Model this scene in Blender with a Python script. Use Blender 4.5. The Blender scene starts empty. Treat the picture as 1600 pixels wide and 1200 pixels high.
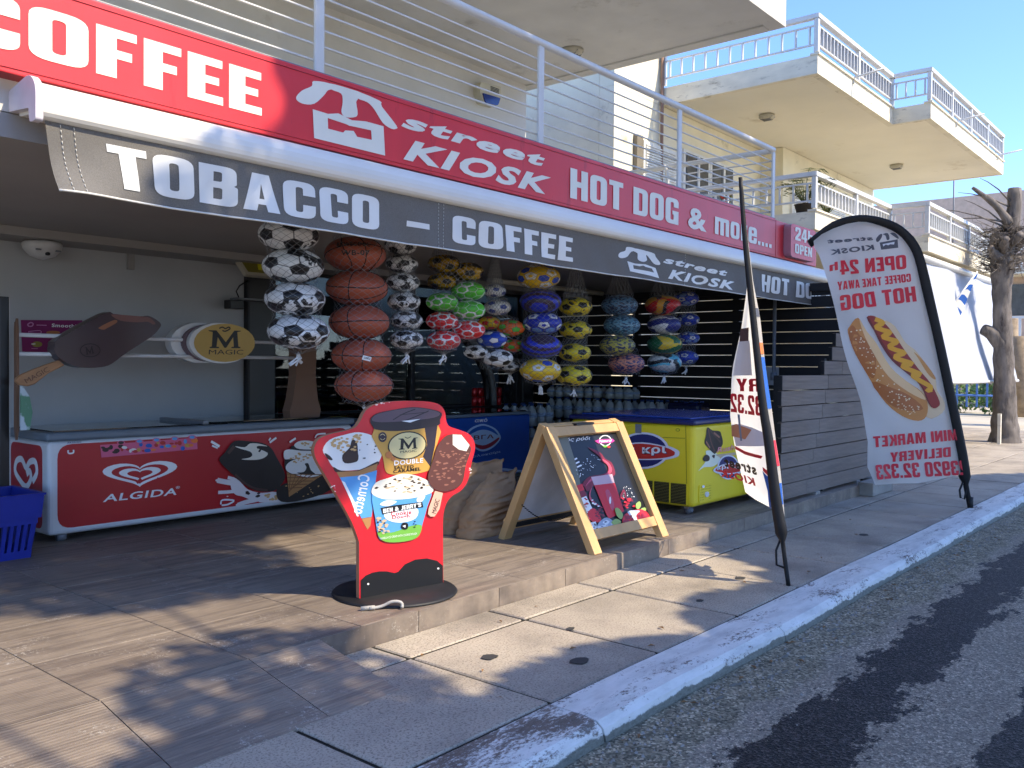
import bpy, bmesh, math, random
from mathutils import Vector, Matrix, noise
from mathutils.geometry import tessellate_polygon
SC = bpy.context.scene
COL = SC.collection
PI = math.pi
# ---------------------------------------------------------------- camera, sky, sun, exposure
cam = bpy.data.cameras.new('Camera'); camo = bpy.data.objects.new('Camera', cam); COL.objects.link(camo); SC.camera = camo
cam.sensor_width = 36; cam.lens = 36*1390/1600; cam.clip_start = .05; cam.clip_end = 2000
yaw, pit, rol = math.radians(39.94), math.radians(-1.143), math.radians(.511)
FW = Vector((math.cos(yaw)*math.cos(pit), math.sin(yaw)*math.cos(pit), math.sin(pit)))
RT = Vector((math.sin(yaw), -math.cos(yaw), 0)); UP = RT.cross(FW)
RT, UP = RT*math.cos(rol)+UP*math.sin(rol), UP*math.cos(rol)-RT*math.sin(rol)
mw = Matrix((RT, UP, -FW)).transposed().to_4x4(); mw.translation = (0, 0, 1.5); camo.matrix_world = mw
SUN = Vector((.25*math.cos(math.radians(45)), -.968*math.cos(math.radians(45)), math.sin(math.radians(45)))).normalized()
w = bpy.data.worlds.new('World'); SC.world = w; w.use_nodes = True
nt = w.node_tree; sky = nt.nodes.new('ShaderNodeTexSky'); sky.sky_type = 'NISHITA'; sky.sun_disc = False
sky.sun_elevation = math.radians(45); sky.sun_rotation = math.atan2(SUN.x, SUN.y); sky.air_density = 1.0; sky.dust_density = 1.0; sky.ozone_density = 2; sky.altitude = 1500
vm = nt.nodes.new('ShaderNodeVectorMath'); vm.operation = 'MULTIPLY'; vm.inputs[1].default_value = (.57, .675, .90); nt.links.new(sky.outputs[0], vm.inputs[0]); nt.links.new(vm.outputs[0], nt.nodes['Background'].inputs[0]); nt.nodes['Background'].inputs[1].default_value = .15
sl = bpy.data.lights.new('Sun', 'SUN'); sl.energy = 2.15; sl.angle = math.radians(.53); sl.color = (1, .86, .64)
so = bpy.data.objects.new('Sun', sl); COL.objects.link(so); so.rotation_euler = (-SUN).to_track_quat('-Z', 'Y').to_euler(); so.location = (0, -20, 30)
SC.view_settings.view_transform = 'Standard'; SC.view_settings.look = 'None'; SC.view_settings.exposure = 1.7; SC.view_settings.gamma = 1
SC.view_settings.use_curve_mapping = False
cy = SC.cycles; cy.max_bounces = 7; cy.diffuse_bounces = 4; cy.glossy_bounces = 3; cy.transmission_bounces = 6; cy.use_adaptive_sampling = True; cy.adaptive_threshold = .02; cy.caustics_reflective = False; cy.caustics_refractive = False; cy.sample_clamp_indirect = 6

# ---------------------------------------------------------------- materials
def lin(c):
    return tuple((x/255/12.92 if x/255 <= .04045 else ((x/255+.055)/1.055)**2.4) for x in c)
MATS = {}
class N:
    def __init__(s, name):
        s.m = bpy.data.materials.new(name); s.m.use_nodes = True; s.t = s.m.node_tree; s.b = s.t.nodes['Principled BSDF']
    def n(s, typ, **kw):
        o = s.t.nodes.new('ShaderNode'+typ)
        for k, v in kw.items():
            if k in o.inputs: o.inputs[k].default_value = v
            else: setattr(o, k, v)
        return o
    def l(s, a, b): s.t.links.new(a, b)
    def coord(s, kind='Object', scale=(1, 1, 1), rnd=False):
        if kind == 'World': src = s.n('NewGeometry').outputs['Position']
        else: src = s.n('TexCoord').outputs[kind]
        mp = s.n('Mapping'); mp.inputs['Scale'].default_value = scale; s.l(src, mp.inputs[0])
        if rnd:
            oi = s.n('ObjectInfo'); mu = s.n('Math', operation='MULTIPLY'); mu.inputs[1].default_value = 37; s.l(oi.outputs['Random'], mu.inputs[0]); s.l(mu.outputs[0], mp.inputs['Location'])
        return mp.outputs[0]
    def noise(s, co, scale, detail=5, rough=.55):
        o = s.n('TexNoise'); o.inputs['Scale'].default_value = scale; o.inputs['Detail'].default_value = detail; o.inputs['Roughness'].default_value = rough; s.l(co, o.inputs['Vector']); return o.outputs[0]
    def ramp(s, fac, stops):
        o = s.n('ValToRGB'); e = o.color_ramp.elements
        while len(e) < len(stops): e.new(.5)
        for x, (p, c) in zip(e, stops):
            x.position = p; x.color = (c if isinstance(c, tuple) else (c, c, c))[:3]+(1,)
        s.l(fac, o.inputs[0]); return o.outputs[0]
    def mix(s, fac, a, b, mode='MIX'):
        o = s.n('Mix'); o.data_type = 'RGBA'; o.blend_type = mode
        for i, v in ((0, fac), (6, a), (7, b)):
            if hasattr(v, 'is_linked'): s.l(v, o.inputs[i])
            else: o.inputs[i].default_value = v if i == 0 else tuple(v)[:3]+(1,)
        return o.outputs[2]
    def math(s, op, a, b=0):
        o = s.n('Math', operation=op)
        for i, v in ((0, a), (1, b)):
            if hasattr(v, 'is_linked'): s.l(v, o.inputs[i])
            else: o.inputs[i].default_value = v
        return o.outputs[0]
    def bump(s, h, strength=.3, dist=.01):
        o = s.n('Bump'); o.inputs['Strength'].default_value = strength; o.inputs['Distance'].default_value = dist; s.l(h, o.inputs['Height']); s.l(o.outputs[0], s.b.inputs['Normal'])
    def base(s, v, rough=.6, metal=0):
        if hasattr(v, 'is_linked'): s.l(v, s.b.inputs['Base Color'])
        else: s.b.inputs['Base Color'].default_value = tuple(v)[:3]+(1,)
        s.b.inputs['Roughness'].default_value = rough; s.b.inputs['Metallic'].default_value = metal
        return s.m
def mat(name, col, rough=.6, metal=0, var=.12, vs=5, bump=0, bs=60, st=(1, 1, 1), spec=None, dirt=None, coord='Object'):
    """plain paint, plastic or stone: sRGB colour, slight uneven tone, optional fine relief and grime"""
    if name in MATS: return MATS[name]
    n = N(name); c = lin(col); co = n.coord(coord, st)
    f = n.noise(co, vs, 6)
    v = n.mix(n.ramp(f, [(.3, 0.), (.7, 1.)]), [x*(1-var) for x in c], [min(1, x*(1+var)) for x in c])
    if dirt:
        d = n.noise(co, dirt[1], 8, .7); v = n.mix(n.ramp(d, [(dirt[2], 0.), (dirt[2]+.18, 1.)]), v, lin(dirt[0]))
    n.base(v, rough, metal)
    if bump: n.bump(n.noise(co, bs, 4), bump, .008)
    if spec is not None: n.b.inputs['Specular IOR Level'].default_value = spec
    MATS[name] = n.m; return n.m
def two(name, a, b, scale, lo, hi, rough=.5, st=(1, 1, 1), detail=4):
    if name in MATS: return MATS[name]
    n = N(name); f = n.noise(n.coord('Object', st), scale, detail); n.base(n.mix(n.ramp(f, [(lo, 0.), (hi, 1.)]), lin(a), lin(b)), rough); MATS[name] = n.m; return n.m

PAL = dict(algred=(176, 20, 30), white=(238, 238, 236), cream=(236, 232, 224), cream2=(232, 226, 208), choc=(48, 26, 22), choc2=(72, 48, 42), darkchoc=(26, 16, 16), milkchoc=(92, 52, 44), nutchoc=(150, 100, 82), waffle=(176, 124, 72), waffle2=(122, 78, 40), cyanblue=(88, 158, 214), nut=(206, 164, 104),
 black=(14, 14, 16), gold=(206, 156, 70), goldlight=(224, 206, 146), plum=(46, 36, 48), plumlid=(36, 28, 36), plumtop=(92, 74, 84), caramel=(176, 112, 62), redtext=(190, 44, 40), grass=(112, 176, 66), cloud=(226, 236, 244), beige=(200, 178, 146), stickw=(222, 178, 152), chip=(240, 214, 206),
 navy=(30, 34, 84), pink=(214, 96, 132), royal=(28, 92, 184), orange=(232, 122, 40), splash=(226, 216, 212), paleblue=(176, 202, 228), royal2=(20, 84, 170), evgred=(150, 26, 44), evgdark=(112, 16, 40), krwhite=(226, 226, 236), krnavy=(32, 38, 100), krred=(204, 44, 36), greytape=(120, 124, 128), krline=(150, 140, 30), kryellow=(232, 220, 40), splashp=(232, 236, 214), krpink=(232, 150, 160),
 posterblack=(26, 28, 32), lightpanel=(112, 112, 96), magenta=(196, 50, 140), juicedark=(126, 24, 48), juicelight=(196, 76, 100), juicered=(212, 34, 48), glasspale=(206, 176, 186), ice=(150, 166, 188), icelight=(214, 220, 226), icedark=(92, 106, 132), leaf=(150, 176, 92), pomseed=(150, 16, 48),
 signwhite=(232, 228, 212), valwhite=(226, 226, 222), goldoval=(190, 156, 78), icecaramel=(128, 88, 82), caramel2=(150, 98, 70), plumdark=(34, 20, 28), woodprint=(104, 70, 50), pinkline=(206, 130, 180), olive=(150, 140, 60),
 bgrey=(84, 84, 92), flagwhite=(232, 232, 236), bred=(214, 36, 56), bunpale=(226, 196, 156), buntan=(204, 140, 72), bun=(202, 134, 68), bundark=(176, 100, 44), bunlight=(232, 192, 140), sesame=(240, 220, 180), sausage=(150, 44, 40), sausdark=(112, 28, 36), mustard=(230, 164, 40), cupbrown=(96, 70, 66), cuppale=(232, 228, 224), cupcream=(222, 220, 228), cupbrown2=(190, 130, 100), straw=(120, 140, 170))
def pmat(c):
    return mat('print_'+c, PAL[c], .45, var=.06, vs=3)

# ---------------------------------------------------------------- geometry helpers
def wl(o):
    v = Vector((0, 0, 0))
    while o: v += o.location; o = o.parent
    return v
def tag(o, label=None, cat=None, group=None, kind=None):
    for k, v in (('label', label), ('category', cat), ('group', group), ('kind', kind)):
        if v: o[k] = v
    return o
def thing(name, label, cat, loc=(0, 0, 0), group=None):
    o = bpy.data.objects.new(name, None); COL.objects.link(o); o.location = loc; o.empty_display_size = .1
    return tag(o, label, cat, group)
def inst(src, loc, parent=None, rz=0):
    o = src.copy(); COL.objects.link(o); o.parent = parent; o.location = Vector(loc)-(wl(parent) if parent else Vector()); o.rotation_euler = (0, 0, rz); return o
class MB:
    def __init__(s): s.v = []; s.f = []; s.mi = []; s.mats = []; s.sm = []
    def mat(s, m):
        if m not in s.mats: s.mats.append(m)
        return s.mats.index(m)
    def add(s, vs, fs, m, smooth=False):
        b = len(s.v); k = s.mat(m); s.v += [tuple(v) for v in vs]
        for f in fs: s.f.append(tuple(b+i for i in f)); s.mi.append(k); s.sm.append(smooth)
        return s
    def box(s, x0, y0, z0, x1, y1, z1, m):
        x0, x1 = sorted((x0, x1)); y0, y1 = sorted((y0, y1)); z0, z1 = sorted((z0, z1))
        return s.add([(x0, y0, z0), (x1, y0, z0), (x1, y1, z0), (x0, y1, z0), (x0, y0, z1), (x1, y0, z1), (x1, y1, z1), (x0, y1, z1)], [(0, 3, 2, 1), (4, 5, 6, 7), (0, 1, 5, 4), (1, 2, 6, 5), (2, 3, 7, 6), (3, 0, 4, 7)], m)
    def tube(s, pts, r, m, seg=8, flat=1, cap=True):
        pts = [Vector(p) for p in pts]; n = len(pts); rs = r if isinstance(r, (list, tuple)) else [r]*n; vs = []; fs = []; prev = None
        for i, p in enumerate(pts):
            t = (pts[min(i+1, n-1)]-pts[max(i-1, 0)]).normalized()
            a = prev if prev else (Vector((0, 0, 1)) if abs(t.z) < .9 else Vector((1, 0, 0)))
            a = (a-t*a.dot(t)).normalized(); b = t.cross(a); prev = a
            for k in range(seg):
                th = 2*PI*k/seg; vs.append(p+(a*math.cos(th)*flat+b*math.sin(th))*rs[i])
        for i in range(n-1):
            for k in range(seg): fs.append((i*seg+k, i*seg+(k+1) % seg, (i+1)*seg+(k+1) % seg, (i+1)*seg+k))
        if cap: fs += [tuple(range(seg))[::-1], tuple((n-1)*seg+k for k in range(seg))]
        return s.add(vs, fs, m, True)
    def lathe(s, c, prof, m, seg=16):
        c = Vector(c); vs = []; fs = []
        for r, z in prof:
            for k in range(seg): vs.append(c+Vector((r*math.cos(2*PI*k/seg), r*math.sin(2*PI*k/seg), z)))
        for i in range(len(prof)-1):
            for k in range(seg): fs.append((i*seg+k, i*seg+(k+1) % seg, (i+1)*seg+(k+1) % seg, (i+1)*seg+k))
        fs += [tuple(range(seg))[::-1], tuple((len(prof)-1)*seg+k for k in range(seg))]
        return s.add(vs, fs, m, True)
    def prism(s, poly, f, w0, w1, m, holes=(), side=None):
        """extrude the outline from depth w0 to w1; f(u, v, w) gives the point"""
        loops = [list(poly)]+[list(h) for h in holes]; flat = [p for l in loops for p in l]; n = len(flat)
        tri = tessellate_polygon([[Vector((p[0], p[1], 0)) for p in l] for l in loops])
        def ar(t): a, b, c = (flat[i] for i in t); return (b[0]-a[0])*(c[1]-a[1])-(b[1]-a[1])*(c[0]-a[0])
        tri = [t if ar(t) > 0 else t[::-1] for t in tri if abs(ar(t)) > 1e-12]
        vs = [f(p[0], p[1], w1) for p in flat]; s.add(vs, tri, m)
        if w0 != w1:
            vs = [f(p[0], p[1], w0) for p in flat]+vs; fs = [t[::-1] for t in tri]; s.add(vs[:n], fs, side or m); b = 0; fs = []
            for l in loops:
                k = len(l); A = sum(l[i][0]*l[(i+1) % k][1]-l[(i+1) % k][0]*l[i][1] for i in range(k))
                for i in range(k):
                    j = (i+1) % k; q = (b+i, b+j, n+b+j, n+b+i); fs.append(q if A > 0 else q[::-1])
                b += k
            s.add(vs, fs, side or m)
        return s
    def build(s, name, parent=None, bevel=0, smooth=None, loc=None, seg=2):
        off = wl(parent) if parent else Vector(loc or (0, 0, 0))
        me = bpy.data.meshes.new(name); me.from_pydata([Vector(v)-off for v in s.v], [], s.f)
        for m in s.mats: me.materials.append(m)
        me.polygons.foreach_set('material_index', s.mi); me.polygons.foreach_set('use_smooth', s.sm if smooth is None else [smooth]*len(s.f))
        if bevel:
            bm = bmesh.new(); bm.from_mesh(me); bmesh.ops.remove_doubles(bm, verts=bm.verts, dist=1e-5)
            bmesh.ops.bevel(bm, geom=[e for e in bm.edges if len(e.link_faces) == 2 and e.calc_face_angle(0) > .5], offset=bevel, segments=seg, profile=.5, affect='EDGES', clamp_overlap=True)
            bm.to_mesh(me); bm.free()
        me.update(); o = bpy.data.objects.new(name, me); COL.objects.link(o); o.parent = parent
        if not parent and loc: o.location = loc
        return o
def box(name, a, b, m, parent=None, bevel=0, seg=2): return MB().box(*a, *b, m).build(name, parent, bevel, seg=seg)
def struct(o): o['kind'] = 'structure'; return o
def smoothc(p, closed=True, k=3):
    n = len(p); out = []
    for i in range(n if closed else n-1):
        a, b, c, d = (p[(i-1) % n], p[i], p[(i+1) % n], p[(i+2) % n]) if closed else (p[max(i-1, 0)], p[i], p[i+1], p[min(i+2, n-1)])
        for j in range(k):
            t = j/k; out.append(tuple(.5*(2*b[q]+(c[q]-a[q])*t+(2*a[q]-5*b[q]+4*c[q]-d[q])*t*t+(3*b[q]-a[q]-3*c[q]+d[q])*t**3) for q in range(len(b))))
    if not closed: out.append(tuple(p[-1]))
    return out
def rp(pts, k=5):
    """polygon with a rounding radius on each corner"""
    out = []; n = len(pts)
    for i in range(n):
        p = Vector(pts[i][:2]); r = pts[i][2] if len(pts[i]) > 2 else 0
        if not r: out.append(tuple(p)); continue
        a = Vector(pts[i-1][:2])-p; b = Vector(pts[(i+1) % n][:2])-p; d = min(r, a.length*.49, b.length*.49)
        q0 = p+a.normalized()*d; q1 = p+b.normalized()*d
        for j in range(k+1):
            t = j/k; out.append(tuple(q0*(1-t)**2+p*2*t*(1-t)+q1*t*t))
    return out
def r4(x0, y0, x1, y1, r): return [(x0, y0, r), (x1, y0, r), (x1, y1, r), (x0, y1, r)]
# heavy condensed capitals of the shop lettering
GL = {'O': ([(r4(0, 0, .56, 1, .2)), r4(.215, .17, .345, .83, .06)]),
 'C': [[(0, 0, .2), (.54, 0, .2), (.54, .37), (.33, .37), (.33, .16, .05), (.21, .16, .05), (.21, .84, .05), (.33, .84, .05), (.33, .63), (.54, .63), (.54, 1, .2), (0, 1, .2)]],
 'G': [[(0, 0, .2), (.55, 0), (.55, .52), (.29, .52), (.29, .37), (.34, .37), (.34, .16, .04), (.21, .16, .05), (.21, .84, .05), (.34, .84, .05), (.34, .66), (.55, .66), (.55, 1, .2), (0, 1, .2)]],
 'F': [[(0, 0), (.21, 0), (.21, .4), (.37, .4), (.37, .58), (.21, .58), (.21, .82), (.42, .82), (.42, 1), (0, 1)]],
 'E': [[(0, 0), (.43, 0), (.43, .18), (.21, .18), (.21, .42), (.38, .42), (.38, .59), (.21, .59), (.21, .82), (.42, .82), (.42, 1), (0, 1)]],
 'H': [[(0, 0), (.21, 0), (.21, .41), (.34, .41), (.34, 0), (.55, 0), (.55, 1), (.34, 1), (.34, .6), (.21, .6), (.21, 1), (0, 1)]],
 'T': [[(.14, 0), (.35, 0), (.35, .82), (.49, .82), (.49, 1), (0, 1), (0, .82), (.14, .82)]],
 'D': [[(0, 0), (.55, 0, .2), (.55, 1, .2), (0, 1)], [(.21, .17), (.34, .17, .05), (.34, .83, .05), (.21, .83)]],
 'B': [[(0, 0), (.56, 0, .16), (.56, .5, .1), (.5, .53, .02), (.545, .57, .08), (.545, 1, .16), (0, 1)], [(.21, .16), (.34, .16, .04), (.34, .44, .04), (.21, .44)], [(.21, .6), (.33, .6, .04), (.33, .84, .04), (.21, .84)]],
 'A': [[(0, 0), (.2, 0), (.225, .18), (.345, .18), (.37, 0), (.57, 0), (.42, 1), (.15, 1)], [(.245, .33), (.325, .33), (.285, .74)]],
 'N': [[(0, 0), (.19, 0), (.19, .45), (.36, 0), (.55, 0), (.55, 1), (.36, 1), (.36, .55), (.19, 1), (0, 1)]],
 'P': [[(0, 0), (.21, 0), (.21, .36), (.53, .36, .18), (.53, 1, .18), (0, 1)], [(.21, .53), (.33, .53, .05), (.33, .84, .05), (.21, .84)]],
 'R': [[(0, 0), (.21, 0), (.21, .42), (.34, .42, .05), (.34, 0), (.55, 0), (.55, .42, .08), (.49, .48, .03), (.55, .54, .08), (.55, 1, .18), (0, 1)], [(.21, .57), (.34, .57, .05), (.34, .84, .05), (.21, .84)]],
 'K': [[(0, 0), (.2, 0), (.2, .34), (.25, .44), (.37, 0), (.59, 0), (.39, .55), (.57, 1), (.36, 1), (.2, .62), (.2, 1), (0, 1)]],
 'S': [[(0, 0, .18), (.54, 0, .18), (.54, .5, .14), (.21, .68, .05), (.21, .84, .04), (.33, .84, .04), (.33, .68), (.54, .68), (.54, 1, .18), (0, 1, .18), (0, .55, .14), (.33, .36, .05), (.33, .16, .04), (.21, .16, .04), (.21, .34), (0, .34)]],
 'I': [[(0, 0), (.21, 0), (.21, 1), (0, 1)]], 'L': [[(0, 0), (.42, 0), (.42, .18), (.21, .18), (.21, 1), (0, 1)]],
 'V': [[(0, 1), (.17, 0), (.39, 0), (.56, 1), (.35, 1), (.28, .35), (.21, 1)]], 'Y': [[(.18, 0), (.39, 0), (.39, .4), (.57, 1), (.36, 1), (.285, .65), (.21, 1), (0, 1), (.18, .4)]],
 'M': [[(0, 0), (.19, 0), (.19, .6), (.29, 0), (.43, 0), (.53, .6), (.53, 0), (.72, 0), (.72, 1), (.46, 1), (.36, .45), (.26, 1), (0, 1)]],
 'W': [[(.14, 0), (.33, 0), (.39, .5), (.45, 0), (.64, 0), (.78, 1), (.58, 1), (.53, .5), (.47, 1), (.31, 1), (.25, .5), (.2, 1), (0, 1)]],
 'J': [[(0, 0, .1), (.4, 0, .18), (.4, 1), (.19, 1), (.19, .17, .03), (0, .17)]],
 '2': [[(0, 0), (.52, 0), (.52, .18), (.24, .18), (.52, .55, .12), (.52, 1, .18), (0, 1, .18), (0, .66), (.2, .66), (.2, .84, .04), (.32, .84, .04), (.32, .62, .06), (0, .2, .05)]],
 '4': [[(.28, 0), (.47, 0), (.47, .2), (.55, .2), (.55, .37), (.47, .37), (.47, 1), (.22, 1), (0, .37), (0, .2), (.28, .2)], [(.16, .37), (.28, .37), (.28, .75)]],
 '3': [[(0, 0, .18), (.53, 0, .18), (.53, .47, .1), (.46, .52, .03), (.53, .58, .1), (.53, 1, .18), (0, 1, .18), (0, .7), (.2, .7), (.2, .84, .04), (.32, .84, .04), (.32, .6, .04), (.2, .6), (.2, .44), (.32, .44, .04), (.32, .16, .04), (.2, .16, .04), (.2, .32), (0, .32)]],
 '9': [[(0, 0, .16), (.54, 0, .18), (.54, 1, .18), (0, 1, .18), (0, .4, .16), (.33, .4, .02), (.33, .16, .04), (.2, .16, .04), (.2, .28), (0, .28)], [(.21, .55, .04), (.33, .55, .04), (.33, .84, .04), (.21, .84, .04)]],
 '.': [[(0, 0), (.18, 0), (.18, .18), (0, .18)]], "'": [[(.03, .65), (.14, .65), (.18, 1), (0, 1)]],
 'm': [[(0, 0), (.19, 0), (.19, .58), (.28, .58), (.28, 0), (.47, 0), (.47, .58), (.56, .58), (.56, 0), (.75, 0), (.75, .74, .12), (0, .74)]],
 'o': [r4(0, 0, .5, .74, .17), r4(.19, .14, .31, .6, .05)],
 'r': [[(0, 0), (.19, 0), (.19, .5), (.36, .54), (.36, .74), (.24, .72), (.19, .66), (.19, .74), (0, .74)]],
 'e': [[(0, 0, .17), (.5, 0, .17), (.5, .27), (.31, .27), (.31, .14, .03), (.19, .14, .03), (.19, .33), (.5, .33), (.5, .74, .17), (0, .74, .17)], r4(.19, .45, .31, .6, .04)],
 'h': [[(0, 0), (.19, 0), (.19, .58), (.3, .58), (.3, 0), (.49, 0), (.49, .74, .12), (.19, .74), (.19, 1), (0, 1)]]}
GL['0'] = GL['O']
SERIF_M = [(0, 0), (.3, 0), (.3, .06), (.22, .09), (.26, .62), (.47, .02), (.53, .02), (.76, .62), (.78, .09), (.7, .06), (.7, 0), (1, 0), (1, .06), (.93, .1), (.9, .92), (1, .95), (1.02, 1), (.8, 1), (.52, .34), (.22, 1), (-.04, 1), (-.02, .95), (.1, .9), (.07, .1), (0, .06)]
STY = {'sans': (0, 0, 1), 'sansbold': (0, .018, 1.1), 'heavy': (0, .032, 1.15), 'round': (.12, .016, 1.05), 'roundbold': (0, .035, 1.12), 'script': (.25, .012, 1), 'serifbold': (.05, .022, 1.1), 'techno': (.22, .042, 1.16), 'impactlight': (0, .02, 1.1)}
TC = {}
def bfont(txt, sty):
    sh, off, sp = STY[sty]; cu = bpy.data.curves.new('lettering', 'FONT'); cu.body = txt; cu.shear = sh; cu.offset = off; cu.space_character = sp; cu.resolution_u = 3
    o = bpy.data.objects.new('lettering', cu); COL.objects.link(o); dg = bpy.context.evaluated_depsgraph_get(); dg.update(); me = o.evaluated_get(dg).to_mesh()
    vs = [(v.co.x, v.co.y) for v in me.vertices]; fs = [tuple(p.vertices) for p in me.polygons]; o.evaluated_get(dg).to_mesh_clear(); bpy.data.objects.remove(o); bpy.data.curves.remove(cu); return vs, fs
def text(txt, sty):
    """unit-square triangles of a word"""
    if (txt, sty) in TC: return TC[txt, sty]
    if sty == 'serif' and txt == 'M':
        vs = list(SERIF_M); fs = [tuple(t) for t in tessellate_polygon([[Vector((x, y, 0)) for x, y in vs]])]
    elif sty == 'impact':
        vs, fs, x = [], [], 0
        for ch in txt:
            if ch == ' ': x += .3; continue
            b = len(vs)
            if ch in GL:
                loops = [rp(l) for l in GL[ch]]; fl = [p for l in loops for p in l]
                fs += [tuple(b+i for i in t) for t in tessellate_polygon([[Vector((p[0], p[1], 0)) for p in l] for l in loops])]
            else:
                v2, f2 = bfont(ch, 'heavy'); mx, my = min(p[0] for p in v2), min(p[1] for p in v2); k = 1/(max(p[1] for p in v2)-my); fl = [((p[0]-mx)*k*.8, (p[1]-my)*k) for p in v2]; fs += [tuple(b+i for i in t) for t in f2]
            vs += [(p[0]+x, p[1]) for p in fl]; x += max(p[0] for p in fl)+.075
    else: vs, fs = bfont(txt, sty)
    x0, x1 = min(p[0] for p in vs), max(p[0] for p in vs); y0, y1 = min(p[1] for p in vs), max(p[1] for p in vs)
    TC[txt, sty] = [((p[0]-x0)/(x1-x0), (p[1]-y0)/(y1-y0)) for p in vs], fs
    return TC[txt, sty]
def strip(pts, wd, closed=False):
    n = len(pts); L = []; R_ = []
    for i in range(n):
        a = Vector(pts[(i-1) % n] if closed else pts[max(i-1, 0)]); c = Vector(pts[(i+1) % n] if closed else pts[min(i+1, n-1)])
        t = (c-a).normalized(); q = Vector((-t.y, t.x))*wd/2; p = Vector(pts[i]); L.append(tuple(p+q)); R_.append(tuple(p-q))
    m = n if closed else n-1
    return L+R_, [(i, n+i, n+(i+1) % n, (i+1) % n) for i in range(m)]
def inside(x, y, P):
    r = False; j = len(P)-1
    for i in range(len(P)):
        if (P[i][1] > y) != (P[j][1] > y) and x < (P[j][0]-P[i][0])*(y-P[i][1])/(P[j][1]-P[i][1])+P[i][0]: r = not r
        j = i
    return r
def prints(art, f, parent, name='printed_artwork', base=.002, step=.0005, grid=None, clip=None, split=False):
    """flat print: every shape lies a hair above the one before; f(u, v, w) maps onto the surface"""
    if split:
        return [prints([it], f, parent, name if it[0] == 'T' or isinstance(split, str) else 'logo_shape', base+step*i, step, grid, clip) for i, it in enumerate(art)]
    sh = []; k = 0
    for it in art:
        t, c = it[0], it[1]; k += 1
        def poly(p, h=()):
            lo = [p]+list(h); sh.append((c, [q for l in lo for q in l], [tuple(x) for x in tessellate_polygon([[Vector((q[0], q[1], 0)) for q in l] for l in lo])], k))
        if t == 'P': poly(it[2])
        elif t == 'R': poly(smoothc(it[2]))
        elif t == 'H': poly(it[2], it[3])
        elif t == 'E':
            (ox, oy), (ax, ay), (bx, by) = it[2:5]; poly([(ox+ax*math.cos(i*PI/14)+bx*math.sin(i*PI/14), oy+ay*math.cos(i*PI/14)+by*math.sin(i*PI/14)) for i in range(28)])
        elif t in 'SZ':
            v, q = strip(smoothc(it[3], False, 4) if len(it[3]) > 2 else it[3], it[2]); sh.append((c, v, q, k))
        elif t == 'O':
            v, q = strip(it[2], it[3], True); sh.append((c, v, q, k))
        elif t == 'F':
            rg = random.Random(it[2]); n, r0, r1, asp, P = it[3:8]; xs = [p[0] for p in P]; ys = [p[1] for p in P]; d = 0; tr = 0
            while d < n and tr < 4000:
                tr += 1; x, y = rg.uniform(min(xs), max(xs)), rg.uniform(min(ys), max(ys))
                if not inside(x, y, P): continue
                d += 1; k += .06; r = rg.uniform(r0, r1); a = rg.uniform(0, 6.28); q = [(x+r*rg.uniform(.7, 1.2)*math.cos(a+i*PI/3), y+r*asp*rg.uniform(.7, 1.2)*math.sin(a+i*PI/3)) for i in range(6)]
                sh.append((c, q, [(0, 1, 2, 3, 4, 5)], k))
        elif t == 'T':
            v, q = text(it[2], it[3]); bl, br, tl = (Vector(p) for p in it[4:7]); sh.append((c, [tuple(bl+(br-bl)*x+(tl-bl)*y) for x, y in v], q, k))
    mb = MB()
    for c, v, q, k in sh: mb.add([(p[0], p[1], base+step*k) for p in v], q, pmat(c))
    me = bpy.data.meshes.new(name); me.from_pydata(mb.v, [], mb.f)
    for m in mb.mats: me.materials.append(m)
    me.polygons.foreach_set('material_index', mb.mi)
    bm = bmesh.new(); bm.from_mesh(me)
    def cut(co, no, **kw): bmesh.ops.bisect_plane(bm, geom=bm.verts[:]+bm.edges[:]+bm.faces[:], plane_co=co, plane_no=no, dist=1e-6, **kw)
    for a, b in (clip or ()): cut(a, b, clear_outer=True)
    if grid:
        xs = [v.co.x for v in bm.verts]; ys = [v.co.y for v in bm.verts]; g = grid
        x = math.floor(min(xs)/g)*g+g
        while x < max(xs): cut((x, 0, 0), (1, 0, 0)); x += g
        y = math.floor(min(ys)/g)*g+g
        while y < max(ys): cut((0, y, 0), (0, 1, 0)); y += g
    off = wl(parent)
    nf = [fc for fc in bm.faces if fc.normal.z < 0]; bmesh.ops.reverse_faces(bm, faces=nf)
    for v in bm.verts: v.co = Vector(f(v.co.x, v.co.y, v.co.z))-off
    bm.to_mesh(me); bm.free(); me.update(); o = bpy.data.objects.new(name, me); COL.objects.link(o); o.parent = parent; return o
def plane(O, U, V):
    O, U, V = Vector(O), Vector(U).normalized(), Vector(V).normalized(); Nn = U.cross(V).normalized()
    return lambda u, v, w=0: O+U*u+V*v+Nn*w
CUT_OUTLINE=[(-.012,.002),(-.015,.351),(-.067,.477),(-.168,.644),(-.245,.766),(-.294,.846),(-.31,.904),(-.284,.959),(-.214,.986),(-.115,1.001),(-.047,1.018),(-.011,1.056),(.021,1.11),(.079,1.144),(.186,1.162),(.333,1.165),(.486,1.156),(.565,1.133),(.602,1.089),(.612,1.035),(.635,1.0),(.701,.978),(.791,.946),(.837,.896),(.845,.84),(.82,.765),(.803,.689),(.78,.631),(.732,.586),(.664,.559),(.621,.52),(.597,.458),(.591,.383),(.598,-.015)]
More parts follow.
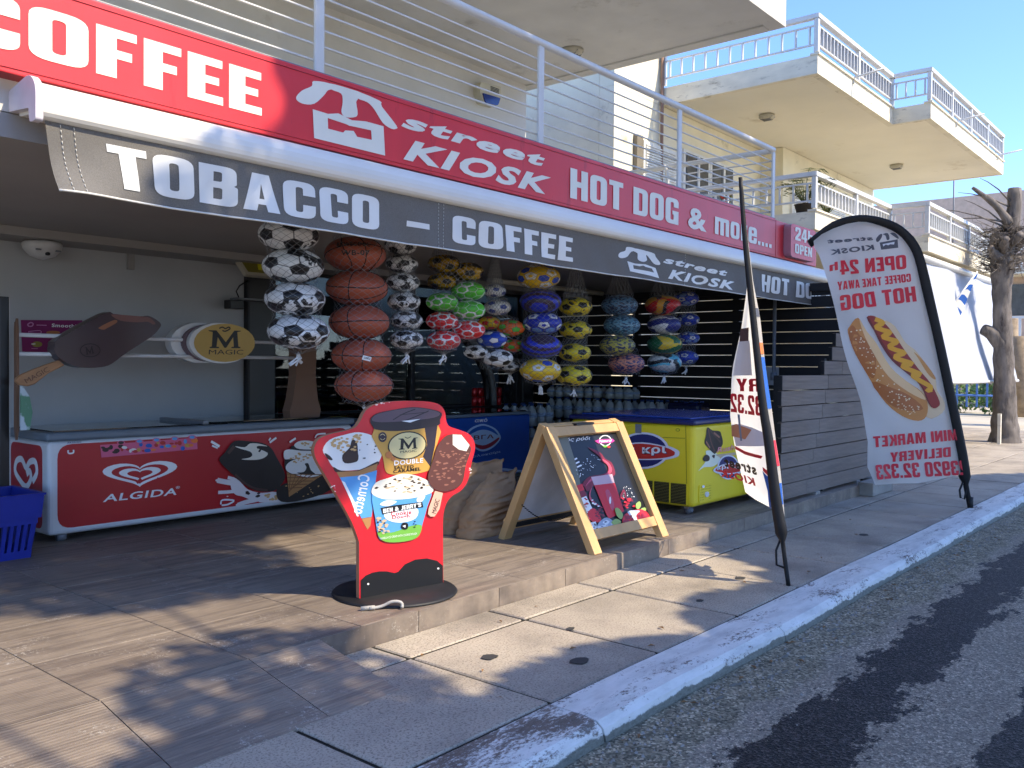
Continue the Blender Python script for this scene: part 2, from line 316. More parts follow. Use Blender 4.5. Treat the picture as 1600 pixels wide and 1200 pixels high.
BALLS=[('foot',1,[3.66,5.05,2.376],.203),('foot',1,[3.697,5.05,2.169],.207),('foot',1,[3.712,5.05,1.945],.204),('foot',1,[3.743,5.05,1.724],.21),('basket',2,[4.241,5.05,2.304],.221),('basket',2,[4.259,5.05,2.06],.224),('basket',2,[4.284,5.05,1.814],.223),('basket',2,[4.304,5.05,1.569],.22),('basket',2,[4.329,5.05,1.349],.214),('minifoot',3,[4.735,5.1,2.428],.126),('minifoot',3,[4.745,5.1,2.286],.126),('minifoot',3,[4.761,5.1,2.144],.13),('minifoot',3,[4.77,5.1,1.995],.13),('minifoot',3,[4.799,5.1,1.85],.127),('minifoot',3,[4.802,5.1,1.701],.131),('gold',4,[5.263,5.15,2.338],.134),('gold',4,[5.295,5.2,2.198],.124),('gold',4,[5.443,5.05,2.282],.135),('green',4,[5.246,5.15,2.021],.134),('green',4,[5.505,5.1,2.128],.144),('green',4,[5.458,5.05,1.966],.143),('red',4,[5.247,5.15,1.867],.134),('red',4,[5.46,5.05,1.8],.139),('red',4,[5.218,5.1,1.706],.14),('whiteblue',5,[6.072,5.3,2.178],.103),('whiteblue',5,[6.081,5.27,2.031],.123),('yellowred',5,[6.092,5.38,1.894],.104),('orange',5,[6.24,5.25,1.849],.133),('orange',5,[6.392,5.35,1.692],.107),('bluewhite',5,[5.955,5.22,1.736],.133),('minibw',5,[5.824,5.3,1.624],.109),('minibw',5,[6.006,5.2,1.572],.141),('minibw',5,[6.356,5.35,1.499],.082),('yellowwhite',6,[6.396,5.05,2.318],.198),('stripe',6,[6.426,5.05,2.095],.192),('royalball',6,[6.462,5.05,1.899],.18),('stripe',6,[6.443,5.05,1.685],.192),('yellowwhite',6,[6.436,5.05,1.466],.192),('yellowblack',7,[7.112,5.15,2.09],.165),('yellowblack',7,[7.116,5.15,1.863],.162),('yellowblack',7,[7.107,5.15,1.638],.162),('yellowblack',7,[7.099,5.15,1.415],.18),('squiggle0',8,[7.822,5.1,2.144],.19),('squiggle1',8,[7.869,5.1,1.937],.191),('squiggle2',8,[7.788,5.1,1.724],.186),('squiggle3',8,[7.963,5.1,1.54],.193),('volley0',9,[8.53,5.0,2.182],.196),('volley1',9,[8.561,5.0,1.971],.184),('volley2',9,[8.579,5.0,1.758],.193),('volley3',9,[8.577,5.0,1.553],.189),('bluestar',10,[9.494,5.25,2.327],.152),('bluestar',10,[9.555,5.25,2.081],.134),('bluestar',10,[9.561,5.25,1.857],.135),('bluestar',10,[9.512,5.25,1.623],.148)]
ART={
'cut':[
('R','cream',[(-.257,.9),(-.214,.955),(-.115,.98),(-.024,.99),(.068,.966),(.118,.921),(.14,.869),(.116,.81),(.081,.78),(-.023,.772),(-.136,.776),(-.191,.799),(-.226,.85)]),
('R','choc',[(-.189,.801),(-.136,.775),(-.023,.77),(.107,.813),(.099,.783),(-.023,.75),(-.158,.76)]),
('P','waffle',[(-.169,.77),(-.023,.765),(.107,.801),(.093,.746),(-.023,.735),(-.147,.734)]),
('P','cyanblue',[(-.147,.737),(-.023,.738),(.103,.761),(.085,.641),(.067,.49),(-.001,.487),(-.067,.595)]),
('P','white',[(-.136,.719),(-.113,.707),(-.045,.583),(-.021,.501),(-.033,.503),(-.073,.596)]),
('P','waffle',[(-.001,.485),(.067,.489),(.058,.438),(.039,.417),(.025,.438)]),
('R','choc',[(-.131,.863),(-.086,.902),(-.067,.95),(-.035,.929),(-.028,.869),(-.024,.849),(-.037,.82),(-.116,.817)]),
('R','choc',[(-.246,.882),(-.213,.865),(-.194,.84),(-.224,.847)]),
('F','nut',3,34,.0088,.0165,.545,[(-.203,.957),(-.024,.976),(.057,.959),(-.035,.879),(-.114,.874),(-.192,.908)]),
('F','black',4,8,.0044,.0088,.545,[(-.024,.918),(.116,.921),(.104,.841),(-.012,.828)]),
('T','white','Cornetto','sansbold',(.056,.732),(-.001,.511),(-.025,.75)),
('R','gold',[(.08,1.008),(.542,1.017),(.515,.838),(.492,.754),(.464,.73),(.337,.717),(.213,.728),(.161,.751),(.14,.839)]),
('P','plum',[(.442,1.004),(.542,1.019),(.521,.88),(.489,.754),(.431,.821),(.462,.893)]),
('R','plumlid',[(.051,1.056),(.091,1.093),(.21,1.114),(.358,1.127),(.499,1.109),(.573,1.084),(.56,1.042),(.542,1.008),(.334,.988),(.199,.988),(.092,1.001),(.07,1.019)]),
('R','plumtop',[(.063,1.06),(.097,1.091),(.21,1.11),(.358,1.123),(.499,1.105),(.56,1.082),(.513,1.058),(.334,1.045),(.163,1.042),(.091,1.047)]),
('S','plumlid',.006,[(.211,1.054),(.284,1.088),(.371,1.114)]),
('S','plumlid',.006,[(.297,1.046),(.384,1.072),(.473,1.101)]),
('S','plumlid',.004,[(.259,1.083),(.461,1.093)]),
('P','white',[(.272,1.045),(.41,1.053),(.334,1.034)]),
('E','black',(.316,.896),(.141,.009),(.015,-.085)),
('E','goldlight',(.316,.896),(.132,.008),(.014,-.078)),
('T','black','M','serif',(.249,.873),(.392,.874),(.248,.94)),
('T','black','MAGIC','sans',(.264,.852),(.383,.854),(.263,.866)),
('S','black',.004,[(.295,.948),(.316,.94),(.341,.949)]),
('E','plum',(.137,.955),(.029,-.001),(.0,-.03)),
('S','goldlight',.003,[(.121,.966),(.137,.973),(.154,.962)]),
('S','goldlight',.003,[(.121,.946),(.137,.938),(.154,.948)]),
('E','caramel',(.182,.847),(.024,-.002),(.0,-.021)),
('E','caramel',(.212,.822),(.017,-.001),(.001,-.014)),
('T','white','DOUBLE','impactlight',(.219,.781),(.431,.785),(.219,.81)),
('T','black','SALTED','sansbold',(.219,.758),(.361,.757),(.219,.777)),
('T','black','CARAMEL','sansbold',(.213,.735),(.415,.739),(.213,.755)),
('R','cyanblue',[(.066,.625),(.166,.589),(.338,.578),(.493,.601),(.466,.514),(.434,.422),(.403,.341),(.34,.318),(.216,.321),(.138,.343),(.108,.377),(.088,.48)]),
('R','cream2',[(.061,.643),(.094,.691),(.189,.712),(.274,.728),(.374,.71),(.464,.672),(.504,.626),(.493,.593),(.338,.573),(.166,.583),(.082,.613)]),
('F','choc',6,26,.0072,.0168,.417,[(.082,.652),(.189,.704),(.374,.705),(.477,.639),(.313,.601)]),
('F','beige',7,16,.012,.024,.333,[(.082,.652),(.189,.704),(.374,.705),(.477,.639),(.313,.601)]),
('S','white',.008,[(.066,.631),(.166,.592),(.338,.58),(.496,.602)]),
('R','grass',[(.104,.397),(.191,.382),(.277,.393),(.339,.406),(.42,.402),(.403,.341),(.34,.318),(.216,.321),(.138,.343)]),
('R','cloud',[(.149,.484),(.178,.531),(.251,.534),(.338,.526),(.395,.499),(.377,.449),(.289,.433),(.203,.447)]),
('R','cloud',[(.388,.573),(.446,.584),(.427,.549),(.388,.547)]),
('R','cloud',[(.118,.558),(.166,.578),(.239,.564),(.178,.542)]),
('P','black',[(.124,.537),(.214,.543),(.424,.544),(.433,.511),(.276,.506),(.137,.497)]),
('T','white',"BEN & JERRY'S",'impact',(.142,.504),(.417,.516),(.14,.529)),
('T','redtext','Cookie','serifbold',(.197,.48),(.345,.477),(.194,.507)),
('T','redtext','Dough','serifbold',(.205,.455),(.332,.452),(.203,.482)),
('R','black',[(.267,.404),(.277,.429),(.301,.431),(.32,.419),(.317,.393),(.292,.388)]),
('P','white',[(.279,.413),(.302,.416),(.299,.4)]),
('F','black',9,4,.0072,.012,.5,[(.364,.44),(.396,.437),(.39,.39),(.358,.394)]),
('F','beige',10,26,.0084,.0156,.55,[(.095,.489),(.119,.497),(.216,.379),(.119,.38)]),
('F','choc',11,8,.0048,.0096,.55,[(.095,.489),(.119,.497),(.216,.379),(.119,.38)]),
('T','white','VANILLA ICE CREAM WITH COOKIE DOUGH','sans',(.122,.35),(.384,.349),(.122,.363)),
('P','stickw',[(.519,.604),(.58,.586),(.555,.489),(.518,.445),(.486,.448),(.466,.466),(.472,.502)]),
('R','milkchoc',[(.464,.701),(.502,.796),(.534,.879),(.593,.938),(.66,.95),(.728,.938),(.793,.871),(.799,.832),(.761,.747),(.738,.65),(.69,.609),(.596,.595),(.53,.608),(.48,.644)]),
('P','cream2',[(.653,.948),(.721,.943),(.79,.874),(.764,.836),(.702,.851),(.654,.883)]),
('F','nutchoc',12,60,.0065,.0182,.385,[(.483,.702),(.56,.877),(.633,.917),(.647,.873),(.778,.822),(.717,.652),(.596,.613)]),
('T','choc','MAGIC','sans',(.525,.46),(.554,.545),(.494,.473)),
],
'cut_black':[
('P','black',[(-.004,.006),(-.005,.126),(.027,.148),(.074,.159),(.121,.16),(.175,.152),(.23,.134),(.257,.137),(.303,.175),(.379,.194),(.468,.19),(.547,.164),(.592,.126),(.595,-.006)]),
('E','white',(.045,.097),(.007,-.001),(.0,-.006)),
('E','white',(.554,.115),(.008,-.001),(.0,-.006)),
('F','chip',13,6,.0036,.0144,.333,[(.09,1.165),(.246,1.164),(.247,1.15),(.091,1.143)]),
('F','chip',14,5,.0033,.0088,.545,[(-.207,.695),(-.18,.698),(-.168,.663),(-.19,.655)]),
('F','chip',15,4,.0042,.0098,.471,[(.807,.755),(.825,.759),(.807,.689),(.793,.69)]),
],
'alg':[
('P','white',[(.72,.488),(.721,.491),(.729,.501),(.75,.513),(.785,.525),(.833,.533),(.891,.535),(.95,.528),(1.001,.515),(1.036,.497),(1.049,.476),(1.036,.454),(1.002,.434),(.95,.415),(.891,.398),(.834,.383),(.785,.368),(.75,.355),(.729,.344),(.721,.336),(.72,.334),(.719,.336),(.71,.344),(.69,.356),(.656,.372),(.609,.388),(.554,.406),(.5,.425),(.454,.445),(.423,.465),(.412,.486),(.423,.505),(.454,.522),(.5,.533),(.554,.538),(.608,.535),(.655,.526),(.69,.514),(.71,.501),(.718,.491)]),
('P','algred',[(.72,.475),(.721,.478),(.727,.485),(.742,.494),(.769,.503),(.806,.509),(.849,.51),(.894,.506),(.932,.496),(.958,.482),(.968,.466),(.959,.45),(.932,.434),(.894,.42),(.85,.407),(.806,.395),(.769,.384),(.742,.374),(.727,.366),(.721,.36),(.72,.358),(.719,.36),(.713,.366),(.697,.375),(.671,.387),(.635,.4),(.593,.413),(.552,.428),(.516,.443),(.492,.458),(.484,.474),(.492,.489),(.516,.501),(.552,.51),(.593,.514),(.635,.512),(.671,.505),(.697,.495),(.713,.485),(.719,.478)]),
('P','white',[(.72,.465),(.72,.467),(.725,.472),(.736,.479),(.756,.485),(.783,.49),(.815,.491),(.847,.487),(.875,.48),(.894,.469),(.901,.458),(.895,.446),(.875,.435),(.847,.424),(.815,.415),(.783,.406),(.756,.398),(.736,.39),(.725,.384),(.72,.38),(.72,.379),(.719,.38),(.714,.384),(.703,.391),(.684,.4),(.657,.409),(.626,.419),(.595,.43),(.569,.441),(.551,.452),(.545,.464),(.551,.475),(.569,.484),(.595,.491),(.626,.493),(.657,.492),(.684,.487),(.703,.479),(.714,.472),(.719,.467)]),
('P','algred',[(.72,.453),(.72,.454),(.723,.458),(.73,.462),(.742,.466),(.758,.468),(.777,.469),(.797,.467),(.814,.462),(.825,.456),(.829,.449),(.825,.442),(.814,.435),(.797,.429),(.777,.423),(.758,.418),(.742,.413),(.73,.408),(.723,.404),(.72,.402),(.72,.401),(.719,.402),(.717,.404),(.71,.408),(.698,.414),(.682,.419),(.663,.425),(.644,.432),(.628,.439),(.617,.446),(.613,.453),(.617,.46),(.628,.465),(.644,.469),(.663,.471),(.682,.47),(.698,.467),(.71,.462),(.716,.458),(.719,.454)]),
('S','algred',.03,[(.788,.336),(.848,.362),(.885,.39)]),
('S','algred',.025,[(.694,.369),(.73,.401)]),
('T','white','ALGIDA','sansbold',(.413,.243),(1.041,.236),(.43,.303)),
('T','white','®','sans',(1.035,.286),(1.072,.287),(1.035,.309)),
('S','white',.012,[(.147,.675),(.147,.654),(.165,.648),(.186,.654),(.186,.675)]),
('T','navy','ARTINGO','sansbold',(.139,.726),(.246,.727),(.139,.739)),
('P','pink',[(.393,.699),(1.23,.712),(1.235,.612),(.403,.599)]),
('E','choc',(.416,.676),(.017,-.002),(.0,-.01)),
('E','choc',(.435,.658),(.026,-.002),(.0,-.017)),
('E','choc',(.468,.668),(.02,-.001),(.0,-.011)),
('E','choc',(.48,.676),(.015,-.001),(.0,-.018)),
('E','choc',(.513,.634),(.025,-.002),(.0,-.011)),
('E','choc',(.526,.645),(.024,-.001),(.0,-.017)),
('E','choc',(.558,.678),(.022,-.002),(.0,-.016)),
('E','redtext',(.569,.655),(.012,-.001),(.0,-.018)),
('E','cream',(.588,.667),(.023,-.002),(.0,-.012)),
('E','redtext',(.618,.648),(.018,-.002),(.0,-.01)),
('E','cream',(.638,.636),(.012,-.001),(.0,-.014)),
('E','cream',(.665,.645),(.023,-.002),(.0,-.01)),
('E','redtext',(.68,.629),(.022,-.001),(.0,-.013)),
('E','gold',(.708,.64),(.017,-.002),(.0,-.015)),
('E','royal',(.726,.682),(.016,-.001),(.0,-.017)),
('E','redtext',(.75,.629),(.017,-.002),(.0,-.009)),
('E','royal',(.783,.63),(.029,-.001),(.0,-.016)),
('E','royal',(.794,.669),(.029,-.002),(.0,-.017)),
('E','orange',(.833,.632),(.024,-.001),(.0,-.009)),
('E','redtext',(.857,.669),(.017,-.002),(.0,-.016)),
('E','gold',(.871,.687),(.013,-.001),(.0,-.01)),
('E','royal',(.907,.651),(.02,-.001),(.0,-.011)),
('E','redtext',(.915,.685),(.025,-.002),(.0,-.016)),
('E','gold',(.948,.654),(.023,-.002),(.0,-.012)),
('E','cyanblue',(.963,.656),(.026,-.002),(.0,-.014)),
('E','redtext',(.994,.674),(.02,-.001),(.0,-.009)),
('E','orange',(1.018,.648),(.02,-.001),(.0,-.011)),
('E','redtext',(1.035,.674),(.016,-.001),(.0,-.011)),
('E','redtext',(1.066,.674),(.019,-.002),(.0,-.02)),
('E','royal',(1.094,.627),(.02,-.001),(.0,-.019)),
('E','cyanblue',(1.118,.685),(.016,-.001),(.0,-.019)),
('E','gold',(1.14,.649),(.028,-.002),(.0,-.016)),
('E','orange',(1.169,.649),(.025,-.001),(.0,-.012)),
('E','orange',(1.202,.687),(.032,-.002),(.0,-.021)),
('E','pink',(.558,.708),(.034,-.002),(.0,-.016)),
('E','choc',(.558,.708),(.023,-.001),(.0,-.012)),
('E','pink',(.711,.71),(.035,-.002),(.0,-.016)),
('E','cyanblue',(.711,.71),(.023,-.001),(.0,-.012)),
('E','pink',(.858,.713),(.036,-.002),(.0,-.017)),
('E','cyanblue',(.858,.713),(.024,-.001),(.0,-.013)),
('E','pink',(1.019,.714),(.037,-.002),(.0,-.017)),
('E','cyanblue',(1.019,.714),(.024,-.002),(.0,-.013)),
('E','pink',(1.179,.718),(.038,-.002),(.0,-.018)),
('E','cyanblue',(1.179,.718),(.025,-.001),(.0,-.013)),
('R','splash',[(1.56,.341),(1.64,.302),(1.731,.213),(1.88,.166),(2.033,.158),(2.073,.063),(1.957,.072),(1.852,.084),(1.834,.106),(1.768,.113),(1.677,.155),(1.614,.174),(1.578,.205),(1.555,.255)]),
('S','splash',.045,[(1.42,.326),(1.489,.306),(1.586,.283)]),
('S','splash',.03,[(1.429,.217),(1.516,.212),(1.605,.21)]),
('S','splash',.04,[(1.623,.083),(1.704,.1),(1.806,.109),(1.88,.117)]),
('S','splash',.03,[(1.524,.34),(1.569,.324),(1.595,.29)]),
('E','splash',(1.42,.325),(.019,-.001),(.0,-.011)),
('E','splash',(1.625,.082),(.021,-.003),(.0,-.013)),
('S','white',.015,[(1.455,.109),(1.472,.146),(1.587,.129),(1.525,.101),(1.464,.1)]),
('S','white',.022,[(1.359,.671),(1.441,.622)]),
('S','white',.016,[(1.367,.634),(1.423,.609)]),
('S','white',.02,[(1.959,.625),(2.031,.666)]),
('S','white',.016,[(1.95,.644),(1.969,.668)]),
('S','white',.02,[(2.179,.614),(2.249,.649)]),
('S','white',.014,[(2.475,.639),(2.506,.672),(2.602,.675)]),
('E','splash',(1.52,.173),(.009,-.001),(.0,-.005)),
('E','splash',(1.556,.066),(.012,-.002),(.0,-.007)),
('F','choc',21,5,.0162,.0306,.533,[(1.695,.209),(1.843,.17),(1.862,.127),(1.731,.173)]),
('F','nut',22,10,.012,.026,.54,[(1.899,.148),(2.024,.151),(2.043,.083),(1.928,.104)]),
('R','darkchoc',[(2.111,.225),(2.562,.268),(2.67,.119),(2.333,.051),(2.092,.061),(2.033,.15)]),
('F','nut',23,12,.007,.015,.45,[(2.131,.206),(2.541,.235),(2.627,.123),(2.282,.074)]),
('R','darkchoc',[(1.437,.499),(1.493,.565),(1.585,.66),(1.73,.651),(1.878,.626),(1.974,.573),(2.032,.487),(2.121,.34),(2.121,.265),(2.033,.183),(1.937,.172),(1.805,.198),(1.686,.266),(1.551,.381)]),
('R','cream2',[(1.594,.614),(1.694,.599),(1.748,.629),(1.841,.622),(1.935,.592),(1.841,.602),(1.822,.583),(1.936,.531),(1.898,.489),(1.804,.476),(1.658,.492),(1.74,.501),(1.772,.522),(1.749,.556),(1.657,.586)]),
('F','darkchoc',24,4,.0108,.0234,.6,[(1.739,.604),(1.86,.589),(1.888,.514),(1.832,.55)]),
('S','choc2',.02,[(1.595,.361),(1.695,.273),(1.805,.214),(1.937,.185)]),
('S','choc2',.03,[(1.524,.555),(1.585,.614)]),
('R','darkchoc',[(2.12,.44),(2.189,.559),(2.239,.581),(2.539,.562),(2.562,.268),(2.435,.262),(2.291,.283),(2.15,.338)]),
('R','cream',[(2.115,.531),(2.169,.548),(2.31,.526),(2.486,.506),(2.466,.447),(2.189,.455),(2.12,.464)]),
('R','cream',[(2.229,.582),(2.279,.617),(2.381,.619),(2.475,.592),(2.486,.532),(2.29,.544)]),
('R','cream',[(2.135,.389),(2.189,.434),(2.321,.458),(2.497,.445),(2.583,.301),(2.435,.262),(2.291,.288),(2.16,.337)]),
('R','darkchoc',[(2.26,.32),(2.342,.321),(2.372,.361),(2.352,.397),(2.393,.398),(2.424,.331),(2.477,.284),(2.352,.291)]),
('F','nut',25,30,.01,.02,.54,[(2.159,.478),(2.31,.509),(2.486,.506),(2.487,.463),(2.25,.413)]),
('F','nut',26,9,.011,.0198,.491,[(2.239,.598),(2.433,.603),(2.476,.541),(2.29,.544)]),
('P','waffle',[(2.145,.334),(2.291,.277),(2.435,.255),(2.572,.276),(2.171,.098)]),
('S','waffle2',.008,[(2.145,.317),(2.572,.274)]),
('S','waffle2',.008,[(2.19,.313),(2.166,.136)]),
('S','waffle2',.008,[(2.149,.284),(2.509,.249)]),
('S','waffle2',.008,[(2.25,.306),(2.178,.148)]),
('S','waffle2',.008,[(2.154,.25),(2.446,.224)]),
('S','waffle2',.008,[(2.311,.299),(2.19,.161)]),
('S','waffle2',.008,[(2.158,.216),(2.384,.199)]),
('S','waffle2',.008,[(2.373,.291),(2.202,.173)]),
('S','waffle2',.008,[(2.162,.183),(2.322,.174)]),
('S','waffle2',.008,[(2.435,.284),(2.214,.185)]),
],
'alg_red':[
(.068,.72),
(3.145,.681),
(3.15,-.023),
(.079,.074),
],
'alg_side':[
],
'evg':[
('T','white','από','round',(1.686,.69),(1.908,.689),(1.685,.735)),
('R','paleblue',[(1.531,.548),(1.61,.624),(1.758,.662),(1.878,.659),(2.048,.603),(2.144,.516),(2.137,.454),(2.02,.379),(1.882,.342),(1.761,.355),(1.612,.435)]),
('R','royal2',[(1.56,.542),(1.632,.605),(1.765,.641),(1.878,.639),(2.025,.588),(2.104,.518),(1.971,.571),(1.849,.597),(1.729,.588)]),
('R','evgred',[(1.612,.46),(1.821,.412),(1.973,.438),(2.112,.491),(2.113,.461),(2.004,.398),(1.874,.366),(1.769,.375),(1.671,.421)]),
('T','evgdark','ΕΒΓΑ','sansbold',(1.553,.488),(2.022,.486),(1.553,.537)),
('T','paleblue','καλοκαίρι','round',(1.585,.268),(2.15,.298),(1.577,.303)),
('S','paleblue',.03,[(1.245,.201),(1.824,.154),(2.625,.03)]),
],
'krs':[
('E','krwhite',(-.554,.494),(.296,.02),(.002,-.178)),
('R','krwhite',[(-.99,.456),(-.78,.546),(-.555,.589),(-.3,.564),(-.172,.528),(-.149,.497),(-.175,.459),(-.317,.42),(-.553,.394),(-.817,.383)]),
('E','krnavy',(-.554,.494),(.268,.018),(.002,-.159)),
('R','krwhite',[(-.96,.462),(-.779,.536),(-.555,.575),(-.31,.553),(-.197,.518),(-.18,.495),(-.203,.465),(-.326,.426),(-.553,.403),(-.817,.396)]),
('R','krred',[(-.939,.463),(-.769,.526),(-.555,.562),(-.309,.543),(-.212,.513),(-.197,.494),(-.216,.468),(-.336,.437),(-.553,.413),(-.808,.407)]),
('T','krnavy','κρι κρι','roundbold',(-.888,.413),(-.279,.462),(-.889,.497)),
('T','white','κρι κρι','roundbold',(-.893,.418),(-.288,.468),(-.894,.498)),
('S','greytape',.07,[(-.601,.748),(-.6,.661)]),
('S','krline',.006,[(-.085,.762),(-.068,.207)]),
('S','krline',.005,[(-.329,.635),(-.088,.641)]),
('E','krline',(-.167,.715),(.023,.001),(.0,-.015)),
('E','kryellow',(-.167,.715),(.016,.001),(.0,-.01)),
],
'krf':[
('R','splashp',[(.083,.334),(.251,.429),(.229,.513),(.405,.492),(.528,.409),(.389,.354),(.195,.361)]),
('R','darkchoc',[(.252,.736),(.35,.703),(.499,.687),(.541,.652),(.574,.556),(.445,.489),(.396,.474),(.257,.548),(.198,.593),(.225,.659)]),
('S','milkchoc',.02,[(.272,.721),(.324,.599),(.405,.501)]),
('S','choc2',.02,[(.301,.71),(.523,.578)]),
('S','nutchoc',.02,[(.227,.604),(.306,.535)]),
('S','nutchoc',.02,[(.38,.679),(.501,.626)]),
('R','darkchoc',[(.164,.445),(.23,.478),(.298,.453),(.29,.417),(.203,.415)]),
('R','darkchoc',[(.347,.459),(.406,.464),(.391,.43)]),
('P','beige',[(.416,.463),(.838,.458),(.86,.432),(.527,.427)]),
('T','krpink','Rush','script',(.449,.48),(.826,.487),(.44,.531)),
('E','krwhite',(.695,.32),(.238,-.02),(.003,-.122)),
('R','krwhite',[(.371,.318),(.489,.355),(.735,.364),(1.082,.328),(1.173,.281),(1.04,.243),(.739,.24),(.471,.277)]),
('E','krnavy',(.695,.32),(.208,-.017),(.003,-.109)),
('R','krwhite',[(.386,.317),(.509,.352),(.735,.359),(1.038,.325),(1.128,.285),(1.018,.249),(.739,.247),(.481,.283)]),
('R','krred',[(.41,.317),(.519,.344),(.735,.349),(1.016,.319),(1.094,.287),(.996,.26),(.738,.259),(.501,.289)]),
('T','krnavy','κρι κρι','roundbold',(.459,.297),(1.017,.284),(.457,.349)),
('T','white','κρι κρι','roundbold',(.45,.302),(1.008,.288),(.449,.351)),
('E','white',(.172,.181),(.026,-.003),(.0,-.013)),
],
'afr':[
('T','white','χυμός ρόδι','script',(.054,.898),(.538,.895),(.076,.938)),
('T','white','100%','script',(.071,.808),(.239,.804),(.082,.839)),
('S','white',.012,[(.103,.722),(.283,.761)]),
('S','white',.012,[(.098,.692),(.294,.731)]),
('S','white',.012,[(.094,.662),(.305,.701)]),
('P','lightpanel',[(.125,.965),(.266,.96),(.237,.67),(.112,.246),(.104,.265)]),  # reflection on the poster, painted in as a pale wedge
('E','white',(.737,.883),(.085,-.006),(-.03,-.047)),
('E','posterblack',(.737,.883),(.071,-.005),(-.025,-.04)),
('P','magenta',[(.594,.887),(.655,.898),(.845,.892),(.865,.872),(.815,.858),(.626,.864)]),
('T','white','Natural','script',(.639,.87),(.821,.868),(.653,.893)),
('E','grass',(.702,.833),(.03,-.002),(-.006,-.01)),
('E','redtext',(.75,.825),(.023,-.002),(-.007,-.01)),
('R','juicedark',[(.468,.84),(.603,.785),(.636,.728),(.7,.69),(.701,.615),(.662,.576),(.514,.56),(.381,.533),(.255,.486),(.233,.528),(.222,.55),(.339,.599),(.507,.602),(.606,.624),(.629,.675),(.575,.712),(.568,.755)]),
('R','juicelight',[(.588,.732),(.663,.688),(.669,.629),(.603,.593),(.463,.586),(.331,.558),(.248,.527),(.364,.586),(.518,.593),(.619,.623),(.634,.669)]),
('R','juicelight',[(.318,.509),(.262,.444),(.303,.379),(.366,.336),(.295,.365),(.238,.417),(.265,.474)]),
('P','glasspale',[(.361,.594),(.647,.593),(.633,.518),(.36,.525)]),
('P','juicered',[(.36,.525),(.633,.518),(.612,.278),(.466,.256),(.384,.245),(.369,.28)]),
('R','juicelight',[(.469,.461),(.523,.465),(.519,.352),(.467,.297),(.456,.36)]),
('E','white',(.486,.385),(.012,-.002),(-.019,-.029)),
('F','white',31,36,.003,.0075,.667,[(.219,.693),(.446,.776),(.623,.761),(.48,.668),(.284,.615),(.148,.598)]),
('F','white',32,26,.0034,.0085,.588,[(.661,.439),(.788,.499),(.85,.374),(.672,.374)]),
('S','juicedark',.02,[(.632,.395),(.716,.443),(.704,.37),(.78,.35)]),
('F','juicered',33,14,.0136,.0306,.353,[(.629,.39),(.803,.358),(.758,.29),(.621,.297)]),
('P','juicered',[(.091,.539),(.215,.551),(.213,.5),(.075,.487)]),
('P','juicedark',[(.075,.487),(.212,.499),(.218,.45),(.087,.441)]),
('P','white',[(.086,.434),(.206,.451),(.228,.309),(.112,.325)]),
('F','redtext',34,10,.009,.021,.36,[(.108,.423),(.198,.437),(.204,.322),(.131,.332)]),
('R','juicered',[(.135,.312),(.221,.349),(.278,.312),(.266,.239),(.16,.249)]),
('F','juicedark',35,22,.0105,.021,.4,[(.236,.348),(.362,.341),(.304,.249),(.224,.25)]),
('F','white',36,10,.0075,.018,.4,[(.233,.448),(.315,.398),(.344,.313),(.236,.348)]),
('R','ice',[(.181,.192),(.248,.237),(.358,.256),(.439,.2),(.52,.168),(.507,.109),(.326,.102),(.178,.11)]),
('F','icelight',37,30,.0192,.048,.337,[(.191,.196),(.355,.252),(.517,.163),(.468,.115),(.206,.116)]),
('F','icedark',38,16,.0096,.0224,.337,[(.191,.196),(.355,.252),(.517,.163),(.468,.115),(.206,.116)]),
('P','icelight',[(.095,.244),(.197,.244),(.171,.111),(.108,.111)]),
('F','black',39,26,.006,.0135,.36,[(.108,.227),(.189,.23),(.166,.117),(.118,.115)]),
('R','leaf',[(.492,.309),(.542,.308),(.566,.253),(.519,.219),(.482,.254)]),
('R','leaf',[(.377,.208),(.459,.232),(.506,.2),(.442,.179)]),
('R','leaf',[(.794,.317),(.857,.33),(.851,.294),(.798,.269),(.771,.283)]),
('R','leaf',[(.834,.269),(.9,.271),(.892,.246),(.838,.248)]),
('R','juicered',[(.516,.188),(.568,.242),(.67,.265),(.814,.267),(.899,.229),(.909,.164),(.893,.108),(.705,.105),(.532,.107)]),
('R','icelight',[(.635,.264),(.725,.268),(.805,.252),(.729,.22),(.725,.148),(.678,.196)]),
('F','pomseed',40,46,.0128,.024,.5,[(.524,.187),(.584,.24),(.664,.229),(.675,.166),(.628,.121),(.547,.118)]),
('F','pomseed',41,46,.0136,.0255,.471,[(.746,.218),(.858,.224),(.889,.135),(.711,.114)]),
],
'afr_post':[
(.111,.981),
(.912,.974),
(.889,.103),
(.127,.104),
],
'sgn':[
('T','signwhite','COFFEE','impact',(1.5,2.985),(3.135,2.985),(1.5,3.238)),
('R','signwhite',[(3.514,3.287),(3.642,3.303),(3.676,3.278),(3.628,3.256),(3.595,3.215),(3.521,3.146),(3.443,3.126),(3.391,3.135),(3.385,3.16),(3.429,3.208),(3.501,3.252)]),
('R','signwhite',[(3.642,3.303),(3.803,3.309),(3.868,3.302),(3.875,3.259),(3.861,3.234),(3.874,3.158),(3.84,3.13),(3.768,3.118),(3.737,3.144),(3.747,3.207),(3.735,3.26),(3.656,3.268)]),
('R','signwhite',[(3.803,3.309),(4.062,3.292),(4.085,3.257),(4.219,3.158),(4.216,3.134),(4.171,3.125),(4.093,3.149),(4.016,3.224),(3.956,3.256),(3.868,3.263)]),
('H','signwhite',[(3.508,3.109),(3.629,3.106),(3.712,3.128),(3.826,3.108),(3.942,3.126),(4.101,3.127),(4.117,2.931),(3.52,2.93)],[[(3.627,3.079),(3.776,3.072),(3.804,3.067),(3.826,3.069),(3.99,3.076),(3.997,3.014),(3.87,3.009),(3.84,3.041),(3.769,3.03),(3.752,3.012),(3.63,3.012)]]),
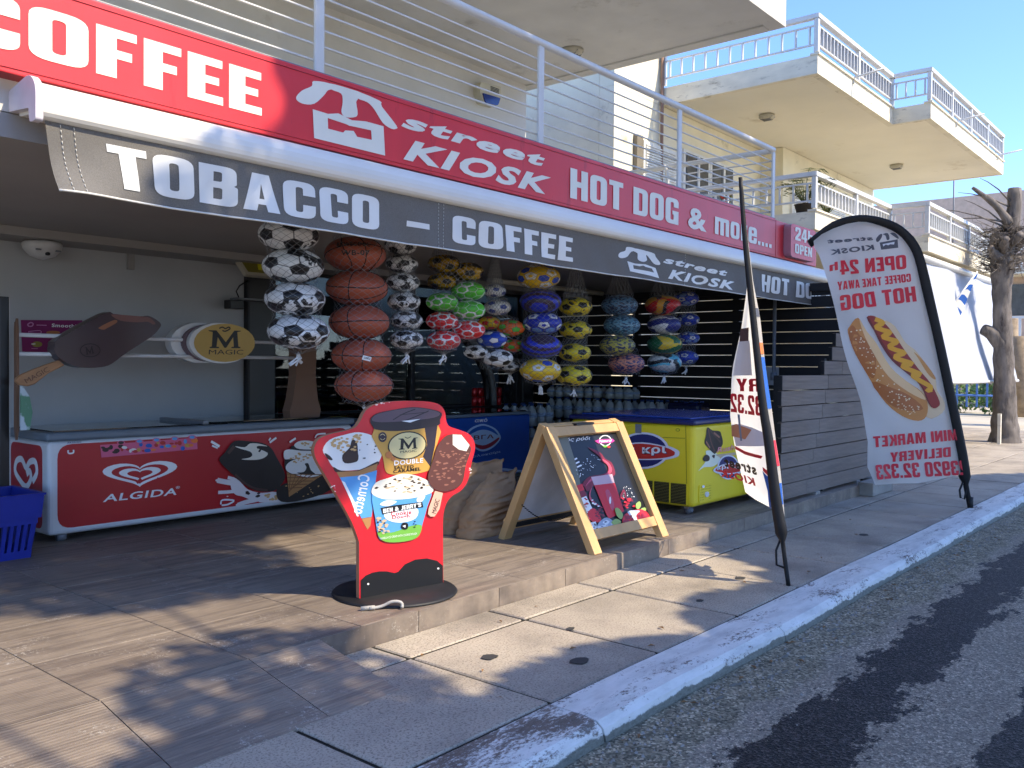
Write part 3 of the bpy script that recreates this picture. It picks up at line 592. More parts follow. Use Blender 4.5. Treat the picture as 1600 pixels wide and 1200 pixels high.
('T','signwhite','street','techno',(4.263,3.155),(5.891,3.162),(4.263,3.254)),
('T','signwhite','KIOSK','techno',(4.285,2.935),(5.946,2.939),(4.316,3.09)),
('T','signwhite','HOT','impact',(6.25,2.965),(7.087,2.965),(6.25,3.225)),
('T','signwhite','DOG','impact',(7.266,2.965),(8.13,2.965),(7.266,3.225)),
('T','signwhite','&','impact',(8.33,2.965),(8.74,2.965),(8.33,3.19)),
('T','signwhite','more','impact',(8.93,2.975),(10.0,2.975),(8.93,3.165)),
('T','signwhite','.','impact',(10.03,2.975),(10.1,2.975),(10.03,3.02)),
('T','signwhite','.','impact',(10.135,2.975),(10.205,2.975),(10.135,3.02)),
('T','signwhite','.','impact',(10.24,2.975),(10.31,2.975),(10.24,3.02)),
('T','signwhite','.','impact',(10.344999999999999,2.975),(10.415,2.975),(10.344999999999999,3.02)),
],
'val':[
('T','valwhite','TOBACCO','impact',(2.12,2.385),(3.94,2.385),(2.12,2.6)),
('P','valwhite',[(4.19,2.447),(4.4,2.447),(4.4,2.485),(4.19,2.485)]),
('T','valwhite','COFFEE','impact',(4.63,2.385),(6.1,2.385),(4.63,2.585)),
('R','valwhite',[(6.928,2.601),(7.059,2.603),(7.089,2.582),(7.001,2.565),(6.93,2.511),(6.831,2.489),(6.788,2.505),(6.815,2.538),(6.9,2.563)]),
('R','valwhite',[(7.044,2.601),(7.254,2.6),(7.3,2.58),(7.264,2.557),(7.277,2.514),(7.196,2.49),(7.105,2.505),(7.104,2.56),(7.03,2.576)]),
('R','valwhite',[(7.239,2.598),(7.409,2.591),(7.441,2.562),(7.522,2.513),(7.506,2.49),(7.411,2.494),(7.317,2.542),(7.276,2.562)]),
('H','valwhite',[(6.931,2.472),(7.062,2.461),(7.241,2.47),(7.444,2.456),(7.519,2.364),(6.97,2.382)],[[(7.027,2.445),(7.136,2.443),(7.196,2.455),(7.242,2.446),(7.365,2.444),(7.413,2.409),(7.034,2.411)]]),
('T','valwhite','street','techno',(7.57,2.517),(8.929,2.497),(7.591,2.58)),
('T','valwhite','KIOSK','techno',(7.671,2.372),(9.106,2.356),(7.692,2.47)),
('T','valwhite','HOT','impact',(9.83,2.4),(10.62,2.4),(9.83,2.6)),
('T','valwhite','DOG','impact',(10.85,2.4),(11.65,2.4),(10.85,2.6)),
('T','valwhite','&','impact',(11.82,2.4),(12.05,2.4),(11.82,2.53)),
],
'h24':[
('T','signwhite','24h','impact',(.1,.22),(.68,.22),(.1,.385)),
('T','signwhite','OPEN','impact',(.1,.055),(.66,.055),(.1,.175)),
],
'magoval':[
('E','goldoval',(1.798,1.686),(.307,.008),(.001,-.171)),
('T','black','M','serif',(1.63,1.635),(1.958,1.642),(1.629,1.793)),
('T','black','MAGIC','sans',(1.633,1.58),(1.98,1.585),(1.636,1.622)),
('S','black',.012,[(1.736,1.812),(1.767,1.825),(1.798,1.814),(1.832,1.828),(1.843,1.813),(1.798,1.79),(1.767,1.795)]),
],
'magstick':[
('R','icecaramel',[(.746,1.884),(.851,1.886),(.994,1.882),(1.068,1.874),(1.12,1.831),(1.098,1.819),(1.053,1.84),(.965,1.832),(.822,1.839)]),
('R','caramel2',[(.711,1.814),(.78,1.844),(.794,1.824),(.711,1.773),(.684,1.761),(.646,1.77),(.656,1.782)]),
('O','plumdark',[(.658,1.597),(.655,1.583),(.647,1.571),(.635,1.56),(.618,1.552),(.6,1.546),(.58,1.544),(.56,1.546),(.541,1.55),(.525,1.558),(.513,1.569),(.505,1.581),(.503,1.594),(.505,1.607),(.513,1.62),(.525,1.63),(.541,1.639),(.56,1.644),(.58,1.647),(.6,1.645),(.619,1.641),(.635,1.633),(.647,1.622),(.655,1.61)],.008),
('T','plumdark','M','serif',(.546,1.558),(.613,1.573),(.536,1.616)),
('T','woodprint','MAGIC','sans',(.13,1.338),(.297,1.433),(.109,1.369)),
],
'mag_body':[
(.316,1.627),
(.354,1.687),
(.697,1.89),
(.766,1.892),
(.851,1.886),
(.994,1.879),
(1.053,1.891),
(1.12,1.867),
(1.17,1.826),
(1.15,1.782),
(1.083,1.716),
(.879,1.584),
(.766,1.5),
(.697,1.469),
(.575,1.458),
(.47,1.468),
(.367,1.516),
(.316,1.575),
],
'mag_wood':[
(.367,1.516),
(.412,1.477),
(.291,1.415),
(.191,1.333),
(.142,1.317),
(.082,1.325),
(.053,1.354),
(.059,1.379),
(.094,1.405),
(.192,1.45),
],
'smo':[
('T','white','Smoothies','serifbold',(.426,1.811),(.695,1.813),(.426,1.842)),
('S','pinkline',.01,[(.223,1.825),(.249,1.843),(.27,1.833),(.259,1.812),(.233,1.811),(.223,1.825)]),
('S','pinkline',.008,[(.297,1.823),(.382,1.824)]),
('S','pinkline',.006,[(.228,1.764),(.318,1.776),(.337,1.763),(.318,1.751),(.228,1.753)]),
('E','caramel',(.437,1.763),(.06,.002),(.0,-.015)),
('E','olive',(.302,1.655),(.042,.001),(.0,-.025)),
('E','cream',(.27,1.657),(.019,.001),(.0,-.006)),
('S','pinkline',.006,[(.254,1.618),(.307,1.617)]),
],
'smo_rect':[
(.171,1.862),
(.695,1.883),
(.695,1.589),
(.182,1.583),
],
'b2':[
('T','bgrey','street','techno',(-1.097,2.904),(-1.618,2.856),(-1.087,2.948)),
('T','bgrey','KIOSK','techno',(-1.082,2.801),(-1.596,2.728),(-1.07,2.861)),
('P','bgrey',[(-1.024,2.881),(-.834,2.916),(-.826,2.825),(-1.006,2.803)]),
('P','flagwhite',[(-.991,2.864),(-.866,2.889),(-.87,2.86),(-.912,2.862),(-.932,2.851),(-.958,2.859),(-.984,2.838)]),
('R','bgrey',[(-1.057,2.888),(-1.064,2.921),(-1.026,2.968),(-.999,2.971),(-1.005,2.935),(-1.031,2.895)]),
('R','bgrey',[(-.993,2.971),(-.94,2.982),(-.92,2.922),(-.946,2.908),(-.964,2.955)]),
('R','bgrey',[(-.914,2.982),(-.864,2.984),(-.824,2.935),(-.834,2.922),(-.874,2.949)]),
('T','bred','OPEN 24','impact',(-.734,2.597),(-1.48,2.516),(-.746,2.75)),
('T','bred','h','impact',(-1.503,2.569),(-1.586,2.556),(-1.509,2.659)),
('T','bred','COFFEE TAKE AWAY','impact',(-.681,2.458),(-1.495,2.353),(-.69,2.547)),
('T','bred','HOT DOG','impact',(-.618,2.245),(-1.447,2.133),(-.641,2.409)),
('R','bunpale',[(-.983,2.028),(-.856,1.971),(-.738,1.798),(-.634,1.717),(-.54,1.602),(-.411,1.429),(-.385,1.278),(-.303,1.151),(-.324,1.035),(-.495,.987),(-.593,1.369),(-.876,1.831)]),
('R','buntan',[(-.645,1.694),(-.54,1.602),(-.405,1.418),(-.433,1.406),(-.503,1.475),(-.598,1.625)]),
('R','bun',[(-1.371,1.897),(-1.35,1.967),(-1.259,2.061),(-1.176,1.91),(-1.082,1.795),(-.917,1.529),(-.708,1.368),(-.557,1.265),(-.486,1.138),(-.495,.998),(-.586,.945),(-.759,.995),(-.933,1.133),(-1.098,1.365),(-1.287,1.665)]),
('R','bundark',[(-1.365,1.886),(-1.315,1.979),(-1.245,1.875),(-1.081,1.714),(-1.065,1.435),(-1.134,1.434),(-1.287,1.665)]),
('R','bundark',[(-1.098,1.365),(-.867,1.297),(-.682,1.217),(-.531,1.079),(-.702,1.054),(-.91,1.133)]),
('R','bunlight',[(-1.247,2.049),(-1.165,1.911),(-1.059,1.784),(-.894,1.529),(-.708,1.368),(-.568,1.265),(-.509,1.172),(-.706,1.264),(-.915,1.424),(-1.08,1.656),(-1.187,1.852)]),
('F','sesame',51,80,.0066,.0121,.7,[(-1.36,1.909),(-1.258,1.968),(-1.056,1.598),(-.821,1.309),(-.553,1.067),(-.609,.985),(-.817,1.065),(-1.111,1.423)]),
('R','sausage',[(-1.173,2.061),(-1.099,2.079),(-.983,2.005),(-.877,1.89),(-.736,1.693),(-.596,1.509),(-.455,1.347),(-.36,1.162),(-.371,1.104),(-.428,1.086),(-.486,1.161),(-.558,1.323),(-.709,1.461),(-.872,1.599),(-1.002,1.772),(-1.096,1.923)]),
('R','sausdark',[(-1.173,2.056),(-1.144,2.05),(-1.061,1.9),(-.92,1.692),(-.826,1.588),(-.686,1.461),(-.546,1.317),(-.475,1.161),(-.439,1.092),(-.486,1.149),(-.569,1.323),(-.721,1.461),(-.884,1.599),(-1.013,1.772),(-1.096,1.923)]),
('Z','mustard',.05,[(-1.087,2.045),(-.994,2.005),(-1.074,1.963),(-1.004,1.929),(-.912,1.901),(-.997,1.86),(-.922,1.831),(-.83,1.803),(-.921,1.756),(-.851,1.716),(-.748,1.682),(-.85,1.646),(-.804,1.611),(-.665,1.566),(-.768,1.548),(-.722,1.513),(-.572,1.451),(-.663,1.444),(-.605,1.398),(-.455,1.313),(-.5,1.277),(-.443,1.289)]),
('T','bred','MINI MARKET','impact',(-.151,.742),(-1.059,.651),(-.163,.861)),
('T','bred','DELIVERY','impact',(-.227,.559),(-.881,.491),(-.232,.665)),
('T','bred','23920 32.323','impact',(-.044,.365),(-1.031,.302),(-.065,.524)),
],
'b2_cloth':[
(-1.045,.243),
(-1.115,.712),
(-1.212,1.165),
(-1.342,1.514),
(-1.467,1.966),
(-1.599,2.453),
(-1.693,2.731),
(-1.758,2.884),
(-1.539,3.024),
(-1.265,3.102),
(-1.024,3.082),
(-.823,2.999),
(-.676,2.84),
(-.584,2.633),
(-.458,2.113),
(-.346,1.627),
(-.233,1.071),
(-.12,.549),
(-.089,.367),
(-.528,.299),
],
'b2_pole':[
(-.0,.005),
(-.053,.256),
(-.1,.549),
(-.22,1.106),
(-.347,1.662),
(-.458,2.127),
(-.584,2.633),
(-.67,2.847),
(-.817,3.013),
(-1.024,3.102),
(-1.265,3.129),
(-1.526,3.059),
(-1.778,2.863),
],
'b1_left':[
(-.381,2.808),
(-.336,2.097),
(-.364,1.802),
(-.413,1.524),
(-.421,1.426),
(-.424,1.139),
(-.386,.904),
(-.349,.749),
(-.298,.537),
(-.091,.438),
],
'b1_right':[
(-.372,2.808),
(-.27,2.098),
(-.213,1.852),
(-.188,1.649),
(-.159,1.429),
(-.12,1.221),
(-.09,.991),
(-.057,.818),
(-.036,.637),
(-.017,.366),
],
'b1_pole':[
(-.0,.0),
(-.03,.196),
(-.054,.365),
(-.098,.609),
(-.152,.999),
(-.191,1.216),
(-.231,1.525),
(-.301,2.098),
(-.341,2.449),
(-.372,2.808),
],
'b1':[
('T','bred','RY','impact',(-.215,1.335),(-.383,1.329),(-.221,1.428)),
('T','bred','32.32','impact',(-.199,1.163),(-.42,1.17),(-.205,1.304)),
('P','cupbrown',[(-.372,1.797),(-.31,1.798),(-.308,1.701),(-.375,1.7)]),
('P','cuppale',[(-.379,1.7),(-.3,1.701),(-.274,1.45),(-.413,1.444)]),
('P','cupcream',[(-.414,1.072),(-.357,1.086),(-.268,1.074),(-.193,1.048),(-.174,.95),(-.377,.913)]),
('P','cupbrown2',[(-.414,1.064),(-.379,1.082),(-.268,1.056),(-.311,.976),(-.409,.984)]),
('P','straw',[(-.371,1.157),(-.354,1.157),(-.333,.962),(-.346,.958)]),
('P','bred',[(-.386,.913),(-.31,.887),(-.19,.875),(-.199,.853),(-.31,.861),(-.381,.887)]),
('T','black','street','techno',(-.224,.724),(-.463,.735),(-.225,.795)),
('T','bred','KIOSK','techno',(-.231,.639),(-.497,.646),(-.232,.697)),
('P','royal',[(-.189,.764),(-.126,.702),(-.096,.507),(-.1,.454),(-.136,.471),(-.151,.618)]),
('P','bred',[(-.189,.795),(-.127,.751),(-.121,.703),(-.184,.764)]),
],
}
# ---------------------------------------------------------------- surface materials
def m_tile():
    n = N('wood_look_tile'); co = n.coord('Object', (.55, 7, 1), rnd=True); a = n.noise(co, 2.4, 9, .66)
    fine = n.noise(n.coord('Object', (3, 60, 1), rnd=True), 4, 4)
    c = n.ramp(a, [(.22, lin((87, 80, 74))), (.42, lin((131, 120, 109))), (.56, lin((170, 156, 138))), (.66, lin((138, 125, 113))), (.82, lin((98, 91, 82)))])
    c = n.mix(.35, c, n.ramp(fine, [(.3, lin((70, 59, 51))), (.7, lin((161, 140, 119)))]))
    w = n.coord('World'); s = n.noise(w, 3.2, 10, .75); s2 = n.noise(w, 55, 4, .8)
    sp = n.math('MULTIPLY', n.ramp(s, [(.54, 0.), (.62, 1.)]), n.ramp(s2, [(.55, 0.), (.6, 1.)]))
    c = n.mix(n.math('MULTIPLY', sp, .85), c, lin((207, 198, 184)))
    d = n.noise(w, 1.1, 6, .6); c = n.mix(n.math('MULTIPLY', n.ramp(d, [(.45, 0.), (.7, 1.)]), .35), c, lin((59, 53, 49)))
    oi = n.n('ObjectInfo'); c = n.mix(n.math('MULTIPLY', oi.outputs['Random'], .18), c, lin((85, 71, 61)))
    wv = n.n('TexWave', wave_type='BANDS', bands_direction='Y'); wv.inputs['Scale'].default_value = 17; n.l(n.coord('Object'), wv.inputs[0])
    c = n.mix(n.math('MULTIPLY', wv.outputs[0], .16), c, lin((59, 53, 48))); n.base(c, .6); n.bump(n.mix(.5, wv.outputs[0], fine), .4, .006); return n.m
def m_slab():
    n = N('concrete_paving_slab'); w = n.coord('World'); a = n.noise(w, 1.6, 8, .6); f = n.noise(w, 90, 3, .7)
    c = n.ramp(a, [(.3, lin((145, 135, 119))), (.5, lin((180, 167, 148))), (.72, lin((198, 185, 163)))])
    c = n.mix(n.ramp(f, [(.5, 0.), (.66, .75)]), c, lin((72, 66, 60)))
    b = n.noise(w, .9, 10, .72); c = n.mix(n.math('MULTIPLY', n.ramp(b, [(.5, 0.), (.68, 1.)]), .45), c, lin((95, 88, 80)))
    oi = n.n('ObjectInfo'); c = n.mix(n.math('MULTIPLY', oi.outputs['Random'], .25), c, lin((143, 135, 123)))
    n.base(c, .8); n.bump(f, .3, .004); return n.m
def m_kerb(worn):
    n = N('worn_kerb_paint' if worn else 'white_kerb_paint'); w = n.coord('World', (.8, 2.6, 2.6)); a = n.noise(w, 2.4, 10, .75); f = n.noise(n.coord('World', (1, 2, 2)), 30, 6, .8)
    paint = n.ramp(n.noise(w, 4, 8, .65), [(.3, lin((196, 194, 188))), (.5, lin((222, 220, 212))), (.7, lin((234, 232, 226)))])
    stone = n.ramp(f, [(.3, lin((70, 62, 56))), (.7, lin((132, 118, 106)))])
    k = n.math('ADD', n.math('MULTIPLY', a, .55), n.math('MULTIPLY', f, .45))
    c = n.mix(n.ramp(k, [(.47, 0.), (.53, 1.)] if worn else [(.535, 0.), (.575, 1.)]), paint, stone)
    g = n.n('NewGeometry'); sx = n.n('SeparateXYZ'); n.l(g.outputs['Position'], sx.inputs[0])
    lo = n.math('ADD', sx.outputs[2], n.math('MULTIPLY', n.math('SUBTRACT', n.noise(n.coord('World'), 5, 8, .7), .5), .07))
    c = n.mix(n.ramp(n.math('ADD', lo, .5), [(.445, 1.), (.45, 0.)]), c, n.ramp(f, [(.3, lin((84, 86, 76))), (.7, lin((132, 132, 120)))]))
    n.base(c, .7); n.bump(f, .5, .006); return n.m
def m_asphalt():
    n = N('asphalt'); w = n.coord('World'); f = n.noise(w, 60, 6, .8)
    def stones(sc):
        vo = n.n('TexVoronoi'); vo.inputs['Scale'].default_value = sc; n.l(w, vo.inputs['Vector']); s = n.n('SeparateColor'); n.l(vo.outputs['Color'], s.inputs[0]); return s.outputs[0], vo.outputs['Distance']
    s1, d1_ = stones(85); s2, d2_ = stones(180)
    g = n.n('NewGeometry'); sx = n.n('SeparateXYZ'); n.l(g.outputs['Position'], sx.inputs[0]); X, Y = sx.outputs[0], sx.outputs[1]
    k = n.math('ADD', n.math('MULTIPLY', s1, .45), n.math('ADD', n.math('MULTIPLY', s2, .3), n.math('MULTIPLY', f, .3)))
    big = n.noise(w, .9, 8, .65)
    c = n.ramp(k, [(.2, lin((100, 93, 81))), (.45, lin((146, 136, 120))), (.7, lin((178, 165, 145))), (.86, lin((246, 226, 196)))])
    c = n.mix(n.math('MULTIPLY', n.ramp(big, [(.4, 0.), (.65, 1.)]), .4), c, lin((127, 118, 104)))
    jag = n.noise(n.coord('World', (1, 2.2, 1)), 2.6, 9, .72); jag2 = n.noise(w, 14, 6, .8)
    # a wet run-off streak wandering along the road, with a ragged outline, and a second one nearer the middle
    d1 = n.math('ABSOLUTE', n.math('SUBTRACT', Y, n.math('ADD', 1.40, n.math('MULTIPLY', X, .006))))
    m1 = n.math('SUBTRACT', n.math('ADD', n.math('MULTIPLY', jag, .75), n.math('MULTIPLY', jag2, .25)), n.math('MULTIPLY', d1, 1.1))
    d2 = n.math('ABSOLUTE', n.math('SUBTRACT', Y, .72)); m2 = n.math('SUBTRACT', n.math('ADD', n.math('MULTIPLY', jag, .75), n.math('MULTIPLY', jag2, .25)), n.math('MULTIPLY', d2, 1.5))
    wet = n.math('MAXIMUM', n.ramp(m1, [(.30, 0.), (.315, 1.)]), n.ramp(m2, [(.30, 0.), (.315, 1.)]))
    c = n.mix(wet, c, n.ramp(k, [(.25, lin((13, 13, 14))), (.6, lin((45, 42, 40))), (.85, lin((103, 96, 90)))]))
    # cement gutter strip with grit along the kerb
    gy = n.math('SUBTRACT', n.math('ADD', Y, n.math('MULTIPLY', n.noise(w, 3.2, 8, .7), .5)), 1.25)
    gc = n.ramp(n.math('ADD', n.math('MULTIPLY', n.noise(w, 9, 8, .75), .6), n.math('MULTIPLY', s1, .4)), [(.25, lin((71, 68, 55))), (.45, lin((125, 118, 98))), (.62, lin((161, 150, 124))), (.8, lin((241, 225, 195)))])
    c = n.mix(n.math('MULTIPLY', n.ramp(gy, [(.70, 0.), (.78, 1.)]), .9), c, gc)
    n.base(c, .75); r = n.mix(wet, (.85,)*3, (.62,)*3); n.l(r, n.b.inputs['Roughness']); n.b.inputs['Specular IOR Level'].default_value = .25; n.bump(n.math('ADD', n.math('MULTIPLY', d1_, 1), f), .8, .01); return n.m
M_TILE, M_SLAB, M_ASPH, M_KW, M_KD = m_tile(), m_slab(), m_asphalt(), m_kerb(False), m_kerb(True)
M_GROUT = mat('dark_joint_soil', (36, 34, 24), .95, var=.4, vs=20, bump=.5)
M_GROUTP = mat('pale_grout', (150, 138, 118), .9, var=.25, vs=12)
M_CONC = mat('grey_concrete', (150, 146, 138), .85, var=.22, vs=3, bump=.3, bs=50, dirt=((96, 92, 84), 2.5, .55))
M_GREYW = mat('grey_wall_paint', (176, 178, 179), .75, var=.06, vs=1.5, bump=.08, bs=90)
M_CEIL = mat('grey_ceiling_paint', (156, 153, 150), .8, var=.06, vs=1.2)
M_WHITEW = mat('white_render', (206, 203, 194), .85, var=.08, vs=1.6, bump=.15, bs=60, dirt=((158, 152, 138), 1.3, .6))
M_YEL = mat('yellow_render', (228, 220, 194), .88, var=.1, vs=1.4, bump=.25, bs=40, dirt=((150, 142, 116), 1.6, .6))
M_FASC = mat('stained_cream_fascia', (222, 214, 192), .88, var=.12, vs=2, bump=.3, bs=40, dirt=((120, 108, 88), 3.2, .57), st=(1, 1, 3))
M_SOFF = mat('cream_soffit_paint', (226, 219, 200), .85, var=.06, vs=.7, dirt=((176, 160, 128), .9, .62))
M_RAILW = mat('white_rail_paint', (206, 206, 202), .45, var=.06, vs=8, dirt=((130, 116, 100), 9, .66))
M_RAILG = mat('cream_rail_paint', (214, 212, 204), .4, var=.05, vs=6)
M_BLACK = mat('black_paint', (16, 16, 18), .35, var=.1)
M_BLACKM = mat('matt_black', (18, 18, 20), .7, var=.15)
M_CHROME = mat('brushed_steel', (176, 178, 182), .3, 1, var=.08, vs=20)
M_GREYP = mat('grey_plastic', (112, 116, 122), .45, var=.08)
M_BARK = mat('tree_bark', (112, 104, 96), .95, var=.4, vs=7, bump=1.0, bs=22, st=(1, 1, .35), dirt=((58, 50, 46), 5, .5))
M_LEAF = two('dark_leaf', (40, 62, 30), (92, 116, 54), 3, .35, .65, .6)
def glass(name, tint=(230, 240, 240), rough=.02):
    n = N(name); n.base(lin(tint), rough); n.b.inputs['Transmission Weight'].default_value = 1; n.b.inputs['IOR'].default_value = 1.45; return n.m
M_GLASS = glass('shop_glass', (150, 160, 160))
M_PET = glass('clear_bottle_plastic', (214, 222, 224), .16); M_PET.node_tree.nodes['Principled BSDF'].inputs['Transmission Weight'].default_value = .35

# ---------------------------------------------------------------- the setting
g = box('ground', (-60, -60, -.42), (160, 120, -.2), mat('bare_ground', (140, 134, 122), .9, var=.2, vs=.8)); struct(g)
road = box('road', (-40, -2.2, -.3), (150, 2.12, -.085), M_ASPH); struct(road)
pv = struct(box('pavement', (-8, 2.35, -.25), (60, 12, -.009), M_GROUT))
M_FAR = mat('pale_square_paving', (190, 180, 158), .85, var=.12, vs=.5)
far = struct(box('square', (24.6, 2.5, -.1), (60, 40, -.006), M_FAR))
random.seed(2)
sb = MB().box(-.4545, -.4455, -.06, .4545, .4455, 0, M_SLAB).build('slab', None, .007, seg=1)
sc_ = MB().box(-.4545, -.141, -.06, .4545, .141, 0, M_SLAB).build('slab', None, .007, seg=1)
first = {}
def slab(src, x, y):
    if src not in first: first[src] = 1; src.parent = pv; o = src
    else: o = inst(src, (0, 0, 0), pv)
    o.location = (x, y, random.uniform(-.003, .002)); o.rotation_euler = (random.uniform(-.002, .002), random.uniform(-.002, .002), random.uniform(-.002, .002))
for i in range(-3, 24):
    x = 3.15+.932*i+.466
    slab(sb, x, 2.843)
    if x > 11.3:
        for j in range(1, 4): slab(sb, x, 2.843+.912*j)
    else: slab(sc_, x, 3.455)
# kerb
kb = struct(box('kerb', (-8, 2.12, -.25), (60, 2.355, -.06), M_CONC))
prof = [(2.085, -.24), (2.075, -.08), (2.09, -.03), (2.125, -.004), (2.2, .004), (2.372, .004), (2.372, -.24)]
def kerbstone(x0, x1, m):
    n = 9; vs = []; fs = []; rg = random.Random(int(x0*10))
    for i in range(n):
        x = x0+(x1-x0)*i/(n-1); q = .006*math.sin(x*2.1)+rg.uniform(-.003, .003)
        vs += [(x, y+(q if k < 4 else 0), z+(q*.4 if 0 < k < 6 else 0)) for k, (y, z) in enumerate(prof)]
    k = len(prof)
    for i in range(n-1):
        for j in range(k-1): fs.append((i*k+j, (i+1)*k+j, (i+1)*k+j+1, i*k+j+1))
    fs += [tuple(range(k)), tuple((n-1)*k+j for j in range(k))[::-1]]
    return MB().add(vs, fs, m).build('kerbstone', kb, smooth=False)
kx = [-2.4, -.5, 1.35, 3.115]
while kx[-1] < 36: kx.append(kx[-1]+1.86)
for i in range(len(kx)-1): kerbstone(kx[i]+.004, kx[i+1]-.006, M_KD if kx[i+1] < 3.2 else M_KW)
# flattened chewing gum, manhole-like spots
for i, (x, y, r) in enumerate([(3.68, 2.62, .055), (5.15, 2.72, .03), (4.1, 2.98, .03), (5.9, 2.8, .045), (3.42, 3.0, .05), (8.2, 2.7, .05)]):
    rg = random.Random(i); q = [(x+r*rg.uniform(.8, 1.2)*math.cos(t*PI/6), y+r*.75*rg.uniform(.8, 1.2)*math.sin(t*PI/6)) for t in range(12)]
    tag(MB().prism(q, lambda u, v, w: Vector((u, v, w)), .0035, .0055, mat('old_gum', (58, 56, 54), .8)).build('gum_spot', pv))
rg = random.Random(12); gr = MB(); M_PEB = mat('gutter_grit', (150, 146, 138), .9, var=.3, vs=30); M_DRY = mat('dry_leaf', (132, 96, 58), .8, var=.3, vs=20)
for i in range(620):
    x = rg.uniform(2.2, 11); y = 2.06-abs(rg.gauss(0, .16)); r = rg.uniform(.004, .012); z = -.085
    gr.add([(x-r, y, z), (x, y-r, z), (x+r, y, z), (x, y+r*.8, z), (x+r*.2, y, z+r*.9)], [(0, 1, 4), (1, 2, 4), (2, 3, 4), (3, 0, 4)], M_PEB)
for i in range(60):
    x = rg.uniform(2.4, 10); y = 2.05-abs(rg.gauss(0, .12)) if i < 40 else rg.uniform(2.45, 3.5); z = -.083 if i < 40 else .004; a = rg.uniform(0, 6.28); r = rg.uniform(.012, .03); c, s = math.cos(a)*r, math.sin(a)*r
    gr.add([(x-c, y-s, z), (x+s*.4, y-c*.4, z+.008), (x+c, y+s, z+.004), (x-s*.4, y+c*.4, z+.01)], [(0, 1, 2, 3)], M_DRY)
tag(gr.build('gutter_litter'), 'grit and dry leaf scraps scattered along the gutter', 'litter', kind='stuff')
fk = MB()
for i in range(26):
    x = rg.uniform(3.2, 9); y = 2.03-abs(rg.gauss(0, .09)); q = [(x+rg.uniform(.5, 1)*.05*math.cos(t*PI/4), y+rg.uniform(.5, 1)*.016*math.sin(t*PI/4)) for t in range(8)]; fk.prism(q, lambda u, v, w: Vector((u, v, w)), -.0835, -.0825, M_KW)
tag(fk.build('paint_splashes', road), kind='stuff')
# platform
pf = struct(box('platform', (-1, 3.614, -.1), (11.32, 12, .115), M_GROUTP))
TW, TD = .694, .66
tl_ = MB().box(-TW/2+.003, -TD/2+.003, -.02, TW/2-.003, TD/2-.003, 0, M_TILE).build('tile', None, .002, seg=1)
used = False
for i in range(-3, 13):
    for j in range(7):
        x, y = 2.385+TW*(i+.5), 3.602+TD*(j+.5)
        if x > 11.1: continue
        o = tl_ if not used else inst(tl_, (0, 0, 0), pf); o.parent = pf; used = True; o.location = (x, y, .12+random.uniform(-.0006, .0006))
rs = None
for i in range(-3, 13):
    x0 = 2.80 + TW*(i+.5) - TW/2
    if i < 0: continue
    o = MB().box(2.805, 3.598, -.02, 2.805+TW-.005, 3.614, .1165, M_TILE).build('riser_tile', pf) if rs is None else inst(rs, (0, 0, 0), pf)
    rs = rs or o; o.location = (x0-2.80, 0, 0)
    if x0 > 10.2: break
# ramp of the same tiles
rf = lambda x, y, w: Vector((x, y, .004+.116*(y-3.0)/.596+w))
for i, (xa, xb) in enumerate([(-.4, .30), (.305, .995), (1.0, 1.69), (1.695, 2.385), (2.39, 2.795)]):
    MB().prism([(xa, 2.995), (xb, 2.995), (xb, 3.594), (xa, 3.594)], rf, -.03, 0, M_TILE).build('ramp_tile', pf)
MB().prism([(2.9, -.02), (2.998, -.02), (3.596, .11), (3.596, -.02)], lambda u, v, w: Vector((w, u, v)), -.5, 2.79, M_GROUTP).build('ramp_base', pf)
# low concrete block at the foot of the plank screen
tag(MB().box(10.75, 3.44, 0, 11.5, 3.62, .16, M_CONC).box(11.3, 3.62, 0, 11.5, 3.95, .16, M_CONC).build('concrete_block', None, .012), 'short concrete block at the far foot of the grey plank screen', 'block')

# ---------------------------------------------------------------- kiosk building
KB = thing('kiosk_building', 'white two storey building with balcony above the red kiosk sign', 'building', (4, 8.3, 0))
b = lambda n, a, c, m, p=None, bv=0: box(n, a, c, m, p or KB, bv)
b('wall', (-3, 8.2, 0), (5.38, 8.5, 2.62), M_GREYW)
b('column', (5.38, 8.12, .1), (5.73, 8.5, 2.62), M_BLACK, bv=.02)
b('column', (9.95, 8.12, .1), (10.2, 8.5, 2.62), M_BLACK, bv=.02)
b('soffit', (-3, 4.72, 2.6), (11.3, 8.8, 2.72), M_CEIL)
b('beam', (-3, 7.75, 2.53), (10.2, 8.19, 2.6), M_CEIL)
b('balcony_slab', (-3, 4.72, 3.24), (10.35, 9, 3.41), M_WHITEW)
b('fascia_wall', (-3, 4.72, 2.725), (11.88, 4.95, 3.235), M_WHITEW)
b('upper_wall', (-3, 8.3, 3.41), (10.18, 8.6, 5.62), M_WHITEW)
b('side_wall', (9.95, 8.6, 0), (10.18, 14, 5.62), M_WHITEW)
up_ = b('upper_slab', (-3, 4.62, 5.62), (10.15, 14, 5.85), M_WHITEW)
b('upper_slab_edge', (-3, 4.42, 5.6), (10.34, 4.61, 6.35), M_WHITEW); b('upper_slab_edge', (10.155, 4.615, 5.6), (10.34, 14, 6.35), M_WHITEW)
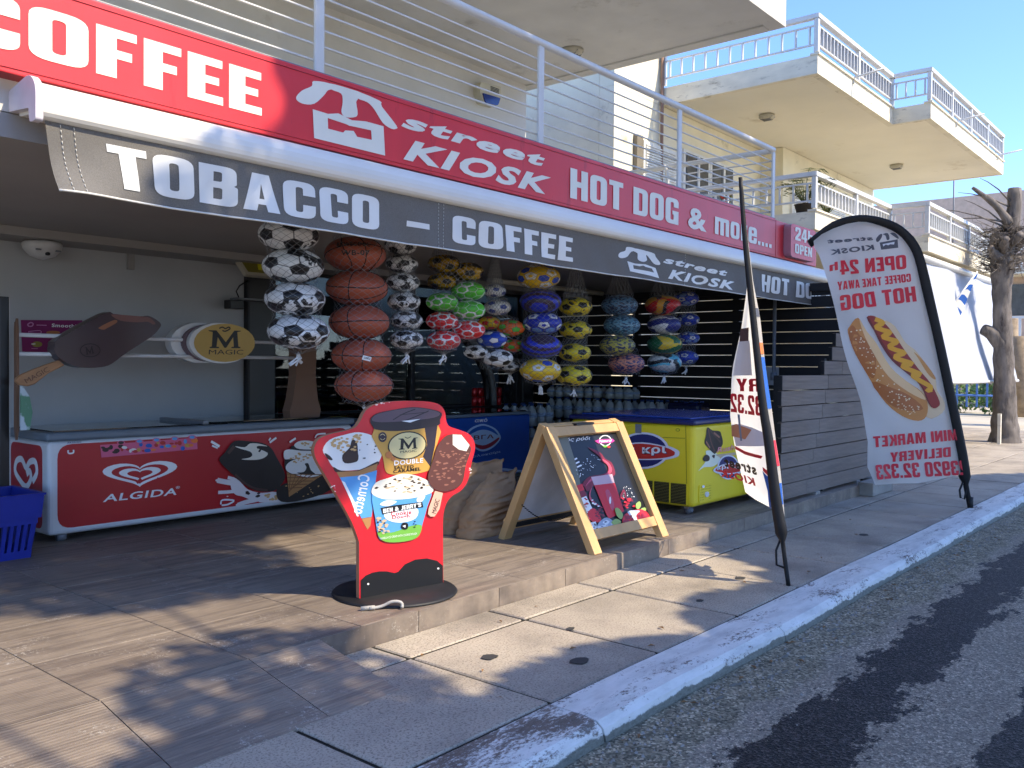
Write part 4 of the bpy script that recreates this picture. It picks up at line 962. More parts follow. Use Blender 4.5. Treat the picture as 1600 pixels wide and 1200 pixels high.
# shutter box line, siren, lamps
b('shutter_box', (-2, 8.2, 4.0), (9.0, 8.296, 4.2), mat('shutter_grey', (130, 130, 128), .6))
wi = b('window_panel', (5.73, 8.3, .1), (9.95, 8.4, .95), M_BLACKM)
for x0, x1 in ((5.75, 7.8), (7.88, 9.93)):
    p = b('window_pane', (x0, 8.26, .97), (x1, 8.272, 2.5), M_GLASS)
for x in (5.745, 7.84, 9.935): b('window_frame', (x-.035, 8.2, .96), (x+.035, 8.3, 2.53), M_BLACK, bv=.006)
b('window_frame', (5.74, 8.2, 2.5), (9.94, 8.3, 2.56), M_BLACK)
M_INT = mat('dark_interior', (58, 58, 60), .8)
for a, c in (((5.4, 11.5, 0), (10.2, 11.6, 2.6)), ((5.38, 8.5, .0), (5.44, 11.5, 2.6))): b('interior_wall', a, c, M_INT)
b('interior_shelf', (5.75, 8.45, .88), (9.9, 9.1, .93), M_BLACKM)
rl = thing('balcony_railing', 'white tube and rod railing along the balcony above the red sign', 'railing', (4, 4.68, 3.41))
RY = 4.68
def flat_post(x, y, dx, dy, z0=3.3, z1=4.2):
    MB().box(x-.035, y-.012, z0, x+.035, y+.012, z1, M_RAILG).build('post', rl, .004) if dx else MB().box(x-.012, y-.035, z0, x+.012, y+.035, z1, M_RAILG).build('post', rl, .004)
for x in (-1.1, 1.27, 3.62, 5.93, 8.28, 10.63): flat_post(x, RY, 1, 0)
MB().tube([(-3, RY, 4.225), (10.63, RY, 4.225), (10.66, RY+.05, 4.225), (10.66, 8.3, 4.225)], .034, M_RAILG, 10).build('handrail', rl)
for k in range(7):
    z = 3.46+k*.105
    MB().tube([(-3, RY+.02, z), (10.6, RY+.02, z)], .0085, M_RAILG, 6).build('rod', rl); MB().tube([(10.64, RY, z), (10.64, 8.3, z)], .0085, M_RAILG, 6).build('rod', rl)
for y in (6.2, 7.6): MB().tube([(10.66, y, 3.3), (10.66, y, 4.05), (10.63, y, 4.18), (10.56, y, 4.225)], .026, M_RAILG, 8).build('post', rl)
# extend balcony floor under the return railing
b('balcony_slab', (10.355, 4.72, 3.26), (10.72, 9, 3.40), M_WHITEW)
# alarm siren
si = thing('alarm_siren', 'beige alarm siren box with blue lens on the balcony wall', 'alarm', (9.25, 8.25, 5.1))
M_BEI = mat('aged_plastic', (196, 190, 166), .5)
MB().prism(rp([(9.03, 5.22, .02), (9.1, 5.09, .05), (9.4, 5.11, .05), (9.46, 5.24, .02), (9.46, 5.4, .03), (9.03, 5.36, .03)]), lambda u, v, w: Vector((u, w, v)), 8.3, 8.17, M_BEI).build('case', si)
MB().prism(rp([(9.07, 5.215, .01), (9.12, 5.10, .04), (9.38, 5.115, .04), (9.43, 5.23, .01)]), lambda u, v, w: Vector((u, w, v)), 8.2, 8.15, mat('blue_lens', (20, 50, 130), .15)).build('lens', si)
for k in range(5): MB().box(9.24, 8.165, 5.275+k*.018, 9.42, 8.172, 5.283+k*.018, M_BLACKM).build('vent_slot', si)
def bulkhead(x, y, z, label):
    t = thing('bulkhead_lamp', label, 'lamp', (x, y, z-.09), 'bulkhead lamps under the balconies')
    MB().lathe((x, y, z-.1), [(.09, .02), (.13, .035), (.145, .07), (.145, .1)], mat('frosted_lamp_glass', (176, 170, 150), .4), 18).build('lamp_glass', t)
    for k in (-.06, 0, .06): MB().tube([(x+k, y-.13, z-.04), (x+k, y-.08, z-.085), (x+k, y+.08, z-.085), (x+k, y+.13, z-.04)], .007, M_GREYP, 6).build('guard_bar', t)
bulkhead(15.74, 7.07, 6.2, 'caged round lamp on the cream balcony underside nearer the kiosk'); bulkhead(21.4, 6.45, 6.2, 'caged round lamp on the cream balcony underside farther along'); bulkhead(9.4, 6.9, 5.62, 'grey round lamp under the white slab above the kiosk balcony')

# ---------------------------------------------------------------- red sign
sg = thing('fascia_sign', 'long red fascia sign reading coffee, street kiosk, hot dog and more', 'sign', (6, 4.66, 2.88))
M_RED = mat('red_sign_face', (218, 54, 62), .42, var=.08, vs=1.2, dirt=((150, 34, 48), 3, .6), st=(2.2, 1, .35)); M_REDD = mat('red_sign_return', (150, 24, 40), .45)
MB().prism([(-2.5, 2.88), (10.545, 2.88), (10.545, 3.355), (-2.5, 3.355)], lambda u, v, w: Vector((u, w, v)), 4.72, 4.6, M_RED, side=M_REDD).build('sign_box', sg, .006)
MB().prism([(10.555, 2.88), (11.88, 2.88), (11.88, 3.34), (10.555, 3.34)], lambda u, v, w: Vector((u, w, v)), 4.72, 4.6, M_RED, side=M_REDD).build('sign_box', sg, .006)
MB().tube([(-2.5, 4.5975, 3.322), (10.53, 4.5975, 3.322)], .0022, M_REDD, 4).build('seam', sg); MB().tube([(-2.5, 4.5975, 2.905), (10.53, 4.5975, 2.905)], .002, M_REDD, 4).build('seam', sg)
MB().box(-2.5, 4.61, 3.3555, 10.54, 4.715, 3.362, M_GREYP).build('cap_strip', sg)
prints(ART['sgn'], plane((0, 4.6, 0), (1, 0, 0), (0, 0, 1)), sg, 'lettering', .003, .0003, split=True)
h2 = thing('opening_hours_lightbox', 'small raised red light box reading 24h open at the sign end', 'sign', (11.25, 4.58, 2.9))
hp = rp([(10.78, 2.905, .07), (11.6, 2.905, .07), (11.6, 3.32, .07), (10.78, 3.32, .07)])
MB().prism(hp, lambda u, v, w: Vector((u, w, v)), 4.597, 4.5, M_RED, side=mat('lightbox_rim', (176, 120, 124), .5)).build('box', h2)
prints(ART['h24'], plane((10.80, 4.5, 2.905), (1, 0, 0), (0, 0, 1)), h2, 'lettering', .004, split=True)
tag(MB().lathe((11.72, 4.52, 3.2), [(.02, 0), (.05, .02), (.06, .06), (.05, .1), (.02, .12)], M_RAILW, 12).build('round_sign_lamp'), 'small white round lamp at the end of the red sign', 'lamp')
# ---------------------------------------------------------------- awning
aw = thing('awning', 'charcoal awning valance with white lettering under a rounded white cassette', 'awning', (7, 4.5, 2.33))
M_CAS = mat('white_cassette', (228, 224, 214), .32, var=.04, vs=2)
cp = [(4.66, 2.80), (4.56, 2.84), (4.47, 2.83), (4.425, 2.79), (4.405, 2.73), (4.41, 2.68), (4.44, 2.655), (4.5, 2.65), (4.5, 2.69), (4.66, 2.7)]
MB().prism([(-p[0], p[1]) for p in smoothc(cp, True, 2)], lambda u, v, w: Vector((w, -u, v)), 1.80, 12.25, M_CAS).build('cassette', aw, smooth=False)
MB().prism([(-p[0], p[1]) for p in rp([(4.70, 2.82, .02), (4.46, 2.86, .05), (4.39, 2.80, .04), (4.39, 2.63, .02), (4.46, 2.63, .02), (4.47, 2.70, .01), (4.70, 2.72, .02)])], lambda u, v, w: Vector((w, -u, v)), 1.765, 1.80, mat('cassette_end', (206, 200, 206), .5)).build('end_cap', aw)
def vmap(u, v, w=0):
    t = max(0, (2.655-v)/.325); k = math.exp(-(u-1.83)/.55)
    y = 4.452+t*(.014*math.sin(u*3.1+1)+.010*math.sin(u*7.3+v*4)+.006*math.sin(u*15+v*14))
    y += .05*k*t*math.sin((u-1.83)*6+t*3.2)+.012*t*math.exp(-((u-2.55-.25*t)/.14)**2)*3
    lean = .065*t*math.exp(-(u-1.83)/.8)
    return Vector((u+lean, y-w, v))
n = N('charcoal_canvas'); co = n.coord('Object', (30, 30, 30)); f = n.noise(co, 6, 3); n.base(n.ramp(f, [(.3, lin((98, 95, 91))), (.7, lin((116, 113, 108)))]), .8); n.bump(f, .2, .002); M_CANV = n.m
vs, fs = [], []; NU, NV = 260, 10; xs = [1.83+10.42*((i/NU)**1.25) for i in range(NU+1)]
for i in range(NU+1):
    for j in range(NV+1): vs.append(vmap(xs[i], 2.655-.325*j/NV))
for i in range(NU):
    for j in range(NV): a = i*(NV+1)+j; fs.append((a, a+1, a+NV+2, a+NV+1))
MB().add(vs, fs, M_CANV, True).build('valance', aw)
hm = MB(); M_THR = mat('white_thread', (214, 212, 204), .7)
hm.tube([vmap(x, 2.331) for x in xs[::4]], .006, M_THR, 6); hm.build('hem_cord', aw)
st = MB()
for u in (1.90, 1.965, 4.47, 4.52, 8.0):
    for k in range(13): st.tube([vmap(u+(.02 if u > 4 else 0), 2.645-k*.0245, .004), vmap(u+(.02 if u > 4 else 0), 2.631-k*.0245, .004)], .0022, M_THR, 4)
tag(st.build('stitching', aw), kind='stuff')
prints(ART['val'], vmap, aw, 'lettering', .004, .0002, grid=.06, split=True)
# ---------------------------------------------------------------- neighbouring building
NB = thing('neighbour_building', 'cream apartment building with stepped balconies beyond the kiosk', 'building', (18, 8.3, 0))
b = lambda n, a, c, m, p=None, bv=0: box(n, a, c, m, p or NB, bv)
b('wall', (12.5, 8.3, 0), (18.2, 8.6, 6.2), M_YEL); b('wall', (12.5, 8.605, 0), (12.8, 18, 7.6), M_YEL); b('roof_house_wall', (12.5, 8.3, 6.205), (14.05, 8.6, 7.6), M_YEL)
b('wall', (18.21, 7.8, 0), (24, 18, 6.2), M_YEL)
b('roof_slab', (12.85, 8.65, 6.05), (18.2, 18, 6.2), M_YEL)
def slab_(z0, z1):
    pts = [(14, 5.45), (17.81, 5.45), (17.81, 4.77), (24, 4.77), (24, 8.9), (14, 8.9)]
    o = MB().prism(pts, lambda u, v, w: Vector((u, v, w)), z0+.03, z1, M_FASC).build('balcony_slab', NB)
    q = [(14.12, 5.57), (17.93, 5.57), (17.93, 4.89), (23.9, 4.89), (23.9, 8.9), (14.12, 8.9)]
    MB().prism(q, lambda u, v, w: Vector((u, v, w)), z0+.01, z0+.032, M_SOFF).build('soffit', NB)
    MB().prism(pts, lambda u, v, w: Vector((u, v, w)), z0, z0+.0295, M_FASC, holes=[[(x, y) for x, y in q]]).build('drip_edge', NB)
    # ledge at the top
    for a, c in (((14, 5.45), (17.81, 5.45)), ((17.81, 4.77), (24, 4.77))): b('ledge', (a[0]-.02, a[1]-.03, z1), (c[0]+.02, a[1]+.12, z1+.03), M_FASC)
slab_(6.2, 6.5); slab_(3.73, 4.02)
bal = MB().box(-.011, -.022, 0, .011, .022, 1, M_RAILW).build('baluster', None); bal2 = bal; hb = [False]
def rail(z, h):
    segs = [((14.03, 8.25), (14.03, 5.48), 12), ((14.03, 5.48), (17.81, 5.48), 24), ((17.83, 5.48), (17.83, 4.8), 4), ((17.83, 4.8), (23.97, 4.8), 40), ((23.97, 4.8), (23.97, 8.5), 14)]
    r = bpy.data.objects.new('railing', None); COL.objects.link(r); r.parent = NB; r.location = (0, 0, z)
    for a, c, n in segs:
        a, c = Vector(a), Vector(c); d = (c-a); L = d.length; t = d.normalized(); q = Vector((-t.y, t.x)); ang = math.atan2(t.y, t.x)
        def bar(u0, u1, zz0, zz1, wd, nm):
            p = [a+t*u0+q*wd, a+t*u1+q*wd, a+t*u1-q*wd, a+t*u0-q*wd]
            MB().prism([tuple(x) for x in p], lambda u, v, w: Vector((u, v, w)), zz0, zz1, M_RAILW).build(nm, r)
        bar(-.04, L+.04, z+h-.07, z+h, .05, 'top_rail'); bar(0, L, z+.13, z+.155, .018, 'bottom_rail'); bar(0, L, z+h-.19, z+h-.165, .018, 'middle_rail')
        for u in ([0]+([L/2] if L > 3 else [])+([L/4, L*3/4] if L > 5 else [])): bar(u-.035, u+.035, z+.02, z+h-.07, .035, 'post')
        for k in range(n):
            u = L*(k+.5)/n; p = a+t*u; o = bal if not hb[0] else inst(bal, (0, 0, 0), r); hb[0] = True; o.parent = r
            o.location = Vector((p.x, p.y, z+.155))-wl(r); o.scale = (1, 1, h-.345); o.rotation_euler = (0, 0, ang)
rail(6.53, .62); rail(4.05, .60)
M_TARP = mat('grey_rail_sheet', (104, 106, 116), .7, var=.2, vs=6); M_TARP2 = mat('pale_rail_sheet', (196, 194, 186), .7, var=.1, vs=6)
for z, h, m in ((6.53, .62, M_TARP), (4.05, .6, M_TARP2)):
    for x0, x1, y in ((14.1, 17.74, 5.53), (17.92, 23.9, 4.85)): b('rail_sheet', (x0, y, z+.16), (x1, y+.012, z+h-.17), m)
M_SHUT = mat('white_shutter', (222, 220, 212), .5); M_DKG = mat('dark_window_glass', (70, 76, 80), .08, var=.2)
def shutter(x0, x1, z0, z1, y):
    f = b('shutter', (x0, y-.06, z0), (x1, y, z1), M_SHUT); me = MB()
    k = z0+.06
    while k < z1-.06: MB().box(x0+.06, y-.085, k, x1-.06, y-.061, k+.022, M_SHUT).build('slat', f); k += .045
shutter(13.35, 14.5, 4.05, 5.45, 8.3); b('window_reveal', (13.1, 8.22, 4.05), (13.3, 8.3, 5.5), mat('grey_reveal', (120, 112, 96), .7))
for x0, x1 in ((14.8, 15.65), (15.85, 16.7)):
    f = b('window', (x0-.08, 8.22, 4.05), (x1+.08, 8.3, 5.56), M_SHUT); b('pane', (x0, 8.2, 4.1), (x1, 8.218, 5.5), M_DKG, f)
    b('mullion', ((x0+x1)/2-.03, 8.17, 4.1), ((x0+x1)/2+.03, 8.198, 5.5), M_SHUT, f)
shutter(18.6, 19.4, 4.05, 5.3, 7.8); b('window', (19.45, 7.74, 4.05), (19.75, 7.8, 5.3), M_DKG); shutter(20.6, 21.8, 4.05, 5.3, 7.8)
MB().tube([(13.95, 8.24, 3.6), (13.95, 8.24, 7.2)], .03, mat('rusty_pipe', (140, 110, 90), .7), 8).build('drainpipe', NB)
for x, y in ((15.6, 5.44), (19.6, 4.76), (23.3, 4.76)): MB().tube([(x, y, 6.42), (x, y, 6.53), (x+.05, y-.5, 6.6)], .018, M_RAILG, 6).build('bracket', NB)
# cables and antenna
tag(MB().tube([(19.5, 9, 6.0), (19.5, 9, 8.0)], .02, M_GREYP, 6).build('mast'), 'thin striped mast rising behind the far balcony corner', 'mast')
# potted plants on the balcony
M_PALM = two('palm_leaf', (58, 76, 40), (120, 130, 70), 4, .35, .65, .6)
def palm(x, y, z, s, label, seed):
    rg = random.Random(seed); t = thing('potted_plant', label, 'plant', (x, y, z), 'plants on the cream balcony')
    MB().lathe((x, y, z), [(.12*s, 0), (.17*s, .2*s), (.18*s, .2*s), (.15*s, .19*s)], mat('dark_pot', (60, 56, 52), .8), 14).build('pot', t); fr = MB()
    for i in range(20):
        a = rg.uniform(0, 6.28); r = s*rg.uniform(.35, .62); h = s*rg.uniform(.25, .6); L = [Vector((x, y, z+.2*s))+Vector((math.cos(a)*r*q, math.sin(a)*r*q, h*math.sin(q*2.2))) for q in (0, .25, .5, .75, 1)]
        fr.tube(L, [.006, .006, .005, .004, .002], M_PALM, 4)
        for k in range(7):
            q = .25+k*.11; p = L[0].lerp(L[-1], q); p.z = z+.2*s+h*math.sin(q*2.2); d = Vector((-math.sin(a), math.cos(a), -.3))*.16*s
            for sg_ in (1, -1): e = p+Vector((d.x*sg_, d.y*sg_, d.z*.5)); fr.add([p, p+Vector((math.cos(a), math.sin(a), 0))*.04*s, e], [(0, 1, 2)], M_PALM)
    fr.build('fronds', t)
palm(14.55, 5.85, 4.05, .95, 'spiky green potted palm at the lower balcony corner', 1); palm(15.7, 5.9, 4.05, .8, 'smaller potted palm behind the lower balcony front rail', 2)
fl = thing('red_flower_pot', 'red flowering pot behind the lower balcony side rail', 'plant', (14.4, 7.2, 4.05)); MB().lathe((14.4, 7.2, 4.05), [(.08, 0), (.12, .2), (.1, .2)], mat('terracotta', (150, 84, 58), .8), 12).build('pot', fl)
fm = MB(); rg = random.Random(3)
for i in range(40): p = Vector((14.4+rg.uniform(-.13, .13), 7.2+rg.uniform(-.13, .13), 4.27+rg.uniform(0, .22))); fm.add([p, p+Vector((.05, 0, .02)), p+Vector((0, .04, .05)), p+Vector((-.03, -.03, .03))], [(0, 1, 2), (0, 2, 3)], mat('red_petal', (200, 50, 36), .6) if i % 2 else M_PALM)
fm.build('flowers', fl)
# sun screen hanging under the lower balcony, with the flag on a pole
scn = thing('balcony_sun_screen', 'large white sun screen hanging below the lower cream balcony', 'screen', (20, 4.6, 1.25))
M_SCR = mat('white_screen_cloth', (172, 176, 184), .8, var=.05, vs=2)
vs, fs = [], []
for i in range(21):
    for j in range(9): t = j/8; vs.append((17.55+6.1*i/20-.15*t, 4.85-.55*t+.02*math.sin(i*.8+j), 3.56-2.28*t))
for i in range(20):
    for j in range(8): a = i*9+j; fs.append((a, a+1, a+10, a+9))
MB().add(vs, fs, M_SCR, True).build('cloth', scn)
MB().tube([(17.5, 4.85, 3.6), (23.8, 4.85, 3.6)], .07, M_RAILG, 10).build('roller', scn); MB().tube([(17.35, 4.3, 1.27), (23.6, 4.3, 1.27)], .035, M_RAILG, 8).build('bottom_bar', scn); MB().tube([(17.46, 4.86, 3.6), (17.34, 4.3, 1.27)], .022, M_BLACKM, 6).build('side_cord', scn)
fg = thing('greek_flag', 'limp blue and white striped flag on a slanted pole before the screen', 'flag', (19.36, 4.95, 2.4))
MB().tube([(19.36, 4.97, 2.42), (19.87, 4.38, 3.5)], .018, M_RAILG, 6).build('pole', fg)
M_FB = mat('flag_blue', (36, 92, 168), .8); M_FW = mat('flag_white', (226, 222, 206), .8); fm = MB()
for i in range(9):
    t0, t1 = .08+i*.1, .08+(i+1)*.1
    def pt(t, q): return Vector((19.36+.51*t, 4.97-.59*t, 2.42+1.08*t))+Vector((.12, -.14, -.12))*q*(1.15-t)*1.3+Vector((0, 0, .03*math.sin(q*9+t*6)))
    fm.add([pt(t0, 0), pt(t0, .5), pt(t0, 1), pt(t1, 1), pt(t1, .5), pt(t1, 0)], [(0, 1, 4, 5), (1, 2, 3, 4)], M_FB if i % 2 == 0 else M_FW, True)
fm.build('flag_cloth', fg)
f2 = thing('small_distant_flag', 'small blue and white flag flying above the far balcony', 'flag', (24.2, 6.2, 6.5)); fm = MB()
MB().tube([(25.0, 6.1, 4.2), (25.0, 6.1, 6.72)], .02, M_GREYP, 6).build('pole', f2)
for i in range(5): fm.add([(25-.28*i, 6.1+.1*math.sin(i), 6.7-.05*i+.02*(i % 2)), (25-.28*i-.28, 6.1+.1*math.sin(i+1), 6.65-.05*i), (25-.28*i-.28, 6.1, 6.5-.05*i), (25-.28*i, 6.1, 6.52-.05*i)], [(0, 1, 2, 3)], M_FW if i % 2 else M_FB)
fm.build('flag_cloth', f2)

# ---------------------------------------------------------------- far end of the street
fb = thing('distant_house', 'pale distant house with balconies behind the pollarded tree', 'house', (45, 12, 0))
box('wall', (42, 6, 0), (52, 22, 9), mat('pinkish_render', (196, 172, 152), .85), fb)
for z in (2.6, 5.4):
    box('balcony', (40.5, 6, z), (41.95, 22, z+.25), M_FASC, fb)
    for k in range(40): MB().box(40.52, 6.1+k*.4, z+.25, 40.56, 6.2+k*.4, z+1.0, M_RAILW).build('baluster', fb)
    box('handrail', (40.5, 6, z+1.0), (40.6, 22, z+1.08), M_RAILW, fb)
    for y in (7, 9.6, 13): w_ = box('window', (41.9, y, z-1.6), (41.99, y+1.2, z-.3), M_DKG, fb); box('frame', (41.85, y-.1, z-1.7), (41.895, y+1.3, z-1.62), M_SHUT, w_)
def leaves(mb, c, r, n, s, m, rg, shell=.45):
    for i in range(n):
        while True:
            p = Vector((rg.uniform(-1, 1), rg.uniform(-1, 1), rg.uniform(-1, 1)))
            if shell < p.length < 1: break
        p = Vector(c)+Vector((p.x*r[0], p.y*r[1], p.z*r[2])); a = Vector((rg.gauss(0, 1), rg.gauss(0, 1), rg.gauss(0, 1))).normalized(); q = a.orthogonal().normalized(); k = s*rg.uniform(.6, 1.3)
        mb.add([p-q*k*.5, p+a*k, p+q*k*.5, p-a*k*.7], [(0, 1, 2, 3)], m)
M_HEDGE = two('hedge_leaf', (48, 76, 34), (130, 160, 76), 2, .35, .65, .6)
for i, (x, y0, y1, h, lab) in enumerate(((33.5, 5.2, 7.2, 1.5, 'sunlit green hedge to the right behind the blue fence'), (34.5, 7.4, 11, 1.2, 'dark green shrubs behind the blue fence left of the tree'))):
    t = thing('hedge', lab, 'hedge', (x, (y0+y1)/2, 0)); mb = MB(); rg = random.Random(i)
    leaves(mb, (x, (y0+y1)/2, h*.5), (.7, (y1-y0)/2+.3, h*.62), 2600, .09, M_HEDGE, rg, .3); mb.build('foliage', t)
    MB().tube([(x, (y0+y1)/2, 0), (x+.05, (y0+y1)/2, h*.6)], .06, M_BARK, 6).build('stem', t)
fe = thing('blue_fence', 'low blue metal railing fence at the far end of the square', 'fence', (32, 8, 0)); M_BLU = mat('blue_fence_paint', (70, 110, 170), .5)
for z in (.68, 1.13): MB().tube([(32, 4.6, z), (32, 13, z)], .035, M_BLU, 6).build('rail', fe)
fbar = None
for k in range(29):
    y = 4.6+k*.3; o = MB().box(31.985, -.03, .3, 32.015, .03, 1.13, M_BLU).build('bar', fe) if fbar is None else inst(fbar, (0, 0, 0), fe)
    if fbar is None: fbar = o
    o.location = (0, y, 0)
def log(x, y0, y1, z, r, lab):
    t = thing('log', lab, 'log', (x, y0, z-r), 'felled logs at the far end of the pavement')
    MB().tube([(x, y0, z), (x-.05, (y0+y1)/2, z+.03), (x, y1, z)], [r, r*.95, r*.9], mat('pale_bark', (150, 132, 108), .9, var=.3, vs=6, bump=.6), 12).build('trunk', t)
    MB().lathe((0, 0, 0), [(r*.9, 0), (r*.92, .01)], mat('cut_wood', (214, 160, 84), .8), 12).build('cut_face', t)
    c = t.children[-1]; c.rotation_euler = (PI/2, 0, 0); c.location = (0, -.005, r)
log(27.2, 5.15, 7.3, .27, .26, 'thick pale felled log left of the tree trunk'); log(27.6, 5.35, 7.6, .68, .16, 'thinner log resting on the thick log left of the tree'); log(27.3, 3.3, 4.25, .2, .2, 'short felled log right of the tree trunk')
tag(MB().lathe((27.5, 5.2, .5), [(.02, 0), (.2, .05), (.26, .16), (.1, .3)], mat('orange_wood_chunk', (220, 130, 60), .8), 9).build('split_wood'), 'orange split piece of wood lying on the felled logs', 'wood')
tag(box('wooden_stake', (20.25, 3.98, 0), (20.33, 4.04, .62), M_FASC), 'short pale stake leaning in front of the tree trunk', 'stake')

# ---------------------------------------------------------------- trees
def limb(mb, pts, rs, m, seg=10, rough=.08, seed=0, k_=4):
    pts = smoothc(pts, False, k_); n = len(pts); k = len(rs)-1
    rr = [rs[min(int(i/(n-1)*k), k-1)]*(1-(i/(n-1)*k-min(int(i/(n-1)*k), k-1)))+rs[min(int(i/(n-1)*k), k-1)+1]*(i/(n-1)*k-min(int(i/(n-1)*k), k-1)) for i in range(n)]
    b0 = len(mb.v); mb.tube(pts, rr, m, seg)
    for i in range(b0, len(mb.v)):
        v = Vector(mb.v[i]); c = Vector(pts[(i-b0)//seg]); d = v-c; mb.v[i] = tuple(c+d*(1+rough*noise.noise(v*4+Vector((seed, 0, 0)))*3+rough*1.1*(1-2*abs(noise.noise(Vector((v.x*13, v.y*13, v.z*4.5+seed)))))))
tr = thing('pollarded_tree', 'bare pollarded street tree with a thick knotted trunk by the kerb', 'tree', (20.95, 4.03, 0))
mb = MB(); limb(mb, [(20.95, 4.02, -.1), (20.93, 4.04, .35), (20.9, 4.05, 1.2), (20.86, 4.1, 2.2), (20.84, 4.12, 3.1), (20.84, 4.12, 3.9), (20.85, 4.12, 4.35)], [.34, .24, .195, .175, .18, .24, .22], M_BARK, 40, .055, 0, 14)
limb(mb, [(20.86, 4.08, 2.0), (20.75, 4.25, 2.25), (20.63, 4.42, 2.36)], [.17, .15, .11], M_BARK, 12, .05, 3); mb.build('trunk', tr)
mb = MB(); limb(mb, [(20.88, 4.08, 4.0), (20.95, 3.98, 4.5), (21.0, 3.95, 5.3)], [.2, .14, .12], M_BARK, 10, .1, 5); limb(mb, [(20.9, 4.0, 4.55), (20.72, 4.25, 4.95), (20.4, 4.62, 5.3)], [.1, .07, .035], M_BARK, 8, .1, 6)
rg = random.Random(5)
for k in range(9):
    a = rg.uniform(0, 6.28); z = rg.uniform(3.7, 4.2); r0 = .28; p0 = Vector((20.84+r0*.6*math.cos(a), 4.12+r0*.6*math.sin(a), z)); limb(mb, [p0, p0+Vector((math.cos(a)*.25, math.sin(a)*.25, .08)), p0+Vector((math.cos(a)*.42, math.sin(a)*.42, .2))], [.09, .075, .05], M_BARK, 9, .25, k)
mb.build('limb', tr); mb = MB()
for k in range(420):
    a = rg.uniform(0, 6.28); z = rg.uniform(3.55, 4.5); p = Vector((20.84+.28*math.cos(a), 4.12+.28*math.sin(a), z)); d = Vector((math.cos(a), math.sin(a), rg.uniform(-.35, .5))); L = rg.uniform(.08, .5)
    mb.tube([p-d*.3, p+d*L*.4, p+d*L*.7+Vector((rg.uniform(-.1, .1), rg.uniform(-.1, .1), rg.uniform(-.1, .12))), p+d*L+Vector((0, 0, rg.uniform(-.2, .2)))], [.010, .007, .005, .002], M_BARK, 3)
for p, q in (((20.84, 4.1, 4.5), (20.0, 5.1, 4.85)), ((20.84, 4.1, 4.6), (20.1, 5.0, 4.62)), ((20.84, 4.1, 4.55), (20.3, 4.75, 5.05)), ((20.9, 4.0, 5.0), (20.5, 4.5, 5.5)), ((20.9, 4, 4.9), (20.2, 4.85, 5.2))):
    p, q = Vector(p), Vector(q); mb.tube([p, p.lerp(q, .4)+Vector((0, 0, .07)), p.lerp(q, .75)+Vector((0, 0, .05)), q], [.022, .016, .010, .004], M_BARK, 6)
mb.build('twigs', tr)
# unseen street trees across the road, crowns shaped to shade shop front and road
def big_tree(x, y, h, crowns, n, label, seed, leaf=.17):
    rg = random.Random(seed); t = thing('shade_tree', label, 'tree', (x, y, -.2), 'unseen shade trees across the road'); mb = MB()
    limb(mb, [(x, y, -.3), (x+.1, y, h*.3), (x, y+.1, h*.6)], [.32, .25, .18], M_BARK, 12)
    for c, r in crowns: limb(mb, [(x+.05, y, h*.4), (x*.5+c[0]*.5, y*.5+c[1]*.5, h*.3+c[2]*.5), c], [.03, .02, .01], M_BARK, 6)
    mb.build('trunk', t); mb = MB()
    for c, r in crowns: leaves(mb, c, r, int(n*r[0]*r[2]*(2.6 if c[2] < 5.9 else 1)), leaf, M_LEAF, rg, .1)
    mb.build('crown', t)
big_tree(9.0, -3.2, 8, [((6.6, -3, 10.9), (1.45, 1.2, .95)), ((8.4, -3, 10.7), (1.6, 1.4, 1.2)), ((10.2, -3, 10.5), (1.9, 1.5, 1.6)), ((10.5, -3.2, 8.2), (1.6, 1.4, 1.1)), ((9.2, -3, 5.6), (1.4, 1.2, .8)), ((8.2, -3, 4.3), (1.9, 1.2, 1.25))], 1300, 'unseen leafy evergreen shade tree across the road facing the middle of the sign', 1)
big_tree(13.2, -3.2, 8, [((12.6, -3, 10.4), (2.0, 1.5, 1.8)), ((13.2, -3.2, 7.6), (2.2, 1.6, 2.0)), ((11.6, -3, 5.8), (1.9, 1.4, 1.3)), ((11.4, -3, 4.2), (2.0, 1.2, 1.2)), ((14.6, -3, 4.6), (1.8, 1.2, 1.4))], 1000, 'unseen leafy evergreen shade tree across the road facing the feather flags', 2)
big_tree(3.0, -3.4, 7, [((5.1, -3, 9.3), (1.2, 1.0, .9)), ((4.0, -3, 6.5), (.75, .8, .4)), ((3.0, -3, 5.2), (1.6, .9, .8)), ((2.6, -3, 4.0), (1.9, .9, 1.0)), ((4.9, -3, 4.6), (1.3, .9, 1.05)), ((3.1, -3, 8.8), (.45, .7, .5)), ((6.6, -3, 4.6), (1.0, .9, 1.05))], 4200, 'unseen thin shade tree across the road behind the camera', 3, .075)
big_tree(-1.0, -3.4, 6, [((-1.0, -3, 4.6), (1.9, 1.1, 1.3)), ((.8, -3, 4.0), (1.4, 1.0, 1.0))], 1200, 'unseen low leafy shade tree across the road behind the camera to the left', 4, .12)
struct(box('bounce_pavement', (-40, -40, -.3), (150, -2.2, -.02), mat('bounce_pale_paving', (196, 186, 166), .85, var=.12, vs=.6)))  # unseen pale ground added to bounce sunlight back at the shop front
# low house well back from the far side of the road
OB = thing('opposite_house', 'pale single storey house across the square behind the camera', 'house', (6, -32, 0))
box('wall', (-8, -38, -.02), (20, -30, 3.4), M_YEL, OB); box('roof', (-8.5, -38.5, 3.405), (20.5, -29.5, 3.8), mat('roof_tile_red', (150, 84, 60), .8), OB)
for k in range(6): box('window', (-6+k*4.2, -30, 1), (-4.4+k*4.2, -29.95, 2.4), M_DKG, OB)
